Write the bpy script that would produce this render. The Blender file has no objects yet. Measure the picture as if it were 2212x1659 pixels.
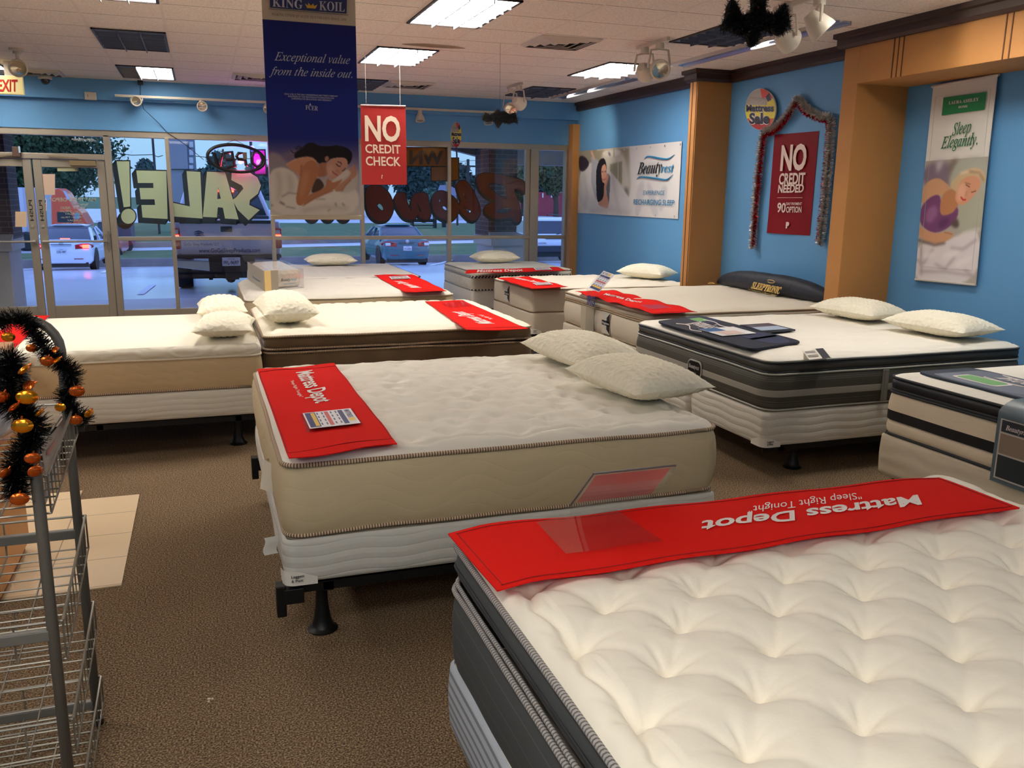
import bpy, math, random
import numpy as np
from mathutils import Vector, Matrix, noise
random.seed(7)
C = bpy.context.scene.collection
PI = math.pi
# ---------------------------------------------------------------- camera
CAM = np.array([0, 0, 1.75])
ROT = np.array([[0.9437238275007409, -0.330518955703325, 0.011939737356210612],
                [-0.059013134144336586, -0.20380070541266462, -0.97723217429215],
                [0.32542708462236875, 0.9215326865576088, -0.21183654122955717]])   # right, down, forward
FPX = 1880.0
cd = bpy.data.cameras.new('camera'); cam = bpy.data.objects.new('camera', cd); C.objects.link(cam)
cd.sensor_width = 36; cd.lens = 36 * FPX / 2212; cd.clip_start = .05; cd.clip_end = 900
mw = Matrix.Identity(4)
for i in range(3):
    mw[i][0] = ROT[0][i]; mw[i][1] = -ROT[1][i]; mw[i][2] = -ROT[2][i]; mw[i][3] = CAM[i]
cam.matrix_world = mw
bpy.context.scene.camera = cam
# ---------------------------------------------------------------- world, exposure
sc = bpy.context.scene
sc.view_settings.view_transform = 'Standard'; sc.view_settings.look = 'None'
sc.view_settings.gamma = 1; sc.view_settings.use_curve_mapping = False
sc.view_settings.exposure = 0.45
sc.cycles.use_denoising = True
sc.cycles.max_bounces = 8; sc.cycles.diffuse_bounces = 5; sc.cycles.transparent_max_bounces = 24
sc.cycles.sample_clamp_indirect = 6; sc.cycles.caustics_reflective = False; sc.cycles.caustics_refractive = False
W = bpy.data.worlds.new('dusk_sky'); sc.world = W; W.use_nodes = True
nt = W.node_tree; nt.nodes.clear()
_o = nt.nodes.new('ShaderNodeOutputWorld'); _b = nt.nodes.new('ShaderNodeBackground')
_t = nt.nodes.new('ShaderNodeTexCoord'); _s = nt.nodes.new('ShaderNodeSeparateXYZ'); _r = nt.nodes.new('ShaderNodeValToRGB')
_n = nt.nodes.new('ShaderNodeTexNoise'); _n.inputs['Scale'].default_value = 3; _m = nt.nodes.new('ShaderNodeMath'); _m.operation = 'MULTIPLY_ADD'
nt.links.new(_t.outputs['Generated'], _s.inputs[0]); nt.links.new(_t.outputs['Generated'], _n.inputs['Vector'])
nt.links.new(_n.outputs[0], _m.inputs[0]); _m.inputs[1].default_value = .12; nt.links.new(_s.outputs['Z'], _m.inputs[2])
nt.links.new(_m.outputs[0], _r.inputs[0])
_r.color_ramp.elements[0].position = .0; _r.color_ramp.elements[0].color = (.36, .56, .98, 1)
_r.color_ramp.elements[1].position = .55; _r.color_ramp.elements[1].color = (.52, .78, 1.9, 1)
_e = _r.color_ramp.elements.new(.16); _e.color = (.42, .74, 1.02, 1)
nt.links.new(_r.outputs[0], _b.inputs['Color']); nt.links.new(_b.outputs[0], _o.inputs[0])
_b.inputs['Strength'].default_value = .76
LAMP = 18.0      # luminance of a lit troffer lens
# ---------------------------------------------------------------- pixel -> place (authoring helper: photograph pixel on a known plane)
def ray(px, py): return ROT.T @ np.array([(px - 1106) / FPX, (py - 829.5) / FPX, 1.])
def onz(px, py, z=0): r = ray(px, py); return CAM + r * ((z - CAM[2]) / r[2])
def ony(px, py, y): r = ray(px, py); return CAM + r * (y / r[1])
def onx(px, py, x): r = ray(px, py); return CAM + r * (x / r[0])
# ---------------------------------------------------------------- materials
def lin(c):
    return tuple(((v / 255) / 12.92 if v <= 10 else ((v / 255 + .055) / 1.055) ** 2.4) for v in c[:3])
MATS = {}
def mat(name, rgb, rough=.6, metal=0., bump=None, emit=0., var=None, coat=0., spec=None, alpha=1., sheen=0., attr=None, trans=0.):
    """procedural principled material; bump=(kind, scale, strength, distance) ; var=(scale, amount) colour mottling"""
    if name in MATS: return MATS[name]
    m = bpy.data.materials.new(name); m.use_nodes = True; t = m.node_tree; p = t.nodes['Principled BSDF']
    col = lin(rgb) + (1,)
    p.inputs['Base Color'].default_value = col; p.inputs['Roughness'].default_value = rough; p.inputs['Metallic'].default_value = metal
    if spec is not None: p.inputs['Specular IOR Level'].default_value = spec
    if coat: p.inputs['Coat Weight'].default_value = coat
    if sheen: p.inputs['Sheen Weight'].default_value = sheen
    if alpha < 1: p.inputs['Alpha'].default_value = alpha
    if trans: p.inputs['Transmission Weight'].default_value = trans
    if emit: p.inputs['Emission Color'].default_value = col; p.inputs['Emission Strength'].default_value = emit
    tc = t.nodes.new('ShaderNodeTexCoord')
    if attr:
        a = t.nodes.new('ShaderNodeAttribute'); a.attribute_name = attr; t.links.new(a.outputs['Color'], p.inputs['Base Color'])
    if var:
        n = t.nodes.new('ShaderNodeTexNoise'); n.inputs['Scale'].default_value = var[0]; n.inputs['Detail'].default_value = 4
        r = t.nodes.new('ShaderNodeValToRGB'); r.color_ramp.elements[0].position = .3; r.color_ramp.elements[1].position = .7
        k = var[1]; r.color_ramp.elements[0].color = tuple(c * (1 - k) for c in col[:3]) + (1,)
        r.color_ramp.elements[1].color = tuple(min(1, c * (1 + k)) for c in col[:3]) + (1,)
        t.links.new(tc.outputs['Object'], n.inputs['Vector']); t.links.new(n.outputs['Fac'], r.inputs[0]); t.links.new(r.outputs[0], p.inputs['Base Color'])
    if bump:
        kind, scale, st, dist = bump
        if kind == 'noise': n = t.nodes.new('ShaderNodeTexNoise'); n.inputs['Detail'].default_value = 3; o = n.outputs['Fac']
        elif kind == 'voronoi': n = t.nodes.new('ShaderNodeTexVoronoi'); o = n.outputs['Distance']
        elif kind == 'wave': n = t.nodes.new('ShaderNodeTexWave'); n.inputs['Distortion'].default_value = 3; n.inputs['Detail'].default_value = 1; n.bands_direction = 'Z'; o = n.outputs['Fac']
        elif kind == 'swirl': n = t.nodes.new('ShaderNodeTexWave'); n.wave_type = 'RINGS'; n.inputs['Distortion'].default_value = 12; n.inputs['Detail Scale'].default_value = .6; n.inputs['Detail'].default_value = 1; o = n.outputs['Fac']
        n.inputs['Scale'].default_value = scale
        b = t.nodes.new('ShaderNodeBump'); b.inputs['Strength'].default_value = st; b.inputs['Distance'].default_value = dist
        t.links.new(tc.outputs['Object'], n.inputs['Vector']); t.links.new(o, b.inputs['Height']); t.links.new(b.outputs[0], p.inputs['Normal'])
    MATS[name] = m; return m
def nodes_mat(name):
    m = bpy.data.materials.new(name); m.use_nodes = True; MATS[name] = m
    return m, m.node_tree, m.node_tree.nodes['Principled BSDF']
def math_node(t, op, a, b=None):
    n = t.nodes.new('ShaderNodeMath'); n.operation = op
    for i, v in enumerate((a, b)):
        if v is None: continue
        if isinstance(v, (int, float)): n.inputs[i].default_value = v
        else: t.links.new(v, n.inputs[i])
    return n.outputs[0]
def stripe_mat(name, c1, c2, freq, axis='U', duty=.5, rough=.7, bump=0.):
    """two-colour stripes along a uv or object axis (piping, ticking, louvres)"""
    m, t, p = nodes_mat(name); tc = t.nodes.new('ShaderNodeTexCoord'); s = t.nodes.new('ShaderNodeSeparateXYZ')
    t.links.new(tc.outputs['UV' if axis in 'UV' else 'Object'], s.inputs[0])
    o = s.outputs[{'U': 0, 'V': 1, 'X': 0, 'Y': 1, 'Z': 2}[axis]]
    f = math_node(t, 'FRACT', math_node(t, 'MULTIPLY', o, freq)); g = math_node(t, 'GREATER_THAN', f, duty)
    x = t.nodes.new('ShaderNodeMix'); x.data_type = 'RGBA'; t.links.new(g, x.inputs[0])
    x.inputs[6].default_value = lin(c1) + (1,); x.inputs[7].default_value = lin(c2) + (1,); t.links.new(x.outputs[2], p.inputs['Base Color'])
    p.inputs['Roughness'].default_value = rough
    if bump:
        b = t.nodes.new('ShaderNodeBump'); b.inputs['Distance'].default_value = bump; t.links.new(g, b.inputs['Height']); t.links.new(b.outputs[0], p.inputs['Normal'])
    return m
def glass_mat(name, tint=(1, 1, 1), refl=.06, rough=.0):
    m = bpy.data.materials.new(name); m.use_nodes = True; t = m.node_tree; t.nodes.clear()
    o = t.nodes.new('ShaderNodeOutputMaterial'); x = t.nodes.new('ShaderNodeMixShader'); a = t.nodes.new('ShaderNodeBsdfTransparent'); g = t.nodes.new('ShaderNodeBsdfGlossy')
    a.inputs[0].default_value = tuple(tint) + (1,); g.inputs['Roughness'].default_value = rough; x.inputs[0].default_value = refl
    t.links.new(a.outputs[0], x.inputs[1]); t.links.new(g.outputs[0], x.inputs[2]); t.links.new(x.outputs[0], o.inputs[0]); MATS[name] = m; return m
# ---------------------------------------------------------------- objects
BASE = {}      # thing -> world location its world-space children are measured from
def tag(o, label=None, cat=None, group=None, kind=None):
    if label: o['label'] = label
    if cat: o['category'] = cat
    if group: o['group'] = group
    if kind: o['kind'] = kind
    return o
def thing(name, label, cat, loc=(0, 0, 0), rz=0., group=None, world=True):
    o = bpy.data.objects.new(name, None); C.objects.link(o); o.location = loc; o.rotation_euler = (0, 0, rz); o.empty_display_size = .1
    BASE[o.name] = np.array(loc if world else (0, 0, 0), float)
    return tag(o, label, cat, group)
class MB:
    def __init__(s): s.v = []; s.f = []; s.uv = None; s.mi = []; s.cm = 0; s.n = 0; s.col = None
    def add(s, vs, fs, uv=None):
        b = s.n; vs = [tuple(map(float, q)) for q in vs]; s.v += vs; s.n += len(vs)
        s.f += [tuple(i + b for i in q) for q in fs]; s.mi += [s.cm] * len(fs)
        if uv is not None:
            if s.uv is None: s.uv = [(0., 0.)] * b
            s.uv += [tuple(q) for q in uv]
        elif s.uv is not None: s.uv += [(0., 0.)] * len(vs)
        return s
    def box(s, x0, x1, y0, y1, z0, z1):
        return s.add([(x0, y0, z0), (x1, y0, z0), (x1, y1, z0), (x0, y1, z0), (x0, y0, z1), (x1, y0, z1), (x1, y1, z1), (x0, y1, z1)],
                     [(0, 3, 2, 1), (4, 5, 6, 7), (0, 1, 5, 4), (1, 2, 6, 5), (2, 3, 7, 6), (3, 0, 4, 7)])
    def beam(s, a, b, w, h, up=(0, 0, 1)):
        a = np.array(a, float); b = np.array(b, float); d = b - a; d /= np.linalg.norm(d); u = np.array(up, float)
        r = np.cross(d, u); r /= np.linalg.norm(r); u = np.cross(r, d)
        vs = [p + r * (i * w / 2) + u * (j * h / 2) for p in (a, b) for i, j in ((-1, -1), (1, -1), (1, 1), (-1, 1))]
        return s.add(vs, [(0, 1, 2, 3), (7, 6, 5, 4), (0, 4, 5, 1), (1, 5, 6, 2), (2, 6, 7, 3), (3, 7, 4, 0)])
    def quad(s, a, b, c, d): return s.add([a, b, c, d], [(0, 1, 2, 3)])
    def slab(s, pts, off):
        """closed polygon thickened by the vector off"""
        n = len(pts); o = np.array(off, float); q = [np.array(p, float) for p in pts]
        return s.add(q + [p + o for p in q], [tuple(range(n))[::-1], tuple(range(n, 2 * n))] + [(i, (i + 1) % n, n + (i + 1) % n, n + i) for i in range(n)])
    def tube(s, pts, r, n=8, closed=False, uvs=False, cap=True):
        P = [np.array(p, float) for p in pts]; m = len(P); R = r if hasattr(r, '__len__') else [r] * m
        vs = []; uv = []; L = 0; prev = None
        for i, p in enumerate(P):
            a = P[(i - 1) % m] if (closed or i > 0) else p; b = P[(i + 1) % m] if (closed or i < m - 1) else p
            d = b - a; d = d / (np.linalg.norm(d) + 1e-9)
            if prev is None:
                u = np.array([0, 0, 1.]) if abs(d[2]) < .9 else np.array([1., 0, 0])
            else: u = prev
            x = np.cross(d, u); x /= np.linalg.norm(x) + 1e-9; u = np.cross(x, d); prev = u
            if i: L += np.linalg.norm(p - P[i - 1])
            for k in range(n):
                t = 2 * PI * k / n; vs.append(p + R[i] * (math.cos(t) * x + math.sin(t) * u)); uv.append((L, k / n))
        fs = [(i * n + k, i * n + (k + 1) % n, ((i + 1) % m) * n + (k + 1) % n, ((i + 1) % m) * n + k) for i in range(m if closed else m - 1) for k in range(n)]
        if not closed and cap: fs += [tuple(range(n))[::-1], tuple(range((m - 1) * n, m * n))]
        return s.add(vs, fs, uv if uvs else None)
    def lathe(s, prof, n=24, o=(0, 0, 0), axis=(0, 0, 1)):
        a = np.array(axis, float); a /= np.linalg.norm(a); u = np.array([1., 0, 0]) if abs(a[0]) < .9 else np.array([0, 1., 0])
        x = np.cross(a, u); x /= np.linalg.norm(x); y = np.cross(a, x); o = np.array(o, float)
        vs = [o + a * h + r * (math.cos(2 * PI * k / n) * x + math.sin(2 * PI * k / n) * y) for r, h in prof for k in range(n)]
        m = len(prof); fs = [(i * n + k, i * n + (k + 1) % n, (i + 1) * n + (k + 1) % n, (i + 1) * n + k) for i in range(m - 1) for k in range(n)]
        if prof[0][0] > 1e-6: fs.append(tuple(range(n))[::-1])
        if prof[-1][0] > 1e-6: fs.append(tuple(range((m - 1) * n, m * n)))
        return s.add(vs, fs)
    def grid(s, fn, nu, nv, wrap=False, uvs=False):
        vs = [fn(i / (nu - 1), j / (nv - 1)) for j in range(nv) for i in range(nu)]
        fs = [(j * nu + i, j * nu + i + 1, (j + 1) * nu + i + 1, (j + 1) * nu + i) for j in range(nv - 1) for i in range(nu - 1)]
        return s.add(vs, fs, [(i / (nu - 1), j / (nv - 1)) for j in range(nv) for i in range(nu)] if uvs else None)
    def rings(s, loops, cap0=True, cap1=True, uvs=None):
        """loops: list of equal-length closed point loops"""
        n = len(loops[0]); m = len(loops)
        fs = [(i * n + k, i * n + (k + 1) % n, (i + 1) * n + (k + 1) % n, (i + 1) * n + k) for i in range(m - 1) for k in range(n)]
        if cap0: fs.append(tuple(range(n))[::-1])
        if cap1: fs.append(tuple(range((m - 1) * n, m * n)))
        return s.add([p for l in loops for p in l], fs, uvs)
    def build(s, name, mats, parent=None, smooth=False, auto=None, bevel=0., loc=None):
        me = bpy.data.meshes.new(name)
        off = BASE.get(root_of(parent).name, np.zeros(3)) if parent is not None else (np.zeros(3) if loc is None else np.array(loc, float))
        v = np.array(s.v, float) - off
        me.from_pydata(v.tolist(), [], s.f); me.validate(clean_customdata=False)
        for m in (mats if isinstance(mats, (list, tuple)) else [mats]): me.materials.append(m)
        if len(me.polygons) == len(s.mi) and any(s.mi): me.polygons.foreach_set('material_index', s.mi)
        if s.uv is not None and len(me.polygons) == len(s.f):
            ul = me.uv_layers.new(name='UVMap'); li = np.empty(len(me.loops), int); me.loops.foreach_get('vertex_index', li)
            ul.data.foreach_set('uv', np.array(s.uv, float)[li].ravel())
        if s.col is not None:
            ca = me.color_attributes.new('paint', 'FLOAT_COLOR', 'POINT'); ca.data.foreach_set('color', np.asarray(s.col, float).ravel())
        if smooth or auto is not None:
            me.polygons.foreach_set('use_smooth', [True] * len(me.polygons))
        o = bpy.data.objects.new(name, me); C.objects.link(o)
        if parent is not None: o.parent = parent
        elif loc is not None: o.location = loc
        if auto is not None: me.set_sharp_from_angle(angle=math.radians(auto))
        if bevel:
            md = o.modifiers.new('edge', 'BEVEL'); md.width = bevel; md.segments = 2; md.limit_method = 'ANGLE'; md.angle_limit = math.radians(40)
        return o
    def solo(s, name, mats, label, cat, group=None, **k):
        v = np.array(s.v); lo = v.min(0); hi = v.max(0)
        return tag(s.build(name, mats, loc=((lo[0] + hi[0]) / 2, (lo[1] + hi[1]) / 2, lo[2]), **k), label, cat, group)
    def struct(s, name, mats, **k): return tag(s.build(name, mats, **k), kind='structure')
def root_of(o):
    while o.parent is not None: o = o.parent
    return o
def dup(root, loc=None, rz=None, label=None, group=None):
    r = root.copy(); C.objects.link(r)
    if loc is not None: r.location = loc
    if rz is not None: r.rotation_euler = (0, 0, rz)
    if label: r['label'] = label
    if group: r['group'] = group
    for ch in list(root.children):
        c = ch.copy(); C.objects.link(c); c.parent = r
        for g in list(ch.children):
            d = g.copy(); C.objects.link(d); d.parent = c
    return r
# ---------------------------------------------------------------- lettering
_TX = {}
_tc = bpy.data.curves.new('lettering_source', 'FONT'); _to = bpy.data.objects.new('lettering_source', _tc); C.objects.link(_to)
def math_alpha(s, style):
    """serif letters through the mathematical alphabets"""
    up, lo, fix = {'bold': (0x1D400, 0x1D41A, {}), 'italic': (0x1D434, 0x1D44E, {'h': '\u210e'}), 'bi': (0x1D468, 0x1D482, {})}[style]
    out = ''
    for ch in s:
        if ch in fix: out += fix[ch]
        elif 'A' <= ch <= 'Z': out += chr(up + ord(ch) - 65)
        elif 'a' <= ch <= 'z': out += chr(lo + ord(ch) - 97)
        else: out += ch
    return out
def text2d(s, bold=0., style=None):
    k = (s, bold, style)
    if k not in _TX:
        _tc.body = math_alpha(s, style) if style else s
        _tc.offset = bold; _tc.size = 1; _tc.resolution_u = 3
        dg = bpy.context.evaluated_depsgraph_get(); dg.update()
        me = bpy.data.meshes.new_from_object(_to.evaluated_get(dg))
        v = np.array([q.co[:2] for q in me.vertices]) if len(me.vertices) else np.zeros((1, 2))
        _TX[k] = (v, [tuple(p.vertices) for p in me.polygons]); bpy.data.meshes.remove(me)
    return _TX[k]
def letter(mb, s, a, b, t, bold=0., style=None, off=(0, 0, 0), cap=.73, drape=None):
    """write s with its left baseline end at a, right end at b and capital top above a at t (world points)"""
    v, f = text2d(s, bold, style)
    a = np.array(a, float); U = np.array(b, float) - a; V = np.array(t, float) - a
    x0 = v[:, 0].min(); w = v[:, 0].max() - x0
    q = [a + U * ((p[0] - x0) / w) + V * (p[1] / cap) for p in v]
    if drape: q = [drape(p) for p in q]
    o = np.array(off, float)
    mb.add([p + o for p in q], f)
# ================================================================ SETTING
ZC = 3.107; YB = 12.62; XL = -6.6; YF = -3.2
M_blue = mat('blue_wall_paint', (96, 156, 206), .55, bump=('noise', 180, .15, .004))
M_tan = mat('tan_wall_paint', (184, 128, 68), .6, bump=('noise', 160, .25, .004), var=(1.5, .06))
M_crown = mat('dark_brown_wood', (52, 34, 28), .45)
M_alu = mat('anodised_aluminium', (168, 158, 142), .42, .55)
M_glass = glass_mat('window_glass', (.97, .99, .99), .035)
M_black = mat('black_plastic', (18, 18, 20), .5)
M_white = mat('white_paint', (228, 224, 214), .5)
def carpet():
    m, t, p = nodes_mat('brown_loop_carpet'); tc = t.nodes.new('ShaderNodeTexCoord')
    n = t.nodes.new('ShaderNodeTexNoise'); n.inputs['Scale'].default_value = 150; n.inputs['Detail'].default_value = 3
    n2 = t.nodes.new('ShaderNodeTexNoise'); n2.inputs['Scale'].default_value = 1.3; n2.inputs['Detail'].default_value = 3
    r = t.nodes.new('ShaderNodeValToRGB'); e = r.color_ramp.elements
    e[0].position = .33; e[0].color = lin((66, 52, 38)) + (1,); e[1].position = .68; e[1].color = lin((186, 162, 130)) + (1,)
    q = e.new(.5); q.color = lin((124, 102, 78)) + (1,)
    x = t.nodes.new('ShaderNodeMix'); x.data_type = 'RGBA'; x.blend_type = 'MULTIPLY'; x.inputs[0].default_value = .3
    for k in (n, n2): t.links.new(tc.outputs['Object'], k.inputs['Vector'])
    t.links.new(n.outputs[0], r.inputs[0]); t.links.new(r.outputs[0], x.inputs[6]); t.links.new(n2.outputs[0], x.inputs[7])
    t.links.new(x.outputs[2], p.inputs['Base Color']); p.inputs['Roughness'].default_value = .95; p.inputs['Specular IOR Level'].default_value = .15
    b = t.nodes.new('ShaderNodeBump'); b.inputs['Strength'].default_value = .8; b.inputs['Distance'].default_value = .006
    t.links.new(n.outputs[0], b.inputs['Height']); t.links.new(b.outputs[0], p.inputs['Normal']); return m
def ceiling_mat():
    m, t, p = nodes_mat('acoustic_ceiling_tile'); tc = t.nodes.new('ShaderNodeTexCoord'); s = t.nodes.new('ShaderNodeSeparateXYZ')
    t.links.new(tc.outputs['Object'], s.inputs[0])
    def bar(o, ph, w):
        f = math_node(t, 'FRACT', math_node(t, 'DIVIDE', math_node(t, 'SUBTRACT', o, ph), .61))
        return math_node(t, 'LESS_THAN', math_node(t, 'ABSOLUTE', math_node(t, 'SUBTRACT', f, .5)), w / .61 / 2)
    gx = bar(s.outputs[0], -.195 - .305, .024); gy = bar(s.outputs[1], 8.60 - .305, .010)
    n = t.nodes.new('ShaderNodeTexNoise'); n.inputs['Scale'].default_value = 90; n.inputs['Detail'].default_value = 5
    n2 = t.nodes.new('ShaderNodeTexNoise'); n2.inputs['Scale'].default_value = .8
    r = t.nodes.new('ShaderNodeValToRGB'); r.color_ramp.elements[0].position = .3; r.color_ramp.elements[1].position = .6
    r.color_ramp.elements[0].color = lin((214, 200, 186)) + (1,); r.color_ramp.elements[1].color = lin((242, 232, 220)) + (1,)
    t.links.new(tc.outputs['Object'], n.inputs['Vector']); t.links.new(n.outputs[0], r.inputs[0])
    a = t.nodes.new('ShaderNodeMix'); a.data_type = 'RGBA'; t.links.new(gy, a.inputs[0]); t.links.new(r.outputs[0], a.inputs[6]); a.inputs[7].default_value = lin((120, 106, 94)) + (1,)
    c = t.nodes.new('ShaderNodeMix'); c.data_type = 'RGBA'; t.links.new(gx, c.inputs[0]); t.links.new(a.outputs[2], c.inputs[6]); c.inputs[7].default_value = lin((226, 214, 202)) + (1,)
    t.links.new(c.outputs[2], p.inputs['Base Color']); p.inputs['Roughness'].default_value = .9
    b = t.nodes.new('ShaderNodeBump'); b.inputs['Strength'].default_value = .6; b.inputs['Distance'].default_value = .006
    h = math_node(t, 'SUBTRACT', math_node(t, 'MULTIPLY', n.outputs[0], .3), math_node(t, 'SUBTRACT', gy, gx)); t.links.new(h, b.inputs['Height']); t.links.new(b.outputs[0], p.inputs['Normal'])
    return m
MB().box(XL, 5.8, YF, YB + .05, -.1, 0).struct('floor', carpet())
MB().box(XL, 5.9, YF, YB + .05, ZC, ZC + .1).struct('ceiling', ceiling_mat())
def tile_mat():
    m, t, p = nodes_mat('beige_floor_tile'); tc = t.nodes.new('ShaderNodeTexCoord'); s = t.nodes.new('ShaderNodeSeparateXYZ'); t.links.new(tc.outputs['Object'], s.inputs[0])
    def g(o, ph): return math_node(t, 'LESS_THAN', math_node(t, 'FRACT', math_node(t, 'DIVIDE', math_node(t, 'SUBTRACT', o, ph), .325)), .018)
    a = math_node(t, 'MAXIMUM', g(s.outputs[0], -.44), g(s.outputs[1], 4.04))
    x = t.nodes.new('ShaderNodeMix'); x.data_type = 'RGBA'; t.links.new(a, x.inputs[0]); x.inputs[6].default_value = lin((226, 202, 166)) + (1,); x.inputs[7].default_value = lin((160, 138, 108)) + (1,)
    t.links.new(x.outputs[2], p.inputs['Base Color']); p.inputs['Roughness'].default_value = .35; return m
fb = MB(); fb.slab([(-.44, 4.03, 0), (-.44, 5.31, 0), (-.76, 5.31, 0), (-.76, 5.48, 0), (-3.4, 5.48, 0), (-3.4, 4.03, 0)], (0, 0, .006)); fb.struct('floor_2', tile_mat())
# walls
w = MB()
w.box(5.42, 5.95, 8.74, YB + .1, 0, ZC); w.box(5.6, 5.95, 6.25, 8.74, 0, ZC); w.box(5.74, 5.95, YF, 6.25, 0, ZC); w.struct('wall_right', M_blue)
MB().box(5.17, 5.62, 8.70, 8.86, 0, 3.01).struct('pillar_1', M_tan, bevel=.004)
MB().box(5.2, 5.78, 6.22, 6.40, 0, 3.01).struct('pillar_2', M_tan, bevel=.004)
pb = MB(); pb.box(5.2, 5.76, -2.5, 6.22, 2.69, 3.01)
pb.struct('beam', M_tan, bevel=.004)
g = MB()
for y in (5.83, 5.78, 5.73, 4.80, 4.75): g.box(5.195, 5.2, y - .004, y + .004, 2.69, 3.01)
for x0 in (8.715, 8.80): g.box(5.165, 5.17, x0 - .004, x0 + .004, 0, 3.0)
g.struct('trim_2', mat('groove_brown', (96, 58, 28), .6))
MB().box(5.31, 5.42, 12.44, 12.60, 0, 2.80).struct('pillar_3', M_tan)
cr = MB()      # dark crown moulding, stepped, following the wall in and out
plan = [(5.42, YB - .12), (5.42, 8.86), (5.17, 8.86), (5.17, 8.70), (5.6, 8.70), (5.6, 6.40), (5.2, 6.40), (5.2, -2.6)]
def offset_plan(d):
    out = []
    for i, (x, y) in enumerate(plan):
        nx = ny = 0
        for j in (i - 1, i):
            if 0 <= j < len(plan) - 1:
                ax, ay = plan[j]; bx, by = plan[j + 1]; L = math.hypot(bx - ax, by - ay); a, b = (by - ay) / L, -(bx - ax) / L
                nx = a if abs(a) > .5 else nx; ny = b if abs(b) > .5 else ny
        out.append((x + nx * d, y + ny * d))
    return out
prof = [(0, 2.985), (.035, 2.985), (.05, 3.01), (.05, 3.06), (.075, 3.07), (.075, ZC)]
vs = [(x, y, z) for d, z in prof for x, y in offset_plan(d)]; n = len(plan)
cr.add(vs, [(i * n + k, i * n + k + 1, (i + 1) * n + k + 1, (i + 1) * n + k) for i in range(len(prof) - 1) for k in range(n - 1)])
cr.struct('trim_1', M_crown)
b = MB(); b.box(XL, 5.95, YB - .02, YB + .14, 2.50, ZC); b.box(XL, 5.95, YB - .13, YB - .02, 2.86, ZC); b.struct('wall_back', M_blue)
MB().box(XL - .1, XL, YF, YB + .1, 0, ZC).struct('wall_left', M_blue)
MB().box(XL, 5.95, YF - .1, YF, 0, ZC).struct('wall_front', M_blue)
# storefront
fr = MB()
MUL = [(-.37, .05), (.93, .05), (2.17, .05), (3.45, .05)]
for x, wd in MUL: fr.box(x - wd / 2, x + wd / 2, YB - .006, YB + .116, .0, 2.43)
fr.box(4.71, 4.84, YB - .02, YB + .11, .0, 2.44); fr.box(4.64, 4.71, YB + .02, YB + .1, .0, 2.44); fr.box(5.28, 5.32, YB, YB + .11, 0, 2.44)
fr.box(-1.13, -1.05, YB, YB + .11, 0, 2.44); fr.box(-2.90, -2.82, YB, YB + .11, 0, 2.44)
for x in (-4.1, -5.3, -6.5): fr.box(x, x + .05, YB, YB + .11, 0, 2.44)
fr.box(XL, 5.42, YB, YB + .11, 2.42, 2.51)
fr.box(-1.05, 5.3, YB, YB + .11, .0, .19); fr.box(XL, -2.9, YB, YB + .11, 0, .19)
fr.box(-1.05, 5.3, YB, YB + .11, 1.105, 1.155); fr.box(XL, -2.9, YB, YB + .11, 1.105, 1.155)
fr.box(-2.82, -1.13, YB, YB + .11, 2.13, 2.20)
fr.struct('trim_3', M_alu, bevel=.004)
xs = [-1.09, -.37, .93, 2.17, 3.45, 4.68, 5.30]
for k in range(6):
    wn = MB(); x0, x1 = xs[k] + .03, xs[k + 1] - .03
    wn.box(x0, x1, YB + .05, YB + .056, .15, 1.12); wn.box(x0, x1, YB + .05, YB + .056, 1.14, 2.43)
    wn.struct('window_%d' % (k + 1), M_glass)
wn = MB(); wn.box(-2.84, -1.1, YB + .05, YB + .056, 2.18, 2.43); wn.struct('window_7', M_glass)
wn = MB(); wn.box(XL, -2.88, YB + .05, YB + .056, .15, 2.43); wn.struct('window_8', M_glass)
def door(name, x0, x1, hinge):
    d = tag(bpy.data.objects.new(name, None), kind='structure'); C.objects.link(d); d.location = ((x0 + x1) / 2, YB + .05, 0); BASE[name] = np.array(d.location)
    m = MB(); s = .095
    m.box(x0, x0 + s, YB + .02, YB + .07, .02, 2.125); m.box(x1 - s, x1, YB + .02, YB + .07, .02, 2.125)
    m.box(x0 + s, x1 - s, YB + .02, YB + .07, .02, .27); m.box(x0 + s, x1 - s, YB + .02, YB + .07, 2.03, 2.125); m.build('door_frame', M_alu, d, bevel=.004)
    m = MB(); m.box(x0 + s, x1 - s, YB + .042, YB + .048, .27, 2.03); m.build('pane', M_glass, d)
    m = MB(); m.tube([(x0 + .03, YB - .02, 1.10), (x1 - .03, YB - .02, 1.10)], .014, 10); m.box(x0 + .02, x0 + .06, YB - .02, YB + .03, 1.08, 1.12); m.box(x1 - .06, x1 - .02, YB - .02, YB + .03, 1.08, 1.12)
    m.build('push_bar', mat('brushed_steel', (190, 186, 178), .3, .9), d)
    m = MB(); xc = x1 - .1 if hinge > 0 else x0 + .1
    m.box(min(xc, xc - hinge * .3), max(xc, xc - hinge * .3), YB - .06, YB + .02, 2.055, 2.115); m.beam((xc - hinge * .2, YB - .04, 2.14), (xc - hinge * .55, YB - .03, 2.17), .025, .012)
    m.build('door_closer', mat('closer_bronze', (150, 130, 96), .4, .5), d)
    m = MB(); xs_ = x1 - .048 if hinge < 0 else x0 + .048     # lettering and lock on the meeting stile
    letter(m, 'PUSH', (xs_ + .018, YB + .018, 1.62), (xs_ + .018, YB + .018, 1.36), (xs_ - .022, YB + .018, 1.62), .02); m.build('lettering', M_black, d)
    m = MB(); m.lathe([(0, 0), (.02, 0), (.02, .012), (0, .014)], 14, (xs_, YB + .02, 1.29), (0, -1, 0)); m.build('lock', mat('brushed_steel', (0, 0, 0)), d)
    return d
door('door_1', -2.815, -1.985, -1); door('door_2', -1.965, -1.135, 1)
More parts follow.
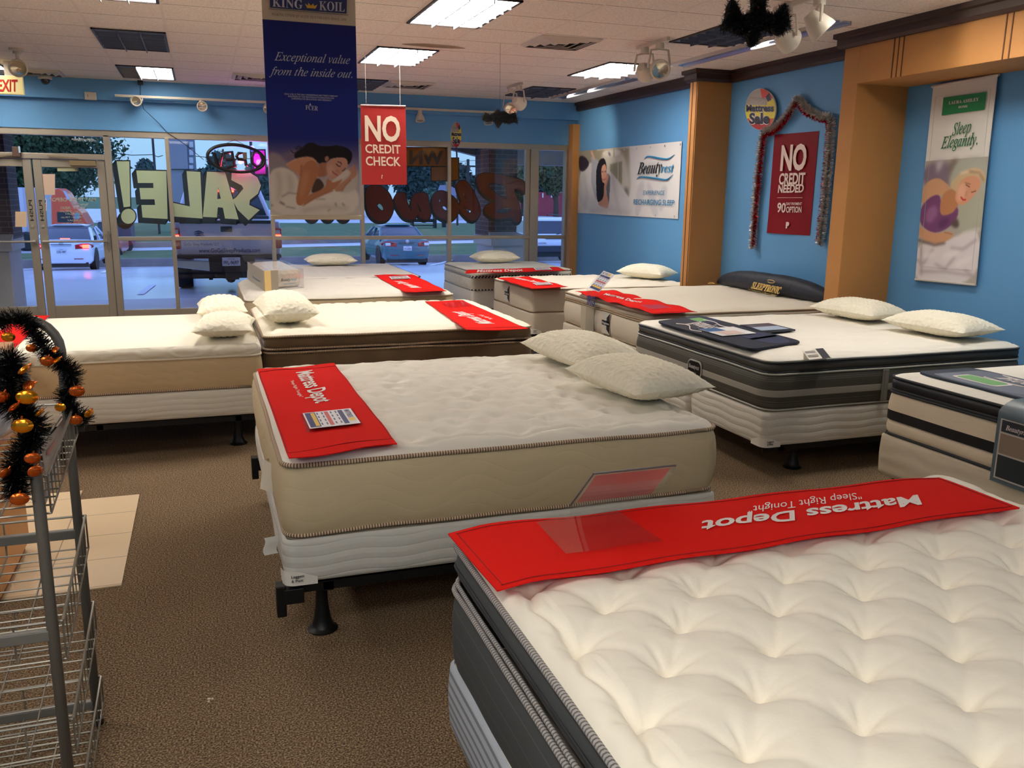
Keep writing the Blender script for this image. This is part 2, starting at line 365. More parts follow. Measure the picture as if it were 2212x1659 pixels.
def sheet(name, pts, rgb, label, cat, th=.003, group=None, m=None):
    """a flat thing of real thickness from four world points"""
    q = [np.array(p, float) for p in pts]; nrm = np.cross(q[1] - q[0], q[3] - q[0]); nrm /= np.linalg.norm(nrm)
    return MB().slab(q, nrm * th).solo(name, m or mat('paper_%d_%d_%d' % rgb, rgb, .7), label, cat, group)
yg = YB + .038
def pane_sheet(name, x0, y0, x1, y1, rgb, label, cat='notice'):
    a, b, c, d = ony(x0, y1, yg), ony(x1, y1, yg), ony(x1, y0, yg), ony(x0, y0, yg); return sheet(name, (a, b, c, d), rgb, label, cat)
pane_sheet('paper_notice', 83, 376, 119, 421, (206, 178, 156), 'large pink paper notice with a torn top edge taped to the door glass', 'notice')
pane_sheet('paper_notice', 124, 356, 168, 370, (178, 178, 140), 'small pale green strip of paper high on the right-hand door glass')
pane_sheet('paper_notice', 33, 457, 58, 490, (212, 184, 152), 'tan paper notice low on the left-hand door glass')
t = thing('card_decal', 'narrow white decal of credit card marks beside the meeting stile of the doors', 'decal', tuple(ony(95, 445, yg)))
m = MB(); m.slab([ony(89, 456, yg), ony(101, 456, yg), ony(100, 430, yg), ony(89, 430, yg)], (0, .002, 0)); m.build('backing', M_white, t)
for y0, y1, c in ((432, 438, (60, 90, 160)), (440, 445, (220, 110, 60)), (447, 449, (80, 100, 150)), (451, 454, (200, 150, 110))):
    m = MB(); m.slab([ony(91, y1, yg - .001), ony(99, y1, yg - .001), ony(99, y0, yg - .001), ony(91, y0, yg - .001)], (0, -.001, 0)); m.build('card_mark', mat('mark_%d' % y0, c), t)
t = thing('opening_hours_lettering', 'pale mirrored lettering of shop name and opening hours on the door glass', 'window lettering', tuple(ony(160, 430, yg)))
m = MB(); yo = YB + .052
for s, x0, x1, yb_, yt in (('MATTRESS DEPOT', 207, 104, 435, 427), ('"Sleep Right Tonight"', 191, 158, 444, 439), ('MONDAY - FRIDAY', 187, 130, 452, 446), ('10:00 am - 8:00 pm', 187, 130, 458, 454), ('SATURDAY', 178, 140, 464, 459), ('10:00 am - 7:00 pm', 178, 132, 471, 467), ('SUNDAY', 176, 145, 478, 474), ('12:00 pm - 6:00 pm', 180, 134, 484, 480)):
    letter(m, s, ony(x0, yb_, yo), ony(x1, yb_, yo), ony(x0, yt, yo), .01)
m.build('lettering', mat('lettering_cream', (196, 190, 160), .7), t)
t = thing('door_alarm_box', 'small brown alarm box on the frame above the double doors', 'alarm', tuple(ony(36, 335, YB - .03)))
a = ony(28, 339, YB - .03); c = ony(43, 317, YB - .03); m = MB(); m.box(a[0], c[0], YB - .06, YB + .0, a[2], c[2]); m.build('case', mat('alarm_brown', (84, 60, 48), .5), t, bevel=.006)
a = ony(41, 323, YB - .03); m = MB(); m.box(a[0], a[0] + .02, YB - .066, YB - .06, a[2] - .04, a[2] + .04); m.build('lens', mat('alarm_lens', (170, 200, 220), .2), t)
m = MB(); P0 = ony(236, 505, YB - .01); m.tube([P0 + np.array(q) for q in ((0, 0, 0), (.01, -.02, -.05), (.015, -.02, -.17), (-.02, -.02, -.24), (-.035, -.02, -.18), (-.02, -.02, -.06))], .004, 6); m.box(P0[0] - .02, P0[0] + .02, YB - .03, YB, P0[2] - .01, P0[2] + .03)
m.solo('key_lanyard', mat('lanyard_grey', (110, 104, 96), .7), 'thin looped lanyard hanging on the frame right of the doors', 'lanyard')
# ================================================================ OUTSIDE
def sm(t): t = min(1, max(0, t)); return t * t * (3 - 2 * t)
def G(x, y): return -.0655 * min(16.5, max(0, y - 19.5))
def gpt(px, py):
    r = ray(px, py); t = 5.
    while t < 140:
        p = CAM + r * t
        if p[2] < G(p[0], p[1]): return p
        t += .05
    return p
M_lot = mat('wet_concrete', (206, 210, 220), .2, var=(.5, .07), bump=('noise', 30, .08, .01))
M_road = mat('pale_road', (200, 204, 210), .4, var=(.3, .05))
M_grass = mat('mown_grass', (84, 108, 62), .9, var=(1.5, .25), bump=('noise', 14, .8, .06))
M_curb = mat('old_curb', (128, 118, 112), .8, var=(3, .12))
def strip(name, L0, L1, m, nx=60, ny=10, dz=0., x0=-60, x1=90):
    """ground between two sloping lines y = a + b x"""
    def fn(u, v):
        x = x0 + (x1 - x0) * u; y = (L0[0] + L0[1] * x) * (1 - v) + (L1[0] + L1[1] * x) * v
        return (x, y, G(x, y) + dz)
    return MB().grid(fn, nx, ny).struct(name, m, smooth=True)
def line_of(p, q): b = (q[1] - p[1]) / (q[0] - p[0]); return (p[1] - b * p[0], b)
L_cb = (36.2, 0); L_ct = (L_cb[0] + .25, L_cb[1]); L_g1 = line_of(gpt(350, 554), gpt(950, 538))
L_rf = line_of(gpt(350, 535), gpt(950, 521)); L_c2 = (L_rf[0] + .3, L_rf[1]); L_bt = (79, 0); L_fr = (150, 0)
strip('ground_1', (YB + .1, 0), (15.6, 0), mat('porch_concrete', (178, 178, 182), .45, var=(.8, .08)), 30, 4, 0, -30, 40)
strip('ground_2', (15.6, 0), L_cb, M_lot, 80, 40)
cbm = MB()
def curb(L, name, h):
    m = MB(); xs_ = np.linspace(-60, 90, 80)
    for d0, d1, z0, z1 in ((0, .03, 0, h), (.03, .25, h, h)):
        m.add([(x, L[0] + L[1] * x + d0, G(x, L[0] + L[1] * x) + z0) for x in xs_] + [(x, L[0] + L[1] * x + d1, G(x, L[0] + L[1] * x) + z1) for x in xs_], [(i, i + 1, 81 + i, 80 + i) for i in range(79)])
    m.struct(name, M_curb)
curb(L_cb, 'curb_1', .30); curb(L_rf, 'curb_2', .28)
strip('ground_3', L_ct, L_g1, M_grass, 80, 8, .28); strip('road_1', L_g1, L_rf, M_road, 80, 8, .02)
strip('ground_4', L_c2, L_bt, M_grass, 80, 14, .26); strip('road_2', L_bt, L_fr, M_road, 40, 6, .05, -90, 130)
strip('ground_5', L_fr, (420, 0), M_grass, 40, 6, .02, -300, 420)
for (a, b_), nm in ((((303, 637), (330, 616)), 'p'), (((222, 590), (236, 583)), 'q'), (((52, 584), (72, 581)), 'r'), (((930, 574), (985, 560)), 's')):
    p, q = gpt(*a), gpt(*b_); d = q - p; d /= np.linalg.norm(d); s = np.array([d[1], -d[0], 0]) * .06
    m = MB(); m.quad(p - s + (0, 0, .012), p + s + (0, 0, .012), q + s + (0, 0, .012), q - s + (0, 0, .012)); m.struct('marking_' + nm, mat('stall_line_white', (226, 228, 232), .6))
# --- brick columns, porch soffit
def brick(name, c1, c2, mortar, scale=4.2):
    m, t, p = nodes_mat(name); tc = t.nodes.new('ShaderNodeTexCoord'); bt = t.nodes.new('ShaderNodeTexBrick'); mp = t.nodes.new('ShaderNodeMapping')
    s = t.nodes.new('ShaderNodeSeparateXYZ'); cb = t.nodes.new('ShaderNodeCombineXYZ'); t.links.new(tc.outputs['Object'], s.inputs[0])
    t.links.new(math_node(t, 'ADD', s.outputs[0], s.outputs[1]), cb.inputs[0]); t.links.new(s.outputs[2], cb.inputs[1]); t.links.new(cb.outputs[0], bt.inputs['Vector'])
    bt.inputs['Scale'].default_value = scale; bt.inputs['Color1'].default_value = lin(c1) + (1,); bt.inputs['Color2'].default_value = lin(c2) + (1,); bt.inputs['Mortar'].default_value = lin(mortar) + (1,)
    bt.inputs['Mortar Size'].default_value = .012; bt.inputs['Brick Width'].default_value = .9; bt.inputs['Row Height'].default_value = .32
    t.links.new(bt.outputs[0], p.inputs['Base Color']); p.inputs['Roughness'].default_value = .85; return m
M_brick = brick('porch_brick', (92, 66, 60), (74, 56, 52), (150, 136, 128))
M_stucco = mat('painted_stucco', (190, 184, 176), .8, var=(2, .08), bump=('noise', 40, .3, .01))
def column(x0, x1, y0, y1, x2, x3, z1, label):
    t = thing('porch_column', label, 'column', ((x0 + x1) / 2, (y0 + y1) / 2, 0), group='brick columns along the porch')
    MB().box(x2, x3, y0 + .1, y1 - .1, 1.05, 2.9).build('brick_shaft', M_brick, t)
    m = MB(); m.box(x0, x1, y0, y1, 0, 1.0); m.box(x0 - .05, x1 + .05, y0 - .05, y1 + .05, .88, 1.02); m.rings([[(x0 - .05, y0 - .05, 1.02), (x1 + .05, y0 - .05, 1.02), (x1 + .05, y1 + .05, 1.02), (x0 - .05, y1 + .05, 1.02)], [(x2, y0 + .1, 1.12), (x3, y0 + .1, 1.12), (x3, y1 - .1, 1.12), (x2, y1 - .1, 1.12)]])
    m.build('stucco_base', M_stucco, t, bevel=.01); return t
column(-3.5, -2.62, 14.2, 15.1, -3.4, -2.56, 1.1, 'brick porch column with pale stucco base outside the left-hand door')
column(4.78, 5.42, 14.6, 15.6, 4.72, 5.24, 1.1, 'brick porch column on a stucco base behind the brown painted word')
MB().box(-8, 9, YB + .14, 15.6, 2.78, 3.0).struct('soffit', mat('porch_soffit', (96, 88, 80), .7))
sf = MB(); sf.slab([(4.2, 15.5, 2.55), (5.4, 15.5, 2.30), (9, 15.5, 2.30), (9, 15.5, 2.9), (4.0, 15.5, 2.9)], (0, .2, 0)); sf.struct('fascia', mat('porch_fascia', (150, 144, 138), .7))
# --- trees
def leaf_mat(name, c):
    return mat(name, c, .75, var=(1.2, .35))
def tree(name, label, base, h, crown, leafc, n, ls, trunk_r=.16, seed=1, group=None, blobs=9, tc=(70, 58, 48), trunk=True, flat=1.):
    """crown=(centre, rx, ry, rz): clustered leaf faces around the blobs of the crown"""
    n = int(n * 2.6); ls *= .58; rs = np.random.RandomState(seed); base = np.array(base, float); t = thing(name, label, 'tree', tuple(base), group=group)
    cc, rx, ry, rz = crown; cc = np.array(cc, float)
    B = []
    for k in range(blobs):
        d = rs.normal(size=3); d /= np.linalg.norm(d); B.append((cc + d * np.array([rx, ry, rz]) * rs.uniform(.25, .68), rs.uniform(.38, .6)))
    B.append((cc, .6)); m = MB(); V = []; F = []
    for i in range(n):
        c, s = B[rs.randint(len(B))]; d = rs.normal(size=3); d /= np.linalg.norm(d)
        p = c + d * np.array([rx, ry, rz]) * s * rs.uniform(.55, 1.05)
        a = rs.normal(size=3); a /= np.linalg.norm(a); b_ = np.cross(a, d); b_ /= np.linalg.norm(b_) + 1e-6; L = ls * rs.uniform(.6, 1.3)
        V += [p - a * L, p + b_ * L * .55, p + a * L, p - b_ * L * .55]; F.append((4 * i, 4 * i + 1, 4 * i + 2, 4 * i + 3))
    m.add(V, F); m.build('foliage', leaf_mat('leaves_%d_%d_%d' % leafc, leafc), t)
    if trunk:
        m = MB(); top = cc + np.array([0, 0, rz * .2]); m.tube([base + (0, 0, -.2), base * .6 + top * .4 + (.1, 0, 0), top], [trunk_r * 1.2, trunk_r, trunk_r * .5], 8)
        for k in range(4):
            s = base * .45 + top * .55; m.tube([s, (s + B[k][0]) / 2 + (0, 0, .2), B[k][0]], [trunk_r * .55, trunk_r * .4, trunk_r * .15], 6)
        m.build('trunk', mat('bark_%d' % tc[0], tc, .9), t, smooth=True)
    return t
def ptree(label, px, pt, pb, wpx, y, leafc, n, ls, seed, group=None, name='tree', trunk=True, **k):
    """tree whose crown spans rows pt..pb about column px, standing y metres away"""
    c = ony(px, (pt + pb) / 2, y); top = ony(px, pt, y)[2]; bot = ony(px, pb, y)[2]; rx = (ony(px + wpx / 2, pt, y) - ony(px - wpx / 2, pt, y))[0] / 2
    g_ = G(c[0], y); return tree(name, label, (c[0], y, g_), 0, (c, rx, rx * .8, (top - bot) / 2), leafc, n, ls, seed=seed, group=group, trunk=trunk, **k)
ptree('big dark oak whose low boughs hang over the orange truck', 70, 205, 466, 370, 60, (54, 78, 46), 9000, .26, 3, 'trees beyond the parking lot', blobs=16, trunk_r=.3)
ptree('tall round pine crown on the skyline behind the exclamation mark', 312, 336, 420, 62, 120, (52, 76, 66), 1500, .6, 4, 'trees beyond the parking lot')
ptree('round pine crown on the skyline behind the neon sign', 478, 334, 425, 110, 118, (58, 84, 74), 1800, .6, 5, 'trees beyond the parking lot')
ptree('dark tree on the skyline seen under the neon sign', 560, 352, 440, 90, 112, (50, 74, 62), 1500, .6, 6, 'trees beyond the parking lot')
ptree('low dark tree on the skyline left of the grey tower', 350, 385, 450, 60, 116, (46, 70, 58), 900, .6, 7, 'trees beyond the parking lot')
ptree('broad dark tree right of the red hanging banner, over the far road', 905, 318, 452, 130, 105, (44, 66, 58), 2600, .6, 8, 'trees beyond the parking lot')
ptree('dark tree partly hidden behind the blue hanging banner', 700, 330, 455, 200, 108, (44, 66, 58), 2200, .6, 9, 'trees beyond the parking lot')
ptree('small light green shrub tree on the far roadside', 925, 398, 450, 34, 90, (74, 104, 84), 700, .4, 10, 'trees beyond the parking lot')
ptree('dark skyline tree left of the right-hand brick column', 1005, 352, 440, 66, 110, (46, 68, 58), 1300, .6, 11, 'trees beyond the parking lot')
ptree('yellowing tree seen right of the right-hand brick column', 1128, 330, 440, 60, 70, (84, 92, 62), 1500, .36, 12, 'trees beyond the parking lot')
ptree('leafy dark street tree with a bare trunk above the white sport utility vehicle', 1200, 318, 428, 110, 55, (62, 82, 52), 4200, .26, 13, 'trees beyond the parking lot', trunk_r=.2)
ptree('dark bushy tree low on the skyline behind the silver pickup', 420, 400, 470, 90, 112, (46, 68, 58), 1100, .6, 14, 'trees beyond the parking lot')
ptree('dark skyline tree between the grey tower and the blue banner', 600, 345, 450, 110, 125, (44, 66, 58), 1500, .6, 21, 'trees beyond the parking lot')
ptree('dark tree just right of the blue banner on the skyline', 800, 335, 452, 120, 122, (42, 64, 56), 1500, .6, 22, 'trees beyond the parking lot')
ptree('dark rounded tree on the skyline left of the white house', 965, 360, 448, 80, 124, (46, 68, 58), 1300, .6, 23, 'trees beyond the parking lot')
ptree('low dark tree on the skyline right of the white house', 1040, 375, 446, 80, 126, (46, 68, 58), 1300, .6, 24, 'trees beyond the parking lot')
ptree('dark tree on the skyline far behind the street tree', 1170, 350, 440, 110, 128, (50, 72, 58), 1300, .6, 25, 'trees beyond the parking lot')
# --- far things
def pbox(px0, px1, py0, py1, y, d):
    a = ony(px0, py1, y); b_ = ony(px1, py0, y); return (a[0], b_[0], y, y + d, a[2], b_[2])
t = thing('pylon_sign', 'tall grey sign tower with small square panels up its right side', 'sign tower', (ony(382, 450, 60)[0], 60, G(0, 60)))
x0, x1, y0, y1, z0, z1 = pbox(367, 402, 296, 448, 60, 1.6); MB().box(x0, x1, y0, y1, G(0, 60), z1).build('tower', mat('tower_grey', (150, 150, 158), .7), t)
x0, x1, y0, y1, z0, z1 = pbox(402, 420, 296, 448, 60, 1.2); MB().box(x0 + .005, x1, y0 + .2, y1, G(0, 60), z1).build('side_face', mat('tower_side', (120, 124, 138), .7), t)
for k in range(4):
    a = pbox(409, 417, 306 + 17 * k, 318 + 17 * k, 60.15, .05); MB().box(*a).build('sign_panel', mat('tower_panel', (208, 210, 214), .5), t)
m = MB(); a = ony(398, 365, 59.9); b_ = ony(398, 440, 59.9); m.tube([a, b_], .03, 6); a = ony(370, 366, 59.9); b_ = ony(420, 366, 59.9); m.tube([a, b_], .04, 6); m.build('cable_conduit', M_black, t)
def pole(px, pt, y, r, label, arm=True, wires=()):
    t = thing('utility_pole', label, 'pole', (ony(px, pt, y)[0], y, G(5, y)), group='utility poles along the far road'); b_ = ony(px, pt, y)
    MB().tube([(b_[0], y, G(5, y)), b_], r, 8).build('post', mat('pole_wood', (70, 66, 68), .9), t)
    for a, c in wires:
        a = ony(*a, y); c = ony(*c, y); q = [a, (a + c) / 2 - (0, 0, .1), c]; q = sorted(q, key=lambda v: v[0]); MB().tube(q, .022, 5).build('wire', M_black, t)
    if arm: MB().box(b_[0] - .9, b_[0] + .9, y - .06, y + .06, b_[2] - .7, b_[2] - .55).build('cross_arm', mat('pole_wood', (0, 0, 0)), t)
pole(1011, 344, 80, .14, 'dark utility pole with a cross arm left of the right-hand brick column', True, (((985, 346), (1011, 347)), ((1011, 347), (1180, 340)))); pole(541, 296, 62, .09, 'thin pole rising behind the neon sign', False, (((420, 337), (541, 343)), ((541, 343), (580, 345)))); pole(329, 290, 58, .07, 'thin leaning pole on the skyline above the painted letter E', False, (((240, 329), (329, 334)), ((329, 334), (352, 336))))
t = thing('lamp_signpost', 'dark signpost standing on the verge beyond the teal car', 'post', tuple(gpt(988, 495)))
b_ = gpt(988, 495); MB().tube([b_, b_ + (0, 0, 5.2)], .09, 8).build('post', mat('post_blue', (40, 50, 70), .6), t); MB().lathe([(.5, -.1), (.45, .2), (.1, .3)], 12, b_).build('footing', M_curb, t)
t = thing('bus_bench_shelter', 'dark bus bench frame on the verge behind the teal car', 'bench', tuple(gpt(915, 500))); b_ = gpt(915, 500)
for dx in (-.9, .9): MB().box(b_[0] + dx - .08, b_[0] + dx + .08, b_[1] - .3, b_[1] + .3, b_[2], b_[2] + 1.7).build('end_frame', M_black, t)
m = MB(); m.box(b_[0] - .9, b_[0] + .9, b_[1] - .2, b_[1] + .2, b_[2] + .42, b_[2] + .5); m.build('seat', M_black, t)
m = MB(); m.box(b_[0] - .9, b_[0] + .9, b_[1] + .16, b_[1] + .22, b_[2] + .7, b_[2] + .95); m.box(b_[0] - .9, b_[0] + .9, b_[1] - .25, b_[1] + .25, b_[2] + 1.6, b_[2] + 1.7); m.build('backrest', M_black, t)
m = MB(); b_ = gpt(962, 498); m.lathe([(.28, 0), (.32, .9), (.25, 1.0), (0, 1.05)], 12, b_); m.solo('litter_bin', M_black, 'dark litter bin on the verge right of the bench', 'bin')
t = thing('house', 'low grey-roofed house on the far roadside right of the shrub', 'house', (ony(965, 445, 95)[0], 95, G(9, 99))); a = pbox(948, 1000, 425, 452, 95, 6)
MB().box(*a[:4], G(9, 99), a[5]).build('wall', mat('house_wall', (190, 192, 200), .8), t); m = MB(); m.slab([(a[0] - .3, a[2] - .2, a[5]), (a[1] + .3, a[2] - .2, a[5]), (a[1] - .8, a[2] + 2.5, a[5] + 1.1), (a[0] + .8, a[2] + 2.5, a[5] + 1.1)], (0, .1, .15)); m.build('roof', mat('house_roof', (106, 110, 126), .8), t)
t = thing('red_building', 'long low red building far behind the street tree', 'building', tuple(ony(1200, 425, 110))); a = pbox(1140, 1260, 416, 426, 110, 5); MB().box(*a[:4], G(9, 99), a[5]).build('wall', mat('red_wall', (150, 50, 62), .7), t)
for px in (1173, 1192, 1217): a = pbox(px - 1, px + 1, 417, 427, 109.8, .2); MB().box(*a).build('post', M_white, t)
# --- white trailer and orange truck
y = 44; zg = G(-6, y); a = pbox(14, 66, 405, 490, 46.5, 8)
t = thing('white_trailer', 'white corrugated trailer parked behind the left-hand brick column', 'trailer', ((a[0] + a[1]) / 2, 46.5, zg)); MB().box(a[0], a[1], 46.5, 55, zg + .5, a[5]).build('body', stripe_mat('corrugated_white', (206, 212, 222), (184, 192, 206), 2.2, 'X', .5, .5, .02), t)
MB().lathe([(.35, 0), (.45, .05), (.45, .25), (.35, .3)], 16, (a[0] + .8, 46.5, zg + .45), (0, -1, 0)).build('wheel', M_black, t)
YT = 45.; a = pbox(110, 166, 405, 490, YT, 3)
t = thing('orange_truck_cab', 'bright orange semi truck cab behind the white sedan', 'truck', ((a[0] + a[1]) / 2, YT, zg)); M_or = mat('orange_truck_paint', (236, 84, 40), .35, coat=.4)
pr = [ony(*q, YT) for q in ((110, 490), (110, 425), (118, 409), (126, 406), (140, 416), (150, 432), (158, 448), (168, 452), (176, 460), (190, 484), (191, 490))]
pr[0][2] = pr[-1][2] = zg + .8; MB().slab(pr, (0, 2.4, 0)).build('cab', M_or, t, bevel=.05)
m = MB(); m.slab([ony(*q, YT - .02) for q in ((124, 480), (123, 458), (152, 457), (160, 476), (158, 481))], (0, .02, 0)); m.build('side_window', mat('dark_car_glass', (24, 30, 40), .08), t)
m = MB(); m.slab([ony(*q, YT - .02) for q in ((136, 412), (146, 432), (150, 430), (141, 413))], (0, .02, 0)); m.build('fairing_stripe', mat('fairing_white', (190, 200, 225), .4), t)
m = MB(); m.slab([ony(*q, YT - .3) for q in ((160, 473), (160, 461), (170, 459), (173, 470), (168, 474))], (0, .2, 0)); m.build('wing_mirror', mat('mirror_teal', (110, 150, 160), .3), t)
for px in (122, 150, 182): b_ = ony(px, 480, YT); MB().lathe([(.3, 0), (.52, .05), (.52, .3), (.3, .35)], 18, (b_[0], YT + .25, zg + .52), (0, -1, 0)).build('wheel', M_black, t)
y = 48; b_ = ony(214, 497, 40); t = thing('parked_van', 'dark parked vehicle with a bright roof edge behind the white sedan', 'van', (b_[0], 45.5, G(-5, 40))); MB().box(b_[0] - .5, b_[0] + .9, 44.5, 47.0, G(-5, 40) + .3, ony(212, 486, 40)[2]).build('body', mat('van_dark', (60, 66, 84), .4), t, bevel=.1)
MB().box(b_[0] - .55, b_[0] + .95, 44.45, 44.7, ony(212, 487, 40)[2], ony(212, 483, 40)[2]).build('roof_edge', M_white, t)
for dx in (-.3, .6): MB().lathe([(.2, 0), (.34, .04), (.34, .2), (.2, .22)], 14, (b_[0] + dx, 44.6, G(-5, 40) + .34), (0, -1, 0)).build('wheel', M_black, t)
b_ = ony(226, 522, 39); t = thing('red_car', 'sliver of a red car beyond the white sedan', 'car', (b_[0], 39, G(-4, 39))); m = MB(); m.rings([[(b_[0] - .8, 39, G(-4, 39) + .25), (b_[0] + .6, 39, G(-4, 39) + .25), (b_[0] + .6, 43, G(-4, 39) + .25), (b_[0] - .8, 43, G(-4, 39) + .25)], [(b_[0] - .8, 39, G(-4, 39) + .85), (b_[0] + .6, 39, G(-4, 39) + .85), (b_[0] + .6, 43, G(-4, 39) + .8), (b_[0] - .8, 43, G(-4, 39) + .8)]]); m.build('body', mat('red_car_paint', (190, 50, 44), .3, coat=.5), t, bevel=.1)
MB().lathe([(.2, 0), (.33, .04), (.33, .2), (.2, .22)], 14, (b_[0] + .3, 39.1, G(-4, 39) + .33), (0, -1, 0)).build('wheel', M_black, t)
# --- cars
M_cg = mat('car_glass', (38, 46, 60), .05, coat=.6); M_tire = mat('tyre_rubber', (20, 20, 22), .8); M_rim = mat('alloy_rim', (190, 194, 202), .3, .8)
def wheel(t, x, y, r, w, side):
    o = thing('w', None, None, (0, 0, 0)); bpy.data.objects.remove(o)
    m = MB(); m.lathe([(r * .62, 0), (r * .96, 0), (r, .03), (r, w - .03), (r * .96, w), (r * .62, w)], 28, (x - side * w, y, r), (side, 0, 0)); k = m.build('tyre', M_tire, t, auto=40)
    m = MB(); m.lathe([(0, w - .05), (r * .2, w - .03), (r * .22, w - .06), (r * .22, w - .09)], 16, (x - side * w, y, r), (side, 0, 0)); m.lathe([(r * .56, w - .08), (r * .58, w - .01), (r * .64, w), (r * .66, w - .02)], 28, (x - side * w, y, r), (side, 0, 0))
    for j in range(9):
        a = 2 * PI * j / 9; d = np.array([0, math.cos(a), math.sin(a)]); c = np.array([x - side * .05, y, r]); m.beam(c + d * r * .15, c + d * r * .6, .05, .03, (1, 0, 0))
    m.build('rim', M_rim, k, smooth=False)
def plate(t, s, x, y, z, w=.31, h=.16):
    m = MB(); m.box(x - w / 2, x + w / 2, y - .012, y, z, z + h); k = m.build('license_plate', mat('plate_white', (214, 216, 222), .4), t, bevel=.004)
    m = MB(); letter(m, s, (x - w * .42, y - .014, z + h * .18), (x + w * .42, y - .014, z + h * .18), (x - w * .42, y - .014, z + h * .62), .02); letter(m, 'TEXAS', (x - w * .18, y - .014, z + h * .76), (x + w * .18, y - .014, z + h * .76), (x - w * .18, y - .014, z + h * .9), .01); m.build('lettering', mat('plate_ink', (34, 44, 80), .6), k)
def sedan(name, label, loc, rz, sc_, paint, lampc, lamp_on, plate_s, deck=1.0):
    t = thing(name, label, 'car', loc, rz, world=False); t.scale = (sc_,) * 3
    Wd = .88
    st = [(0, .30, .66, .80), (.05, .25, .80, .93), (.14, .22, deck - .04, .97), (.5, .22, deck, .98), (.95, .22, .98, 1), (2.2, .2, .95, 1), (3.2, .2, .93, 1), (3.5, .2, .92, .98), (4.15, .22, .80, .93), (4.4, .28, .68, .78)]
    loops = []
    for y, zb, zt, wf in st:
        w = Wd * wf; zm = min(.58, zt - .05)
        h = [(0, zb), (w * .86, zb), (w * .97, zb + .1), (w, zm), (w * .985, zm + (zt - zm) * .55), (w * .93, zt - .03), (w * .8, zt), (0, zt + .015)]
        loops.append([(x, y, z) for x, z in h] + [(-x, y, z) for x, z in h[-2:0:-1]])
    MB().rings(loops).build('body', paint, t, auto=35)
    cl = []
    for z, y0, y1, w in ((.9, .62, 3.42, .82), (1.02, .80, 3.2, .79), (1.32, 1.28, 2.62, .66), (1.41, 1.5, 2.4, .58)):
        cl.append([(-w, y0 + .06, z), (-w + .08, y0, z), (w - .08, y0, z), (w, y0 + .06, z), (w, y1 - .06, z), (w - .1, y1, z), (-w + .1, y1, z), (-w, y1 - .06, z)])
    MB().rings(cl).build('cabin_glass', M_cg, t, auto=30)
    m = MB(); m.rings([cl[2][:], cl[3][:], [(x * .7, 1.75 + (y - 1.95) * .6, 1.455) for x, y, z in cl[3]]])
    for k in (0, 3, 4, 7):
        m.tube([np.array(cl[i][k]) + (0, 0, .004) for i in range(3)], .05, 6)
    for sgn in (-1, 1): m.tube([(sgn * .83, 2.05, .92), (sgn * .69, 2.02, 1.33)], .035, 6)
    m.build('roof', paint, t, auto=40)
    for sgn in (-1, 1):
        m = MB(); m.rings([[(sgn * x, y, z) for x, y, z in ((.40, .02, .72), (.40, .03, .86), (.62, .05, .90), (.80, .10, .90), (.88, .35, .86), (.885, .36, .76), (.80, .07, .72))], [(sgn * x, y - .025, z) for x, y, z in ((.42, .02, .74), (.42, .03, .84), (.62, .05, .885), (.80, .10, .88), (.90, .34, .84), (.90, .36, .78), (.80, .07, .74))]])
        k = m.build('tail_light', mat('tail_red', (176, 20, 22), .2, coat=.5), t)
        m = MB(); m.box(min(sgn * .62, sgn * .80), max(sgn * .62, sgn * .80), -.0, .03, .755, .86); m.build('lamp', lampc, k, bevel=.01)
        m = MB(); m.lathe([(0, 0), (.09, .03), (.1, .1), (.05, .14)], 10, (sgn * .9, 2.95, .98), (0, -1, 0)); m.beam((sgn * .8, 2.95, .93), (sgn * .9, 2.92, .97), .03, .03); m.build('wing_mirror', paint, t, smooth=True)
        wheel(t, sgn * .885, .92, .325, .22, sgn); wheel(t, sgn * .885, 3.55, .325, .22, sgn)
        for y in (.92, 3.55): MB().lathe([(0, 0), (.385, 0), (.385, .012), (0, .012)], 28, (sgn * .872, y, .345), (sgn, 0, 0)).build('wheel_arch', M_black, t)
    if lamp_on: MB().box(-.14, .14, .70, .78, .985, 1.03).build('brake_light', lampc, t, bevel=.01)
    MB().box(-.75, .75, .03, .3, .16, .3).build('valance', M_black, t); MB().box(-.3, .3, -.012, .05, .86, .875).build('trunk_seam', M_black, t)
    m = MB(); m.lathe([(.05, 0), (.065, .006), (.05, .012)], 16, (0, .03, .9), (0, -1, 0)); m.lathe([(0, 0), (.02, .006), (0, .012)], 12, (0, .03, .9), (0, -1, 0)); m.build('badge', M_rim, t)
    plate(t, plate_s, 0, .0, .58); m = MB(); m.box(-.62, -.35, -.01, .03, .40, .425); m.build('reflector', mat('reflector_red', (140, 30, 40), .3), t); m = MB(); m.box(.35, .62, -.01, .03, .40, .425); m.build('reflector', mat('reflector_red', (0, 0, 0)), t)
    return t
M_lamp_on = mat('brake_lamp_lit', (255, 60, 40), .3, emit=9.); M_lamp_off = mat('reverse_lamp', (226, 214, 208), .2)
p = gpt(140, 590); sedan('sedan_car', 'white sedan with glowing brake lights seen through the right-hand door', (ony(137, 588, 31.1)[0], 31.1, G(-3, 32)), R_ := math.radians(-3), 1.0, mat('white_car_paint', (224, 230, 240), .25, coat=.6), M_lamp_on, True, 'CGD-1847')
sedan('sedan_car', 'teal sedan parked facing the road, right of the hanging banners', (ony(881, 571, 31.0)[0], 31.0, G(6.8, 31.9)), math.radians(2), 1.0, mat('teal_car_paint', (40, 96, 108), .25, coat=.6), M_lamp_off, False, 'JYL-8263', .99)
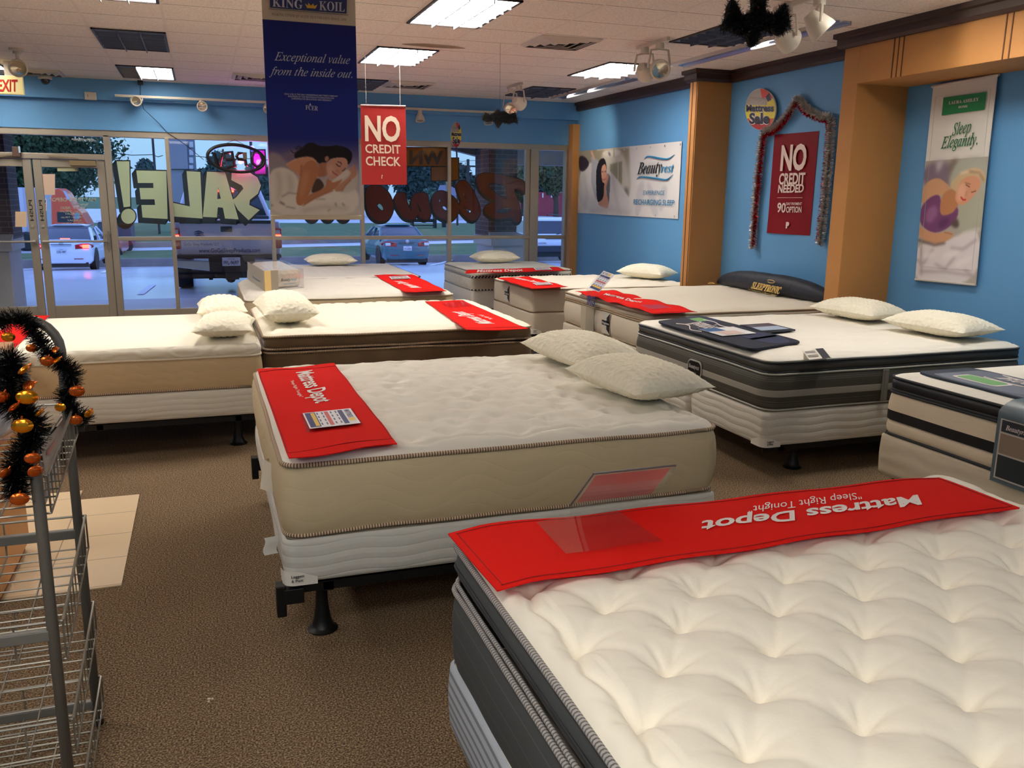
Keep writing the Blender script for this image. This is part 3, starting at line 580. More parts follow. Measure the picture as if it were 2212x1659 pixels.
# --- pickup
YR = 16.35
def TX(px): return ony(px, 520, YR)[0]
def TZ(py): return ony(490, py, YR)[2]
xc = (TX(376) + TX(608)) / 2; zg = G(xc, YR); M_pk = mat('silver_truck_paint', (206, 208, 218), .3, coat=.4)
t = thing('pickup_truck', 'silver pickup truck with company lettering on its tailgate, parked close to the window', 'pickup truck', (xc, YR, zg))
x0, x1 = TX(376), TX(608)
m = MB(); lp = []
for y, dx in ((YR + .03, 0), (YR + .3, .01), (YR + 2.0, .02)):
    lp.append([(x0 + .02 - dx, y, TZ(552)), (x1 - .02 + dx, y, TZ(552)), (x1 + dx, y, TZ(520)), (x1 - .02 + dx, y, TZ(478)), (x0 + .02 - dx, y, TZ(478)), (x0 - dx, y, TZ(520))])
m.rings(lp); m.build('bed', M_pk, t, bevel=.03)
tg = MB(); tg.box(TX(390), TX(592), YR - .01, YR + .05, TZ(550), TZ(482)); tgo = tg.build('tailgate', M_pk, t, bevel=.012)
MB().box(TX(390), TX(592), YR - .02, YR + .06, TZ(483), TZ(476)).build('tailgate_rail', M_black, t, bevel=.006)
m = MB(); m.box(TX(478), TX(503), YR - .02, YR, TZ(501), TZ(489)); m.build('tailgate_handle', M_black, t, bevel=.008)
m = MB()
for s, a0, a1, yb_, yt, bo in (('GoGo Sleep Products, LLC', 396, 473, 530, 524, .0), ('www.GoGoSleepProducts.com', 428, 561, 545, 536, .01)):
    letter(m, s, (TX(a0), YR - .013, TZ(yb_)), (TX(a1), YR - .013, TZ(yb_)), (TX(a0), YR - .013, TZ(yt)), bo)
for k in range(3): m.tube([(TX(420 + 22 * u), YR - .012, TZ(511 - 4.5 * k - 4 * math.sin(u * 3) + 3 * u)) for u in np.linspace(0, 1, 9)], [.004 + .012 * math.sin(PI * u) for u in np.linspace(0, 1, 9)], 6)
m.build('lettering', mat('decal_slate', (66, 72, 108), .6), tgo)
for a0, a1 in ((374.5, 389), (592, 608.5)):
    k = MB().box(TX(a0), TX(a1), YR - .02, YR + .12, TZ(537), TZ(493)).build('tail_light', mat('tail_red', (0, 0, 0)), t, bevel=.015)
    MB().box(TX(a0 + 1.5), TX(a1 - 1.5), YR - .03, YR - .005, TZ(513), TZ(507)).build('lamp', M_lamp_on, k, bevel=.006); MB().box(TX(a0 + 3), TX(a1 - 3), YR - .028, YR - .005, TZ(505), TZ(497)).build('reverse_lamp', M_lamp_off, k)
m = MB(); m.box(x0 + .02, x1 - .02, YR - .12, YR + .05, TZ(557), TZ(550)); m.box(TX(448), TX(548), YR - .14, YR, TZ(586), TZ(553)); m.build('bumper_step', M_black, t, bevel=.01)
for a0, a1 in ((378, 450), (546, 606)):
    s0 = TZ(562); m = MB(); m.rings([[(TX(a0), YR - .10, TZ(575)), (TX(a1), YR - .14, TZ(584)), (TX(a1), YR - .14, TZ(563)), (TX(a0), YR - .10, TZ(559))], [(TX(a0) + .02, YR + .2, TZ(575)), (TX(a1), YR - .02, TZ(584)), (TX(a1), YR - .02, TZ(563)), (TX(a0) + .02, YR + .2, TZ(559))]]); m.build('bumper_end', mat('chrome_bumper', (196, 204, 210), .25, .7), t, bevel=.012)
plate(t, 'FFL-9697', TX(496.5), YR - .142, TZ(573), TX(516) - TX(477), TZ(555) - TZ(573))
m = MB(); m.box(TX(484), TX(512), YR - .1, YR + .1, TZ(603), TZ(586)); m.box(TX(410), TX(596), YR + .25, YR + 1.0, TZ(603), TZ(585)); m.lathe([(.02, -.12), (.12, -.06), (.14, 0), (.12, .06), (.02, .12)], 14, (TX(498), YR + 1.0, TZ(606)), (1, 0, 0)); m.tube([(x0 + .2, YR + 1.0, TZ(606)), (x1 - .2, YR + 1.0, TZ(606))], .05, 8); m.box(TX(447), TX(456), YR + .8, YR + .9, TZ(613), TZ(596)); m.tube([(TX(438), YR + .9, TZ(602)), (TX(462), YR + .9, TZ(608)), (TX(490), YR + .9, TZ(611))], .012, 6); m.build('rear_axle', M_black, t, smooth=False)
for s, px in ((-1, 376), (1, 609)):
    xw = TX(px); r = (TZ(583) - zg) * .62 + .1; m = MB(); m.lathe([(r * .6, 0), (r * .95, 0), (r, .04), (r, .22), (r * .95, .26), (r * .6, .26)], 24, (xw - s * .26, YR + .95, zg + r), (s, 0, 0)); k = m.build('tyre', M_tire, t, auto=40)
    MB().lathe([(0, .2), (r * .6, .24), (r * .62, .2)], 20, (xw - s * .26, YR + .95, zg + r), (s, 0, 0)).build('rim', M_rim, k)
    m = MB(); m.lathe([(r * .6, 0), (r, .04), (r, .22), (r * .6, .26)], 24, (xw - s * .26, YR + 4.2, zg + r), (s, 0, 0)); m.build('tyre', M_tire, t, auto=40)
cy = YR + 2.0; m = MB(); m.rings([[(x0, cy, TZ(552)), (x1, cy, TZ(552)), (x1, cy + 2.6, TZ(552)), (x0, cy + 2.6, TZ(552))], [(x0 + .02, cy, TZ(478)), (x1 - .02, cy, TZ(478)), (x1 - .02, cy + 2.6, TZ(478)), (x0 + .02, cy + 2.6, TZ(478))]]); m.build('cab', M_pk, t, bevel=.03)
q0, q1 = (x0 + .04, x1 - .04), (x0 + .24, x1 - .24); zt = TZ(478); zr = zt + .56
m = MB(); m.rings([[(q0[0], cy, zt), (q0[1], cy, zt), (q0[1], cy + 1.8, zt), (q0[0], cy + 1.8, zt)], [(q1[0], cy + .15, zr), (q1[1], cy + .15, zr), (q1[1], cy + 1.3, zr), (q1[0], cy + 1.3, zr)]]); m.build('cab_glass', mat('dark_car_glass', (0, 0, 0)), t)
m = MB()
for (xa, xb) in ((q0[0], q1[0]), (q0[1], q1[1])): m.tube([(xa, cy, zt), (xb, cy + .15, zr)], .05, 6)
m.box(q1[0] - .03, q1[1] + .03, cy + .12, cy + 1.32, zr - .02, zr + .05); m.build('roof', M_pk, t, bevel=.02)
k = MB().box(xc - .2, xc + .2, cy + .06, cy + .12, zr - .06, zr - .02).build('brake_light', M_lamp_on, t)
m = MB(); m.box(x0 + .1, x1 - .1, cy - .55, cy - .1, zt - .3, zt + .06); m.build('tool_box', M_black, t, bevel=.02)
m = MB(); m.box(x0 + .05, x1 - .05, cy + 2.6, cy + 3.6, TZ(552), TZ(500)); m.build('hood', M_pk, t, bevel=.08)
# --- white sport utility vehicle
YS = 32; zg = G(13, YS); sc_ = 1.0; xl = ony(1150, 520, YS)[0] + .0
t = thing('sport_utility_vehicle', 'white sport utility vehicle parked beyond the right end of the window', 'car', (xl + .9, YS, zg), 0, world=False); M_sw = mat('white_car_paint', (0, 0, 0))
m = MB(); m.rings([[(-.9, 0, .42), (.9, 0, .42), (.9, 4.6, .42), (-.9, 4.6, .42)], [(-.92, -.02, .8), (.92, -.02, .8), (.92, 4.65, .8), (-.92, 4.65, .8)], [(-.9, .02, 1.05), (.9, .02, 1.05), (.9, 3.4, 1.05), (-.9, 3.4, 1.05)]]); m.build('body', M_sw, t, bevel=.05)
m = MB(); m.rings([[(-.9, .02, 1.05), (.9, .02, 1.05), (.9, 3.4, 1.05), (-.9, 3.4, 1.05)], [(-.72, .3, 1.68), (.72, .3, 1.68), (.72, 2.6, 1.68), (-.72, 2.6, 1.68)], [(-.6, .45, 1.74), (.6, .45, 1.74), (.6, 2.4, 1.74), (-.6, 2.4, 1.74)]]); m.build('cabin', M_sw, t, bevel=.04)
m = MB(); m.slab([(-.72, .06, 1.12), (.72, .06, 1.12), (.60, .26, 1.60), (-.60, .26, 1.60)], (0, -.03, .01)); m.build('rear_window', M_cg, t, bevel=.01)
for s in (-1, 1):
    m = MB(); m.slab([(s * .895, .35, 1.12), (s * .895, 2.9, 1.12), (s * .755, 2.4, 1.58), (s * .755, .5, 1.58)], (s * .015, 0, 0)); m.build('side_window', M_cg, t)
    m = MB(); m.box(min(s * .76, s * .92), max(s * .76, s * .92), -.05, .1, .74, 1.06); m.build('tail_light', mat('tail_red', (0, 0, 0)), t, bevel=.01)
    m = MB(); m.tube([(s * .62, .5, 1.72), (s * .62, .55, 1.82), (s * .62, 2.3, 1.82), (s * .62, 2.35, 1.72)], .02, 6); m.build('roof_rail', M_black, t)
    wheel(t, s * .9, .85, .37, .24, s); wheel(t, s * .9, 3.6, .37, .24, s)
    for y in (.85, 3.6): MB().lathe([(0, 0), (.43, 0), (.43, .012), (0, .012)], 24, (s * .905, y, .4), (s, 0, 0)).build('wheel_arch', M_black, t)
m = MB(); m.box(-.92, .92, -.12, .1, .42, .66); m.build('bumper', mat('bumper_grey', (44, 46, 54), .6), t, bevel=.03); MB().box(-.7, .7, .1, .6, .22, .45).build('underside', M_black, t)
m = MB(); m.box(-.35, .35, -.04, 0, .92, 1.0); m.build('plate_recess', M_black, t); plate(t, 'EXPLORER', -.5, -.03, .73, .4, .08)
m = MB(); m.beam((.1, .0, 1.1), (.42, .02, 1.18), .02, .02, (0, 1, 0)); m.build('wiper', M_black, t)
# ================================================================ CEILING
M_lens = mat('glowing_face', (255, 249, 240), .4, emit=LAMP); M_dark = mat('unlit_lens', (74, 82, 104), .35)
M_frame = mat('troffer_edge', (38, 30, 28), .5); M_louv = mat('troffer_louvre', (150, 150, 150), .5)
def troffer(x, y, cells, label, w=.60, l=1.12):
    """x, y = near left corner; cells = which of the three long lamp bays are lit"""
    t = thing('ceiling_troffer', label, 'ceiling light', (x + w / 2, y + l / 2, ZC), group='fluorescent ceiling troffers')
    m = MB(); e = .022
    for a in ((x, x + w, y, y + e), (x, x + w, y + l - e, y + l), (x, x + e, y, y + l), (x + w - e, x + w, y, y + l)): m.box(*a, ZC - .012, ZC + .01)
    m.build('frame', M_frame, t)
    for k, lit in enumerate(cells):
        a = x + e + (w - 2 * e) * k / 3; b_ = x + e + (w - 2 * e) * (k + 1) / 3
        MB().box(a, b_, y + e, y + l - e, ZC - .004, ZC + .002).build('lens', M_lens if lit else M_dark, t)
    m = MB()
    for k in (1, 2): a = x + e + (w - 2 * e) * k / 3; m.box(a - .004, a + .004, y + e, y + l - e, ZC - .034, ZC - .004)
    for k in range(1, 6): b_ = y + e + (l - 2 * e) * k / 6; m.box(x + e, x + w - e, b_ - .003, b_ + .003, ZC - .030, ZC - .005)
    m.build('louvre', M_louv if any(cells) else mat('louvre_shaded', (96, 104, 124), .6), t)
A, O = (1, 1, 1), (0, 0, 0)
troffer(1.655, 6.24, A, 'lit ceiling troffer cut by the top edge, right of the blue hanging banner')
troffer(1.655, 8.60, A, 'lit ceiling troffer just right of the blue hanging banner, before the stained tile')
troffer(4.06, 8.60, A, 'lit ceiling troffer beside the right-hand track light heads')
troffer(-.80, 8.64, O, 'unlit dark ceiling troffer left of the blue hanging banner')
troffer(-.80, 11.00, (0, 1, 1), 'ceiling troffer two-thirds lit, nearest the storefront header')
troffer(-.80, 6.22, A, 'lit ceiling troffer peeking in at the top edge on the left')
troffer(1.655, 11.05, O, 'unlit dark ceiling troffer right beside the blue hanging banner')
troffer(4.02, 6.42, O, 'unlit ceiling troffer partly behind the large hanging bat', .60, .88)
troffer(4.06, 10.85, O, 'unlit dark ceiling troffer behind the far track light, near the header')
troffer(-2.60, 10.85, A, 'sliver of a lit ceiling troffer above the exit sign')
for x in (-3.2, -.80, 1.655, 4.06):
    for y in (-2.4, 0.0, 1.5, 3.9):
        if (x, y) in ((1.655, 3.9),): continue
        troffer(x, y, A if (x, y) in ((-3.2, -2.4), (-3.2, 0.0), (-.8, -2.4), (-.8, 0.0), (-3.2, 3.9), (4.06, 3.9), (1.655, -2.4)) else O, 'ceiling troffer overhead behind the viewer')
troffer(-3.2, 6.3, A, 'lit ceiling troffer far left overhead')
M_vent = mat('vent_white', (196, 186, 174), .5)
def vent(x, y, w, label):
    t = thing('ceiling_vent', label, 'air vent', (x + w / 2, y + w / 2, ZC), group='square ceiling air vents')
    m = MB(); c = (x + w / 2, y + w / 2)
    MB().box(x + .03, x + w - .03, y + .03, y + w - .03, ZC - .002, ZC + .002).build('dark_throat', mat('vent_dark', (60, 50, 44), .9), t)
    for k in range(4):
        h = w / 2 * (1 - k * .24); g = h - .035
        lo = [(c[0] + sx * h, c[1] + sy * h, ZC - .003) for sx, sy in ((-1, -1), (1, -1), (1, 1), (-1, 1))]; hi = [(c[0] + sx * g, c[1] + sy * g, ZC - .028) for sx, sy in ((-1, -1), (1, -1), (1, 1), (-1, 1))]
        hj = [(c[0] + sx * (g - .006), c[1] + sy * (g - .006), ZC - .026) for sx, sy in ((-1, -1), (1, -1), (1, 1), (-1, 1))]
        m.rings([lo, hi, hj], False, False)
    m.build('louvres', M_vent, t)
vent(2.86, 7.42, .58, 'square ceiling vent with dusty stains, right of the second lit troffer')
vent(2.28, 11.05, .58, 'square ceiling vent near the header above the red hanging banner')
vent(.44, 11.1, .58, 'square ceiling vent left of the blue hanging banner near the header')
vent(-2.0, 11.75, .55, 'ceiling vent beside the ceiling spot near the exit sign')
st_ = MB()   # water stains
for k, (x, y, rx, ry) in enumerate(((2.15, 8.38, .3, .09),)):
    st_.add([(x + rx * math.cos(a) * (1 + .08 * math.sin(3 * a)), y + ry * math.sin(a), ZC - .002) for a in np.linspace(0, 2 * PI, 28, False)], [tuple(range(28))[::-1]])
st_.solo('ceiling_stain', mat('stain_brown', (146, 124, 98), .9, var=(6, .3)), 'brown water stain on the tile before the second lit troffer', 'stain')
M_trk = mat('track_cream', (206, 196, 178), .45)
def head(t, p, d, s=1.0, hang=.16, yoke=True):
    """track light head: stem and yoke from track point p, lamp looking along d"""
    p = np.array(p, float); d = np.array(d, float); d /= np.linalg.norm(d); c = p - np.array([0, 0, hang])
    m = MB(); m.lathe([(.03 * s, 0), (.03 * s, .05)], 14, p - (0, 0, .05)); side = np.cross(d, (0, 0, 1)); side /= np.linalg.norm(side) + 1e-9
    if yoke:
        for sg in (-1, 1): m.tube([p - (0, 0, .05), p - (0, 0, .06) + side * sg * .06 * s, c + side * sg * .075 * s + (0, 0, .04), c + side * sg * .075 * s], .008 * s, 6)
    else: m.tube([p - (0, 0, .04), c], .014 * s, 8)
    k = m.build('lamp_yoke', M_trk, t, auto=40)
    m = MB(); m.lathe([(.0, -.07 * s), (.03 * s, -.07 * s), (.04 * s, -.045 * s), (.055 * s, -.02 * s), (.068 * s, .03 * s), (.07 * s, .05 * s), (.06 * s, .052 * s), (.045 * s, .03 * s)], 22, c, d); m.build('lamp_head', M_trk, k, auto=40)
    MB().lathe([(0, .032 * s), (.03 * s, .035 * s), (.058 * s, .044 * s), (.058 * s, .03 * s), (0, .02 * s)], 22, c, d).build('reflector', mat('par_reflector', (214, 204, 186), .15, .8), k, auto=40)
def track(label, a, b_, heads, w=.035):
    a = np.array(a, float); b_ = np.array(b_, float); t = thing('track_light', label, 'track light', tuple((a + b_) / 2), group='cream track lights')
    m = MB(); m.beam(a, b_, w, .03); m.build('track', M_trk, t, bevel=.004)
    for p, d, s, h, yk in heads: head(t, p, d, s, h, yk)
    return t
yt = YB - .22; zt = ony(400, 213, yt)[2]
def bt(px): return (ony(px, 215, yt)[0], yt, zt - .015)
track('long cream track light along the storefront header', (ony(248, 209, yt)[0], yt, zt), (ony(1082, 232, yt)[0], yt, zt), [(bt(px), d, .95, h, yk) for px, d, h, yk in ((295, (-.1, -1, -.35), .03, True), (435, (.1, -.9, -.1), .07, False), (577, (.1, -1, -.2), .06, False), (790, (0, -.2, -1), .1, False), (907, (0, -.25, -1), .1, False), (1055, (0, -.3, -1), .1, False))])
p0 = onz(1378, 106, ZC - .02); p1 = onz(1443, 84, ZC - .02); xm = (p0[0] + p1[0]) / 2
track('short cream track on the ceiling with two gimbal spots before the right-hand lit troffer', (xm, p0[1], ZC - .015), (xm, p1[1], ZC - .015), [((xm, p0[1] - .15, ZC - .03), (.8, .7, -.3), 1.25, .20, True), ((xm, p1[1] + .15, ZC - .03), (-.2, -1, -.45), 1.3, .21, True)])
p0 = onz(1082, 190, ZC - .02); p1 = onz(1143, 182, ZC - .02); xm = (p0[0] + p1[0]) / 2
track('short cream ceiling track with gimbal spots above the small hanging bat', (xm, p0[1], ZC - .015), (xm, p1[1], ZC - .015), [((xm, p0[1] - .1, ZC - .03), (-.3, -1, -.5), 1.25, .24, True), ((xm, p1[1] + .1, ZC - .03), (.9, .6, -.3), 1.2, .2, True)])
p0 = onz(1690, 14, ZC - .02)
track('cream ceiling track with two spots right behind the large hanging bat', (4.02, 5.75, ZC - .015), (4.02, 4.3, ZC - .015), [((4.02, 5.6, ZC - .03), (1, .25, -.35), 1.3, .2, True), ((4.02, 5.25, ZC - .03), (.6, -.3, -.7), 1.35, .17, True)])
t = thing('spot_lamp', 'single cream ceiling spot above the exit sign', 'spot lamp', (ony(37, 120, 10.2)[0], 10.2, ZC)); x = ony(37, 120, 10.2)[0]
MB().lathe([(.07, -.0), (.07, -.02), (.02, -.03)], 18, (x, 10.2, ZC)).build('rose', M_trk, t); head(t, (x, 10.2, ZC), (.1, -1, -.4), 1.25, .17, False)
# spots that are on: warm pools on the blue wall
def spot(loc, to, e, ang, blend=.6, col=(1, .86, .66)):
    l = bpy.data.lights.new('track_spot', 'SPOT'); l.energy = e; l.spot_size = math.radians(ang); l.spot_blend = blend; l.color = col; l.shadow_soft_size = .05
    o = bpy.data.objects.new('track_spot', l); C.objects.link(o); o.location = loc; o.rotation_euler = (Vector(to) - Vector(loc)).to_track_quat('-Z', 'Y').to_euler(); return o
spot((3.95, 10.85, 2.86), (5.42, 11.8, 2.50), 60, 50, .9); spot((4.1, 5.6, 2.88), (5.2, 4.6, 2.78), 20, 50)
# linear mirrored fixtures
M_mirror = mat('specular_reflector', (176, 190, 220), .08, 1.0)
def strip_fix(label, x, y0, y1, lit):  # lit = y spans of the glowing triangles that stand in for reflections
    t = thing('linear_fixture', label, 'ceiling light', (x, (y0 + y1) / 2, ZC), group='slim mirrored ceiling fixtures')
    m = MB(); w = .085
    for s in (-1, 1): m.slab([(x + s * w, y0, ZC - .002), (x + s * w, y1, ZC - .002), (x + s * .02, y1, ZC - .0), (x + s * .02, y0, ZC - .0)], (0, 0, -.012))
    m.build('reflector', M_mirror, t)
    for s in (-1, 1): MB().box(x + s * w - .006, x + s * w + .006, y0, y1, ZC - .03, ZC).build('edge', mat('fixture_edge', (204, 200, 196), .3, .5), t)
    for a, b_ in lit: m = MB(); m.slab([(x - w, a, ZC - .016), (x + w, (a + b_) / 2, ZC - .016), (x + w, b_, ZC - .016)], (0, 0, -.004)); m.build('glowing_face', mat('reflection_glow', (255, 250, 240), .3, emit=3.), t)  # reflections in the mirrored channel, made as glowing triangles
strip_fix('slim mirrored ceiling fixture running behind the large bat', 4.78, 5.95, 8.5, [(6.75, 7.3)]); strip_fix('slim mirrored ceiling fixture near the right wall and the header', 4.82, 9.6, 11.9, [(11.25, 11.75), (10.6, 11.05)])
# exit sign, dome camera, sensor, hook
ye = 11.2
t = thing('exit_sign', 'cream exit sign with red letters hanging from the ceiling at the left edge', 'exit sign', tuple(ony(10, 180, ye)))
a = ony(-9, 202, ye); b_ = ony(48, 165, ye); MB().box(a[0], b_[0], ye, ye + .06, a[2], b_[2]).build('case', mat('exit_cream', (232, 214, 150), .5, emit=.25), t, bevel=.006)
m = MB(); letter(m, 'EXIT', ony(-5, 197, ye - .002), ony(38, 197, ye - .002), ony(-5, 171, ye - .002), .03); m.build('lettering', mat('exit_red', (190, 30, 30), .5), t); MB().box(a[0] + .1, a[0] + .2, ye + .01, ye + .05, b_[2], ZC).build('canopy', M_trk, t)
t = thing('dome_camera', 'small dark dome camera under the header soffit right of the exit sign', 'camera', tuple(ony(97, 165, 12.3))); p = ony(97, 166, 12.3)
MB().lathe([(.075, .0), (.08, -.05), (.06, -.055)], 20, (p[0], 12.3, ZC)).build('collar', M_trk, t, auto=40); MB().lathe([(.055, -.05), (.05, -.085), (.03, -.11), (0, -.12)], 20, (p[0], 12.3, ZC)).build('dome', mat('smoked_dome', (24, 26, 32), .08, coat=.8), t, auto=60)
yw = YB - .13
t = thing('wall_sensor', 'small cream sensor box on the blue header left of the track light', 'sensor', tuple(ony(196, 208, yw))); a = ony(184, 216, yw); b_ = ony(208, 200, yw); MB().box(a[0], b_[0], yw - .05, yw, a[2], b_[2]).build('case', M_trk, t, bevel=.008); m = MB(); c = (a + b_) / 2; m.box(c[0] - .03, c[0] - .026, yw - .052, yw - .05, a[2] + .03, b_[2] - .03); m.build('seam', M_black, t)
p = ony(303, 179, yw - .05); q = ony(303, 205, yw - .06); e = ony(360, 285, YB - .02); f_ = ony(440, 345, YB - .01)
m = MB(); m.box(p[0] - .03, p[0] + .03, yw - .09, yw - .01, p[2] - .02, p[2] + .05); m.tube([p, q, ony(310, 235, yw - .03), ony(345, 268, YB - .05), e, ony(400, 312, YB - .01), f_], .004, 5)
m.solo('power_cord', M_black, 'thin black cord running down the header to the neon open sign', 'cord')
# ================================================================ BEDS
def fabric(name, rgb, scale=60., st=.25, var=None): return mat(name, rgb, .85, bump=('noise', scale, st, .003), var=var, sheen=.15, spec=.25)
M_ivory = fabric('ivory_knit', (236, 230, 214), 45, .3)
M_swirl = mat('swirl_knit', (234, 229, 216), .85, bump=('swirl', 5, .35, .004), spec=.25)
M_quiltw = mat('white_ticking', (214, 210, 200), .85, bump=('wave', 8, .5, .012), spec=.2)
def rrect(x0, x1, y0, y1, r, nc=6, seg=.08):
    """rounded rectangle loop, finely divided along the straight sides"""
    P = []
    for cx, cy, a0 in ((x1 - r, y0 + r, -PI / 2), (x1 - r, y1 - r, 0), (x0 + r, y1 - r, PI / 2), (x0 + r, y0 + r, PI)):
        P += [(cx + r * math.cos(a0 + PI / 2 * k / nc), cy + r * math.sin(a0 + PI / 2 * k / nc)) for k in range(nc + 1)]
    Q = []
    for i, p in enumerate(P):
        q = P[(i + 1) % len(P)]; L = math.dist(p, q); n = max(1, int(L / seg + 1e-5))
        Q += [(p[0] + (q[0] - p[0]) * k / n, p[1] + (q[1] - p[1]) * k / n) for k in range(n)]
    return Q
def wall_panel(R, r, prof, name, m, t, wob=.004, seed=0, auto=50):
    """side panel swept round the footprint; prof = [(z, outward offset)]"""
    loops = []; uv = []
    for z, o in prof:
        lp = rrect(R[0] - o, R[1] + o, R[2] - o, R[3] + o, r + o); L = 0
        out = []
        for i, (x, y) in enumerate(lp):
            w = wob * noise.noise(Vector((x * 3.1 + seed, y * 3.1, z * 5)));
            out.append((x + w, y + w, z)); uv.append((i * .08, z))
        loops.append(out)
    mb = MB(); mb.rings(loops, False, False, uv); return mb.build(name, m, t, auto=auto)
def bulge(za, zb, b, n=9, e=.0): return [(za + (zb - za) * k / (n - 1), e + b * max(0, math.sin(PI * k / (n - 1))) ** .55) for k in range(n)]
def piping(R, r, z, rad, m, t, o=.004, wob=.003, seed=0):
    mb = MB(); mb.tube([(x, y, z + wob * noise.noise(Vector((x * 2.5, y * 2.5, seed)))) for x, y in rrect(R[0] - o, R[1] + o, R[2] - o, R[3] + o, r + o)], rad, 8, True, True); return mb.build('piping', m, t, smooth=True)
TOPS = {}
def top_panel(key, R, r, zp, h, nu, nv, m, t, edge=.05):
    """quilted top; h(x, y, d) height over the piping, d distance from the edge"""
    x0, x1, y0, y1 = R
    def place(u, v):
        x = x0 + (x1 - x0) * u; y = y0 + (y1 - y0) * v
        cx = min(max(x, x0 + r), x1 - r); cy = min(max(y, y0 + r), y1 - r); dx, dy = x - cx, y - cy; L = math.hypot(dx, dy)
        if dx and dy and L > 0:
            s = max(abs(dx), abs(dy)) / L; dx *= s; dy *= s
        x, y = cx + dx, cy + dy; L = math.hypot(dx, dy)
        d = (r - L) if (abs(dx) > 0 or abs(dy) > 0) else min(x - x0, x1 - x, y - y0, y1 - y)
        d = max(0, min(d, min(x - x0, x1 - x, y - y0, y1 - y)))
        return (x, y, zp + h(x, y, d) * (1 - math.exp(-d / edge)))
    return MB().grid(place, nu, nv).build('quilted_top', m, t, smooth=True)
def tuft_field(pts, D, R0, p=1.1):
    A = np.array(pts)
    def f(x, y):
        r2 = (A[:, 0] - x) ** 2 + (A[:, 1] - y) ** 2; i = int(np.argmin(r2)); r = math.sqrt(r2[i])
        return r, A[i], D * math.exp(-(r / R0) ** p)
    return f
def mattress(label, R, r=.06, z=(.45, .75), group='mattresses on show'):
    t = thing('mattress', label, 'mattress', ((R[0] + R[1]) / 2, (R[2] + R[3]) / 2, z[0]), group=group)
    MB().add([(x, y, z[0] + .002) for x, y in rrect(R[0] + .01, R[1] - .01, R[2] + .01, R[3] - .01, r)], [tuple(range(len(rrect(R[0] + .01, R[1] - .01, R[2] + .01, R[3] - .01, r))))[::-1]]).build('underside', M_ivory, t)
    return t
def box_spring(label, R, z0, z1, m=None, r=.045, guards=(), rim=(222, 212, 190)):
    t = thing('box_spring', label, 'box spring', ((R[0] + R[1]) / 2, (R[2] + R[3]) / 2, z0), group='box springs under the mattresses')
    prof = [(z0, -.012), (z0 + .012, 0)] + [(z0 + (z1 - z0) * k / 8, .006 * math.sin(PI * k / 8)) for k in range(1, 8)] + [(z1 - .008, 0), (z1, -.012)]
    wall_panel(R, r, prof, 'side_panel', m or M_quiltw, t, .006, R[0])
    q = rrect(R[0] + .012, R[1] - .012, R[2] + .012, R[3] - .012, r); mb = MB(); mb.add([(x, y, z1) for x, y in q], [tuple(range(len(q)))]); mb.add([(x, y, z0) for x, y in q], [tuple(range(len(q)))[::-1]]); mb.build('top_cloth', fabric('boxspring_cloth_%d' % rim[0], rim, 80, .2), t)
    for gx, gy in guards:
        x = R[0] if gx < 0 else R[1]; y = R[2] if gy < 0 else R[3]; mb = MB(); pts = []
        for k in range(13):
            a = k / 12; s = (a - .5) * 2; dx = max(0, -s) * .13 * -gx; dy = max(0, s) * .13 * -gy; c = .014 * (1 - min(1, abs(s) * 4))
            pts.append((x + dx + gx * (.010 - c), y + dy + gy * (.010 - c), .055 - .03 * max(0, abs(s) * 1.7 - .7)))
        mb.add([(a, b_, z0 - .004) for a, b_, h in pts] + [(a, b_, z0 + h) for a, b_, h in pts], [(i, i + 1, 14 + i, 13 + i) for i in range(12)]); k = mb.build('corner_guard', mat('guard_white', (226, 222, 212), .4), t, smooth=True)
        mb = MB(); letter(mb, 'Leggett', (x - gx * .02, y + gy * .0125, z0 + .03), (x - gx * .07, y + gy * .0125, z0 + .03), (x - gx * .02, y + gy * .0125, z0 + .042), .01); letter(mb, '& Platt', (x - gx * .02, y + gy * .0125, z0 + .012), (x - gx * .065, y + gy * .0125, z0 + .012), (x - gx * .02, y + gy * .0125, z0 + .024), .01); mb.build('lettering', M_black, k)
    return t
M_iron = mat('black_angle_iron', (16, 16, 17), .45, .3)
def bed_frame(label, R, z, legs, brackets=()):
    t = thing('bedstead', label, 'bed frame', ((R[0] + R[1]) / 2, (R[2] + R[3]) / 2, 0), group='black metal bed frames')
    x0, x1, y0, y1 = R
    for a in ((x0, x1, y0, y0 + .012), (x0, x1, y1 - .012, y1)):
        m = MB(); m.box(*a, z - .045, z); m.box(a[0], a[1], min(a[2], y1 - .05) if a[2] > (y0 + y1) / 2 else a[2], a[3] if a[2] > (y0 + y1) / 2 else a[2] + .05, z - .008, z - .001); m.build('side_rail', M_iron, t)
    m = MB(); nx = 3
    for k in range(nx): x = x0 + .14 + (x1 - x0 - .28) * k / (nx - 1); m = MB(); m.box(x - .02, x + .02, y0, y1, z - .05, z - .012); m.build('cross_rail', M_iron, t)
    for x, y in legs:
        m = MB(); m.lathe([(.06, 0), (.062, .006), (.05, .014), (.043, .02), (.034, .055), (.026, .11), (.022, z - .03)], 20, (x, y, 0)); m.build('leg', M_iron, t, auto=40)
    for x, y, d in brackets:
        m = MB(); m.box(x - .035, x + .002, y - .004, y + .055, z - .125, z + .003); m.box(x - .005, x + .07, y - .006, y + .03, z - .075, z - .012); k = m.build('headboard_bracket', M_iron, t, bevel=.004)
        MB().lathe([(.0, -.012), (.012, -.010), (.012, 0)], 10, (x + .03, y - .004, z - .04), (0, -1, 0)).build('bolt', M_rim, k)
    return t
M_zipA = stripe_mat('tan_corded_tape', (206, 180, 150), (92, 74, 56), 90, 'U', .6, .7, .002)
M_zipG = stripe_mat('grey_corded_tape', (172, 168, 164), (96, 96, 96), 90, 'U', .6, .7, .002)
M_zipB = stripe_mat('black_zigzag_tape', (226, 222, 212), (40, 40, 40), 22, 'U', .5, .7, .002)
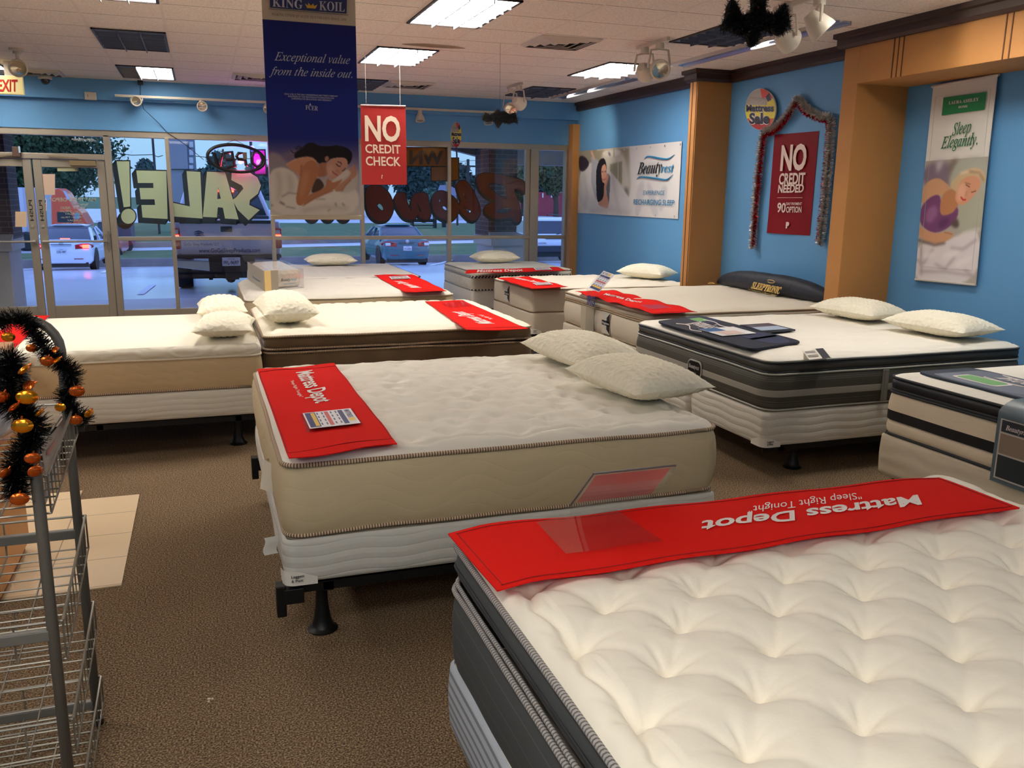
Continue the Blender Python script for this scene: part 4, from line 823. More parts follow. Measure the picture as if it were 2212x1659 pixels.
M_cordw = mat('cream_cord', (220, 208, 186), .7); M_cordk = mat('charcoal_cord', (40, 42, 46), .7); M_cords = mat('silver_cord', (186, 184, 176), .6)
def wob(x, y, s, a, k=0): return a * noise.noise(Vector((x * s + k, y * s, k)))
# ---- foreground bed: deep tufted pillow top, charcoal sides
R = (.645, 2.525, .30, 2.36)
tp = []
for i in range(-1, 16):
    for j in range(-1, 8):
        x = .75 + .13 * i; y = .23 + .30 * j + (.15 if i % 2 else 0) - .1
        if R[0] + .04 < x < R[1] - .04 and R[2] + .04 < y < R[3] - .05: tp.append((x, y))
rs = np.random.RandomState(5)
tp = [(x + rs.uniform(-.006, .006), y + rs.uniform(-.006, .006)) for x, y in tp]
tph = [tuple(rs.uniform(0, 6.28, 2)) for _ in tp]
TA = np.array(tp)
def h_fg(x, y, d):
    r2 = (TA[:, 0] - x) ** 2 + ((TA[:, 1] - y)) ** 2; i = int(np.argmin(r2)); r = math.sqrt(r2[i]); dx, dy = x - TA[i, 0], y - TA[i, 1]
    th = math.atan2(dy, dx); z = .050
    z -= .030 * math.exp(-(r / .028) ** 1.15) + .016 * math.exp(-(r / .07) ** 2)
    z -= .0085 * math.exp(-((r - .042) / .026) ** 2) * max(0, math.cos(7 * th + tph[i][0])) * (.5 + .5 * math.sin(th + tph[i][1])) * (1 if dy > 0 else .55)      # gathers radiating from the stitch
    z -= .010 * math.exp(-(dy / .010) ** 2) * math.exp(-(dx / .065) ** 2)                                           # short crease through it
    a = (dx / .13 + dy / .15) ; b_ = (dx / .13 - dy / .15)
    z -= .006 * (math.exp(-(a / .16) ** 2) + math.exp(-(b_ / .16) ** 2)) * .9
    z += wob(x, y, 9, .0025) + wob(x, y * .3, 26, .0012, 3)
    if d < .10:
        s = (y if min(x - R[0], R[1] - x) < min(y - R[2], R[3] - y) else x); g = .055 + .028 * abs(math.sin(PI * s / .30))
        z -= .016 * math.exp(-((d - g) / .012) ** 2) + .004
    return z
t = mattress('white tufted pillow-top mattress with charcoal sides, filling the lower right corner', R, .09, (.36, .745))
M_char = mat('charcoal_side_fabric', (68, 72, 74), .85, bump=('wave', 3, .12, .004), var=(40, .06), spec=.2)
M_pin = stripe_mat('charcoal_pinstripe', (68, 72, 74), (92, 94, 94), 16, 'V', .96, .85)
wall_panel(R, .09, bulge(.36, .615, .018), 'side_panel', M_pin, t, .008); wall_panel(R, .08, bulge(.640, .738, .016, 7, -.012), 'pillow_top_panel', M_pin, t, .006, 4)
piping(R, .09, .615, .0085, M_zipG, t, .010, .006, 2); piping(R, .085, .630, .007, M_zipG, t, .000, .008, 7); piping(R, .085, .688, .004, M_cordk, t, .006, .006, 5); piping(R, .085, .745, .0095, M_zipG, t, .002, .004, 1)
top_panel('fg', R, .085, .742, h_fg, 300, 330, fabric('white_stretch_knit', (246, 240, 224), 120, .12), t, .018)
M_tick = stripe_mat('grey_lattice_ticking', (176, 184, 194), (128, 132, 140), 30, 'V', .62, .85, .003)
Rb = (.635, 2.53, .28, 2.37); box_spring('grey lattice-ticking box spring under the tufted foreground mattress', Rb, .13, .355, M_tick)
t = bed_frame('black metal frame under the foreground bed', (.66, 2.5, .33, 2.3), .13, [(.78, 2.1), (.78, .5), (2.38, 2.1), (2.38, .5)])
# ---- central bed
R = (.235, 2.13, 3.245, 5.10)
tq = []; rs = np.random.RandomState(9)
for i in range(14):
    for j in range(14):
        x = R[0] + .08 + .15 * i + (.075 if j % 2 else 0) + rs.uniform(-.03, .03); y = R[2] + .13 + .135 * j + rs.uniform(-.025, .025)
        if R[0] + .09 < x < R[1] - .09 and R[2] + .10 < y < R[3] - .08: tq.append((x, y))
tf = tuft_field(tq, .024, .042, 1.2)
def scallop(x, y, d, R, per, g0=.045, amp=.05, dep=.016):
    if d > .16: return 0
    s = (y if min(x - R[0], R[1] - x) < min(y - R[2], R[3] - y) else x); g = g0 + amp * abs(math.sin(PI * s / per)); return -dep * math.exp(-((d - g) / .014) ** 2)
def h_c(x, y, d, R=R):
    r, c, dip = tf(x, y); return .045 - dip + wob(x, y, 7, .008) + wob(x, y, 22, .003, 3) + scallop(x, y, d, R, .40)
t = mattress('plush cream mattress with beige sides and brown corded edge, in the centre of the room', R, .07, (.455, .74))
M_beige = mat('beige_satin_side', (184, 166, 132), .6, bump=('noise', 6, .12, .01), var=(1.6, .05)); M_beigew = M_beige
def wavy_quilt(name, rgb, amp, per, step, dep, rough=.6):
    """zig-zag stitched lines along the side panel (uv: length, height)"""
    m, t_, p = nodes_mat(name); p.inputs['Base Color'].default_value = lin(rgb) + (1,); p.inputs['Roughness'].default_value = rough; p.inputs['Specular IOR Level'].default_value = .3
    tc = t_.nodes.new('ShaderNodeTexCoord'); s = t_.nodes.new('ShaderNodeSeparateXYZ'); t_.links.new(tc.outputs['Object'], s.inputs[0])
    u = math_node(t_, 'ADD', s.outputs[0], s.outputs[1]); w = math_node(t_, 'MULTIPLY', math_node(t_, 'SINE', math_node(t_, 'MULTIPLY', u, 2 * PI / per)), amp)
    f = math_node(t_, 'FRACT', math_node(t_, 'DIVIDE', math_node(t_, 'SUBTRACT', s.outputs[2], w), step)); g = math_node(t_, 'ABSOLUTE', math_node(t_, 'SUBTRACT', f, .5))
    h = math_node(t_, 'SQRT', g); n = t_.nodes.new('ShaderNodeTexNoise'); n.inputs['Scale'].default_value = 9; t_.links.new(tc.outputs['Object'], n.inputs['Vector'])
    b_ = t_.nodes.new('ShaderNodeBump'); b_.inputs['Strength'].default_value = .7; b_.inputs['Distance'].default_value = dep; t_.links.new(math_node(t_, 'ADD', h, math_node(t_, 'MULTIPLY', n.outputs[0], .8)), b_.inputs['Height']); t_.links.new(b_.outputs[0], p.inputs['Normal']); return m
wall_panel(R, .07, bulge(.462, .736, .024), 'side_panel', wavy_quilt('beige_wave_quilt', (204, 186, 150), .035, .42, .062, .0022), t, .010)
piping(R, .07, .74, .0095, M_zipA, t, .004, .006, 1); piping(R, .07, .460, .0085, M_zipA, t, .004, .008, 2)
top_panel('c', R, .07, .742, h_c, 230, 230, M_swirl, t, .03)
for x, z, w_, h_, nm in ((.228, .575, .10, .13, 'handle_tag'),):
    m = MB(); m.grid(lambda u, v: (x - .012 - .05 * math.sin(PI * u) * (1 - v * .4), 3.62 + .12 * u, z + h_ * (v - .5) + .01 * math.sin(5 * u)), 8, 6); m.build('law_tag', mat('tag_cloth', (224, 214, 194), .8), t, smooth=True)
box_spring('white quilted box spring under the central cream mattress', (.225, 2.14, 3.235, 5.11), .264, .442, wavy_quilt('white_wave_quilt', (206, 204, 196), .006, .34, .045, .006, .8), guards=((-1, -1),))
m = MB(); m.grid(lambda u, v: (.215 - .055 * u - .006 * math.sin(6 * v), 3.46 - .03 * u, .345 + .075 * (v - .5) + .008 * u), 6, 6); k = m.solo('care_label', mat('label_white', (232, 230, 222), .7), 'white printed label sticking out at the foot of the central box spring', 'label', smooth=True)
bed_frame('black metal frame under the central bed with cone-shaped front leg', (.25, 2.12, 3.26, 5.08), .258, [(.371, 3.35), (2.0, 3.35), (.371, 4.95), (2.0, 4.95)], [(.222, 3.235, 1), (.222, 5.0, 1)])
# ---- left bed
R = (-1.74, .325, 6.09, 7.72)
t = mattress('white memory-foam mattress with tan sides, on the left in front of the doors', R, .07, (.445, .74))
wall_panel(R, .07, bulge(.452, .66, .014), 'side_panel', wavy_quilt('tan_plain_quilt', (196, 172, 134), .010, .16, .052, .002), t, .006)
wall_panel(R, .07, [(.668, -.004), (.69, .010), (.71, .012), (.73, .004), (.745, -.012)], 'foam_band', mat('damask_knit', (232, 226, 208), .85, bump=('swirl', 9, .8, .006)), t, .004)
piping(R, .07, .664, .008, M_cordw, t, .006, .004); piping(R, .07, .452, .008, M_zipA, t, .004, .004, 3)
top_panel('l', (R[0] + .012, R[1] - .012, R[2] + .012, R[3] - .012), .06, .744, lambda x, y, d: .018 + wob(x, y, 2, .004), 60, 60, fabric('smooth_knit', (240, 232, 214), 160, .12), t, .06)
box_spring('white quilted box spring under the memory-foam mattress on the left', (-1.75, .33, 6.08, 7.73), .255, .44, wavy_quilt('white_wave_quilt_b', (214, 210, 198), .004, .5, .038, .005, .8))
bed_frame('black metal frame under the left bed', (-1.72, .30, 6.10, 7.7), .255, [(.155, 6.27), (-1.4, 6.27), (.155, 7.5), (-1.4, 7.5)])
# ---- brown bed
R = (.365, 2.39, 6.30, 7.95)
t = mattress('pillow-top mattress with brown suede sides behind the central bed', R, .07, (.46, .75))
M_suede = mat('brown_suede', (104, 82, 58), .9, bump=('noise', 14, .15, .006), var=(5, .2), sheen=.3)
wall_panel(R, .07, bulge(.46, .632, .012), 'side_panel', M_suede, t, .008); wall_panel(R, .06, bulge(.662, .742, .012, 6, -.008), 'pillow_top_panel', M_suede, t, .006, 2)
for z, o, s in ((.634, .006, 1), (.660, .004, 4), (.748, .004, 6)): piping(R, .065, z, .008, M_zipA, t, o, .006, s)
top_panel('b', R, .065, .75, lambda x, y, d: .042 - .010 * math.exp(-((x * 8 % 1 - .5) / .12) ** 2) * .8 - .006 * abs(math.sin(PI * y / .16)) ** 6 + wob(x, y, 5, .008) + scallop(x, y, d, R, .33, .03, .03, .012), 110, 90, fabric('ivory_ribbed_knit', (238, 231, 212), 50, .25), t, .035)
box_spring('brown box spring under the brown suede mattress', (.36, 2.39, 6.30, 7.95), .26, .455, M_suede); bed_frame('black metal frame under the brown suede bed', (.38, 2.36, 6.33, 7.92), .26, [(.5, 6.5), (2.25, 6.5), (.5, 7.8), (2.25, 7.8)])
# ---- middle bed and window bed
R = (.35, 2.40, 8.62, 10.32)
t = mattress('ivory mattress with tan sides carrying the boxed pillow', R, .08, (.47, .745))
wall_panel(R, .08, bulge(.47, .735, .02), 'side_panel', mat('tan_gathered', (186, 166, 132), .8, bump=('noise', 16, .5, .012)), t, .012); piping(R, .08, .742, .009, M_cordw, t, .004, .008); piping(R, .08, .475, .008, M_cordw, t, .004, .005)
top_panel('m', R, .08, .745, lambda x, y, d: .045 + wob(x, y, 6, .010) - .012 * math.exp(-((((x + (.13 if int(y / .2) % 2 else 0)) / .26 % 1 - .5) / .12) ** 2 + (((y / .2) % 1 - .5) / .2) ** 2)), 100, 80, fabric('grey_white_knit', (224, 219, 206), 50, .3), t, .03)
box_spring('tan box spring under the mattress carrying the boxed pillow', (.35, 2.4, 8.62, 10.32), .252, .455, mat('tan_gathered', (0, 0, 0))); bed_frame('black metal frame under the middle bed', (.37, 2.38, 8.65, 10.3), .25, [(.5, 8.8), (2.28, 8.8), (.5, 10.1), (2.28, 10.1)])
R = (.55, 2.48, 10.40, 12.36)
t = mattress('pale quilted mattress with its head against the window glass', R, .07, (.47, .765))
wall_panel(R, .07, bulge(.47, .755, .014), 'side_panel', mat('pale_grey_side', (206, 202, 196), .85), t, .006); piping(R, .07, .763, .008, M_cordk, t, .004, .005); piping(R, .07, .48, .008, M_cordk, t, .004, .005)
top_panel('w', R, .07, .766, lambda x, y, d: .02 + .004 * abs(math.sin(PI * x / .12)) + wob(x, y, 4, .006), 70, 70, fabric('pale_line_knit', (214, 209, 200), 50, .3), t, .03)
box_spring('pale box spring under the mattress at the window', (.55, 2.48, 10.40, 12.36), .252, .46, mat('pale_grey_side', (0, 0, 0))); bed_frame('black metal frame under the window bed', (.57, 2.46, 10.43, 12.3), .25, [(.7, 10.6), (2.35, 10.6), (.7, 12.1), (2.35, 12.1)])
# ---- zig-zag trimmed bed at the right of the window
R = (3.31, 4.74, 11.0, 12.42)
t = mattress('white pillow-top mattress with black zigzag trim beside the right end of the window', R, .07, (.515, .765))
wall_panel(R, .07, bulge(.52, .68, .012), 'side_panel', mat('diamond_quilt', (222, 216, 198), .85, bump=('voronoi', 14, .6, .012)), t, .004); wall_panel(R, .06, bulge(.695, .758, .012, 6, -.005), 'pillow_top_panel', mat('diamond_quilt', (0, 0, 0)), t, .004, 3)
for z, o in ((.522, .006), (.684, .006), (.700, .004), (.763, .004)): piping(R, .065, z, .009, M_zipB, t, o, .004, z)
top_panel('z', R, .065, .765, lambda x, y, d: .022 + wob(x, y, 5, .006), 60, 60, fabric('grey_white_knit', (0, 0, 0)), t, .03)
box_spring('white box spring under the zigzag-trimmed mattress', (3.30, 4.75, 10.99, 12.43), .27, .51, mat('white_plain_ticking', (222, 218, 208), .85, bump=('noise', 20, .2, .006))); bed_frame('black metal frame under the zigzag-trimmed bed', (3.33, 4.72, 11.02, 12.4), .27, [(3.5, 11.15), (4.6, 11.15), (3.5, 12.2), (4.6, 12.2)])
# ---- plain beige bed against the right wall
def sewn_label(t, x, y, z, w=.17, h=.2, s='Kingsdown'):
    """black and silver square label on a foot panel facing -x"""
    m = MB(); m.box(x - .003, x, y - w / 2, y + w / 2, z - h / 2, z + h / 2); k = m.build('brand_label', mat('label_silver', (190, 184, 172), .6), t)
    m = MB(); m.box(x - .005, x - .003, y - w / 2, y + w / 2, z - .022, z + .022)
    for j in range(6): m.box(x - .005, x - .003, y - w / 2 + .004 + .011 * j, y - w / 2 + .012 + .011 * j, z - h / 2 * (.9 - .06 * j), z + h / 2 * (.95 - .08 * j))
    m.build('label_bars', mat('label_black', (34, 34, 36), .6), k); m = MB(); letter(m, s, (x - .0065, y + w * .42, z - .010), (x - .0065, y - w * .42, z - .010), (x - .0065, y + w * .42, z + .011), .01); m.build('lettering', M_white, k)
R = (3.355, 5.34, 8.89, 10.22)
t = mattress('plain beige mattress against the right wall below the wide banner', R, .05, (.495, .742))
M_put = mat('putty_ticking', (196, 184, 164), .85, bump=('noise', 70, .15, .003)); wall_panel(R, .05, bulge(.50, .737, .008), 'side_panel', M_put, t, .004)
piping(R, .05, .741, .008, mat('bronze_cord', (150, 128, 100), .6), t); piping(R, .05, .502, .008, mat('bronze_cord', (0, 0, 0)), t)
top_panel('k', R, .05, .743, lambda x, y, d: .034 + .006 * math.sin(x * 32) * math.sin(y * 32) + wob(x, y, 6, .006) + scallop(x, y, d, R, .26, .03, .03, .012), 110, 90, fabric('ivory_knit_b', (234, 226, 208), 50, .3), t, .03)
sewn_label(t, R[0] - .010, 9.68, .62)
box_spring('putty box spring under the plain beige mattress', (3.35, 5.34, 8.88, 10.23), .262, .49, M_put, guards=((-1, -1),)); bed_frame('black metal frame under the plain beige bed', (3.37, 5.3, 8.9, 10.2), .262, [(3.5, 9.05), (5.2, 9.05), (3.5, 10.05), (5.2, 10.05)])
# ---- pillow-top bed with the dark bolster
R = (3.515, 5.56, 6.50, 8.36)
t = mattress('ivory pillow-top mattress with putty sides holding the dark bolster', R, .07, (.475, .775))
wall_panel(R, .07, bulge(.48, .702, .022), 'side_panel', M_put, t, .006); wall_panel(R, .06, bulge(.722, .768, .010, 6, -.004), 'pillow_top_panel', M_put, t, .004, 2)
for z, o in ((.482, .004), (.706, .006), (.722, .004), (.772, .004)): piping(R, .065, z, .008, mat('bronze_cord', (0, 0, 0)), t, o, .006, z * 9)
top_panel('s', R, .065, .774, lambda x, y, d: .036 + .006 * math.sin(y * 38 + 2 * math.sin(x * 4)) + wob(x, y, 5, .008), 100, 90, fabric('ivory_wave_knit', (228, 219, 200), 50, .3), t, .03)
sewn_label(t, R[0] - .024, 7.28, .60)
MB().box(R[0] - .026, R[0] - .02, 7.55, 7.86, .47, .70).build('side_patch', mat('patch_putty', (176, 164, 142), .8), t)
ym = (R[2] + R[3]) / 2
box_spring('putty half box spring, far one of the pair below the dark bolster bed', (3.5, 5.56, ym + .012, R[3]), .252, .464, M_put); box_spring('putty half box spring, near one of the pair below the dark bolster bed', (3.5, 5.56, R[2], ym - .012), .252, .464, mat('putty_lined', (200, 188, 166), .85, bump=('wave', 10, .4, .010)))
bed_frame('black metal frame under the dark bolster bed', (3.53, 5.5, 6.53, 8.33), .245, [(3.7, 6.7), (5.4, 6.7), (3.7, 8.2), (5.4, 8.2)])
# ---- grey striped bed
R = (3.265, 5.36, 4.46, 6.26)
t = mattress('thick white-topped mattress with grey striped sides and black badge', R, .10, (.445, .755))
def band_mat(name, bands, base, rough=.6):
    m, t_, p = nodes_mat(name); tc = t_.nodes.new('ShaderNodeTexCoord'); s = t_.nodes.new('ShaderNodeSeparateXYZ'); r = t_.nodes.new('ShaderNodeValToRGB'); r.color_ramp.interpolation = 'CONSTANT'
    t_.links.new(tc.outputs['UV'], s.inputs[0]); t_.links.new(s.outputs[1], r.inputs[0]); e = r.color_ramp.elements; e[0].position = 0; e[0].color = lin(base) + (1,); e.remove(e[1])
    for z, c in bands: q = e.new(z); q.color = lin(c) + (1,)
    t_.links.new(r.outputs[0], p.inputs['Base Color']); p.inputs['Roughness'].default_value = rough; p.inputs['Specular IOR Level'].default_value = .3; return m
g0, g1, g2 = (74, 72, 64), (104, 100, 90), (156, 152, 142)
bands = []
for z in (.470, .484, .498): bands += [(z, g1), (z + .003, g0)]
bands += [(.532, (170, 164, 150)), (.535, g2), (.572, (176, 170, 158)), (.575, g0)]
for z in (.618, .630, .642, .654): bands += [(z, g1), (z + .003, g0)]
M_strp = band_mat('grey_striped_border', bands, g0)
wall_panel(R, .10, [(z, o) for z, o in bulge(.45, .676, .024, 14)], 'side_panel', M_strp, t, .004); wall_panel(R, .09, bulge(.690, .748, .012, 6, -.006), 'pillow_top_panel', mat('dark_grey_satin', (66, 64, 58), .5, bump=('noise', 12, .2, .008)), t, .006)
for z, o, m_ in ((.452, .006, M_cords), (.678, .008, M_cords), (.690, .002, M_cordk), (.748, .003, M_cordk), (.757, .0, M_cords)): piping(R, .09, z, .006, m_, t, o, .004, z * 7)
top_panel('g', R, .09, .757, lambda x, y, d: .034 + wob(x, y, 4, .008) + wob(x, y, 14, .003, 2) + scallop(x, y, d, R, .5, .03, .03, .010), 120, 110, M_swirl, t, .035)
xb = R[0] - .026
def rr3(cy, cz, w, h, r, x): return [(x, cy + a, cz + b_) for a, b_ in rrect(-w / 2, w / 2, -h / 2, h / 2, r, 5, 1)]
m = MB(); m.slab(rr3(5.28, .565, .185, .125, .045, xb)[::-1], (-.006, 0, 0)); k = m.build('brand_badge', M_cords, t, auto=40)
m = MB(); m.slab(rr3(5.28, .565, .165, .106, .036, xb - .006)[::-1], (-.003, 0, 0)); m.build('badge_face', mat('badge_black', (18, 18, 18), .35), k, auto=40)
m = MB(); letter(m, 'Beautyrest', (xb - .0105, 5.35, .565), (xb - .0105, 5.21, .565), (xb - .0105, 5.35, .596), .005, 'bi'); letter(m, 'BLACK', (xb - .0105, 5.315, .53), (xb - .0105, 5.245, .53), (xb - .0105, 5.315, .545)); m.build('lettering', M_cords, k)
m = MB(); m.box(4.12, 4.17, R[2] - .034, R[2] - .026, .462, .672); m.box(4.135, 4.155, R[2] - .038, R[2] - .033, .462, .672); m.build('side_handle', mat('handle_grey', (128, 126, 118), .7), t, bevel=.003)
ym = 5.36
for a, b_, nm in ((ym + .011, 6.27, 'far'), (4.45, ym - .011, 'near')): box_spring('white quilted half box spring, %s one under the grey striped mattress' % nm, (3.255, 5.36, a, b_), .217, .436, wavy_quilt('white_quilt_c', (214, 209, 196), .005, .36, .05, .008, .8), guards=((-1, -1),) if nm == 'near' else ())
bed_frame('black metal frame under the grey striped bed', (3.29, 5.3, 4.5, 6.22), .209, [(3.62, 4.62), (5.2, 4.62), (3.62, 6.1), (5.2, 6.1)])
# ---- black and cream bed at the right edge
R = (3.60, 5.62, 1.95, 3.83)
t = mattress('cream mattress with black bands and pillow top, cut by the right edge', R, .08, (.455, .785))
M_cream = mat('cream_mesh', (226, 208, 180), .8, bump=('wave', 40, .25, .002)); M_kb = mat('black_satin', (20, 20, 24), .45, bump=('noise', 14, .2, .006))
wall_panel(R, .08, bulge(.462, .546, .016, 6), 'side_panel', M_cream, t, .004); wall_panel(R, .08, [(.546, .017), (.60, .017)], 'black_band', M_kb, t, .004); wall_panel(R, .08, [(z, o) for z, o in ((.60, .017), (.64, .014), (.68, .008), (.70, -.002))], 'upper_side_panel', M_cream, t, .004); wall_panel(R, .075, bulge(.708, .778, .014, 6, -.008), 'pillow_top_panel', M_kb, t, .006)
for z, o in ((.460, .006), (.703, .006), (.716, .0), (.782, .002)): piping(R, .075, z, .008, M_cordk, t, o, .004, z * 5)
top_panel('x', R, .075, .784, lambda x, y, d: .022 + wob(x, y, 5, .005), 70, 70, M_swirl, t, .035)
box_spring('plain cream box spring under the black-banded mattress', (3.585, 5.62, 1.95, 3.84), .215, .452, mat('cream_ticking', (206, 192, 168), .8, bump=('wave', 4, .25, .012)))
bed_frame('black metal frame under the black-banded bed', (3.66, 5.58, 2.0, 3.78), .215, [(3.9, 3.5), (5.4, 3.5), (3.9, 2.2), (5.4, 2.2)])
# ================================================================ ON THE BEDS
M_red = mat('red_felt', (226, 28, 20), .9, bump=('noise', 220, .3, .002), spec=.1); M_redd = mat('red_stitching', (150, 20, 18), .9)
M_print = mat('white_print', (236, 226, 220), .7); M_vinyl = glass_mat('clear_vinyl', (.95, .93, .95), .22, .06)
def runner(label, c, z, lines, pocket=None, wave=.006, seed=0, ends=(0, 0)):
    """felt runner; c = corners (start-near, start-far, end-far, end-near) in plan; lines = lettering in runner px"""
    c = [np.array(p[:2], float) for p in c]; t = thing('bed_runner', label, 'bed runner', tuple(c[0]) + (z,), group='red felt runners across the bed feet')
    def zz(x, y, v=.5, u=.5): return z + wave * noise.noise(Vector((x * 3 + seed, y * 3, 1))) + wave * .8 * abs(2 * v - 1) ** 3 * math.sin((x + y) * 14 + seed) - ends[0] * max(0, .06 - u) ** 1 * 12 * .06 - ends[1] * max(0, u - .94) * 12 * .06
    def P(u, v): q = (c[0] * (1 - u) + c[3] * u) * (1 - v) + (c[1] * (1 - u) + c[2] * u) * v; return (q[0], q[1], zz(q[0], q[1], v, u))
    m = MB(); nu, nv = 56, 18; m.grid(P, nu, nv); lo = lambda u, v: tuple(np.array(P(u, v)) - (0, 0, .004)); m.grid(lo, nu, nv)
    b_ = nu * nv; E = [i for i in range(nu)] + [j * nu + nu - 1 for j in range(1, nv)] + [(nv - 1) * nu + i for i in range(nu - 2, -1, -1)] + [j * nu for j in range(nv - 2, 0, -1)]
    for k in range(len(E)): a, d = E[k], E[(k + 1) % len(E)]; m.f.append((a, a + b_, d + b_, d)); m.mi.append(0)
    m.build('cloth', M_red, t, auto=60)
    m = MB(); 
    for v in (.045, .955): m.tube([np.array(P(u, v)) + (0, 0, .0008) for u in np.linspace(.01, .99, 60)], .0016, 4)
    for u in (.012, .988): m.tube([np.array(P(u, v)) + (0, 0, .0008) for v in np.linspace(.045, .955, 14)], .0016, 4)
    m.build('stitching', M_redd, t)
    m = MB()
    for s, a, b2, tp_, bo in lines: letter(m, s, onz(*a, z), onz(*b2, z), onz(*tp_, z), bo, off=(0, 0, .0035), drape=lambda p: np.array((p[0], p[1], zz(p[0], p[1]))))
    if m.n: m.build('lettering', M_print, t)
    if pocket:
        q = [onz(*p, z) for p in pocket]; m = MB(); m.grid(lambda u, v: tuple(((q[0] * (1 - u) + q[1] * u) * (1 - v) + (q[3] * (1 - u) + q[2] * u) * v)[:2]) + (z + .008 + .003 * math.sin(7 * u + 3 * v) * math.sin(PI * u),), 16, 12); m.build('clear_pocket', M_vinyl, t, smooth=True)
    return t
def price_card(label, c, group='printed price cards'):
    """c: four world corners, top-left first clockwise as read"""
    q = [np.array(p, float) for p in c]; t = thing('price_card', label, 'price card', tuple(q[3]), group=group); X = q[1] - q[0]; Y = q[3] - q[0]; N = np.cross(X, Y); N /= -np.linalg.norm(N)
    N = N if N[2] > 0 else -N
    def R(u0, v0, u1, v1, h): return [q[0] + X * a + Y * b_ + N * h for a, b_ in ((u0, v0), (u1, v0), (u1, v1), (u0, v1))]
    MB().slab(R(0, 0, 1, 1, 0), N * .0015).build('sheet', mat('card_white', (236, 234, 238), .5), t)
    m = MB(); m.quad(*R(.06, .2, .94, .3, .002)); m.quad(*R(.04, .76, .96, .97, .002)); m.build('navy_band', mat('card_navy', (46, 50, 110), .5), t)
    m = MB(); m.quad(*R(.06, .50, .94, .58, .002)); m.build('red_band', mat('card_red', (210, 90, 84), .5), t)
    m = MB(); m.quad(*R(.62, .04, .8, .17, .002)); m.quad(*R(.08, .78, .92, .86, .0025)); m.build('yellow_print', mat('card_yellow', (230, 190, 70), .5), t)
    m = MB()
    for s, u0, u1, vb, vt in (('MATTRESS', .08, .6, .16, .05),): letter(m, s, *(q[0] + X * a + Y * b_ + N * .003 for a, b_ in ((u0, vb), (u1, vb), (u0, vt))), .02)
    for j in range(4):
        for i in range(4): m.quad(*R(.08 + .22 * i, .33 + .1 * j + (.08 if j > 1 else 0), .22 + .22 * i, .36 + .1 * j + (.08 if j > 1 else 0), .002))
    m.build('print', mat('card_ink', (110, 104, 130), .6), t); return t
def pxq(z, *p): return [onz(*q, z) for q in p]
ZR = .812
q = pxq(ZR, (1074, 1268), (968, 1143), (2030, 1026), (2203, 1094))
runner('long red felt runner on the tufted foreground mattress, printed text upside down', (q[0], q[1], q[2], q[3]), ZR, [('Mattress Depot', (1985, 1083), (1517, 1131), (1968, 1066), .02) if 0 else ('Mattress Depot', (1982, 1072), (1517, 1128), (1992, 1093), .025), ('"Sleep Right Tonight"', (1858, 1066), (1618, 1096), (1862, 1080), .0)], ((1158, 1133), (1332, 1106), (1432, 1174), (1222, 1202)), .004, 3, (.25, .1))
zr = .797; q = pxq(zr, (556, 800), (722, 785), (858, 957), (624, 990))
runner('red felt runner at the foot of the central bed, holding a price card', (q[3], q[0], q[1], q[2]), zr, [('Mattress Depot', (640, 806), (683, 873), (676, 800), .02), ('"Sleep Right Tonight"', (627, 823), (648, 858), (634, 822), .0)], ((648, 898), (762, 886), (784, 921), (664, 938)), .006, 5)
price_card('price card with navy and red bands in the pocket of the central runner', [p + np.array((0, 0, .014)) for p in pxq(zr, (757, 889), (779, 921), (669, 936), (654, 900))])
zr = .803; q = pxq(zr, (918, 650), (1000, 649), (1142, 711), (1008, 712))
runner('red felt runner at the foot of the brown suede bed with an empty pocket', (q[3], q[0], q[1], q[2]), zr, [('Mattress Depot', (1068, 700), (999, 674), (1032, 700), .02), ('"Sleep Right Tonight"', (1066, 690), (1038, 680), (1058, 691), .0)], ((952, 657), (1000, 652), (1022, 663), (970, 667)), .004, 8)
zr = .80; q = pxq(zr, (808, 594), (890, 592), (965, 628), (875, 631))
runner('red felt runner on the bed carrying the boxed pillow', (q[3], q[0], q[1], q[2]), zr, [('Mattress Depot', (910, 622), (866, 608), (886, 622), .02)], None, .005, 9)
price_card('pale card on the red runner of the bed carrying the boxed pillow', [p + np.array((0, 0, .008)) for p in pxq(zr, (840, 599), (880, 597), (888, 603), (846, 605))])
zr = .797; q = pxq(zr, (1005, 590), (1008, 583), (1205, 577), (1222, 584))
runner('narrow dark red runner on the zigzag-trimmed mattress by the window', (q[0], q[1], q[2], q[3]), zr, [('Mattress Depot', (1030, 588.5), (1130, 586), (1032, 583), .02)], None, .003, 10)
price_card('pale card on the dark red runner by the window', [p + np.array((0, 0, .008)) for p in pxq(zr, (1152, 580), (1186, 579), (1196, 584), (1158, 585))])
zr = .79; q = pxq(zr, (1074, 600), (1140, 597), (1227, 619), (1150, 624))
runner('red felt runner on the plain beige mattress below the wide banner', (q[0], q[1], q[2], q[3]), zr, [('Mattress Depot', (1108, 601), (1160, 611), (1122, 600), .02)], None, .004, 11)
price_card('pale card on the runner of the plain beige bed', [p + np.array((0, 0, .008)) for p in pxq(zr, (1150, 613), (1184, 611), (1196, 616), (1160, 618))])
zr = .822; q = pxq(zr, (1243, 629), (1325, 627), (1506, 672), (1415, 677))
runner('red felt runner behind the clear sign holder on the dark bolster bed', (q[0], q[1], q[2], q[3]), zr, [('Mattress Depot', (1303, 637), (1384, 655), (1310, 634), .02)], ((1381, 661), (1425, 659), (1452, 667), (1403, 669)), .008, 12)
zr = .772; q = pxq(zr, (12, 768), (-60, 760), (40, 682), (107, 681))
runner('red felt runner lying slantwise on the left memory-foam mattress', (q[0], q[1], q[2], q[3]), zr, [], None, .002, 13)
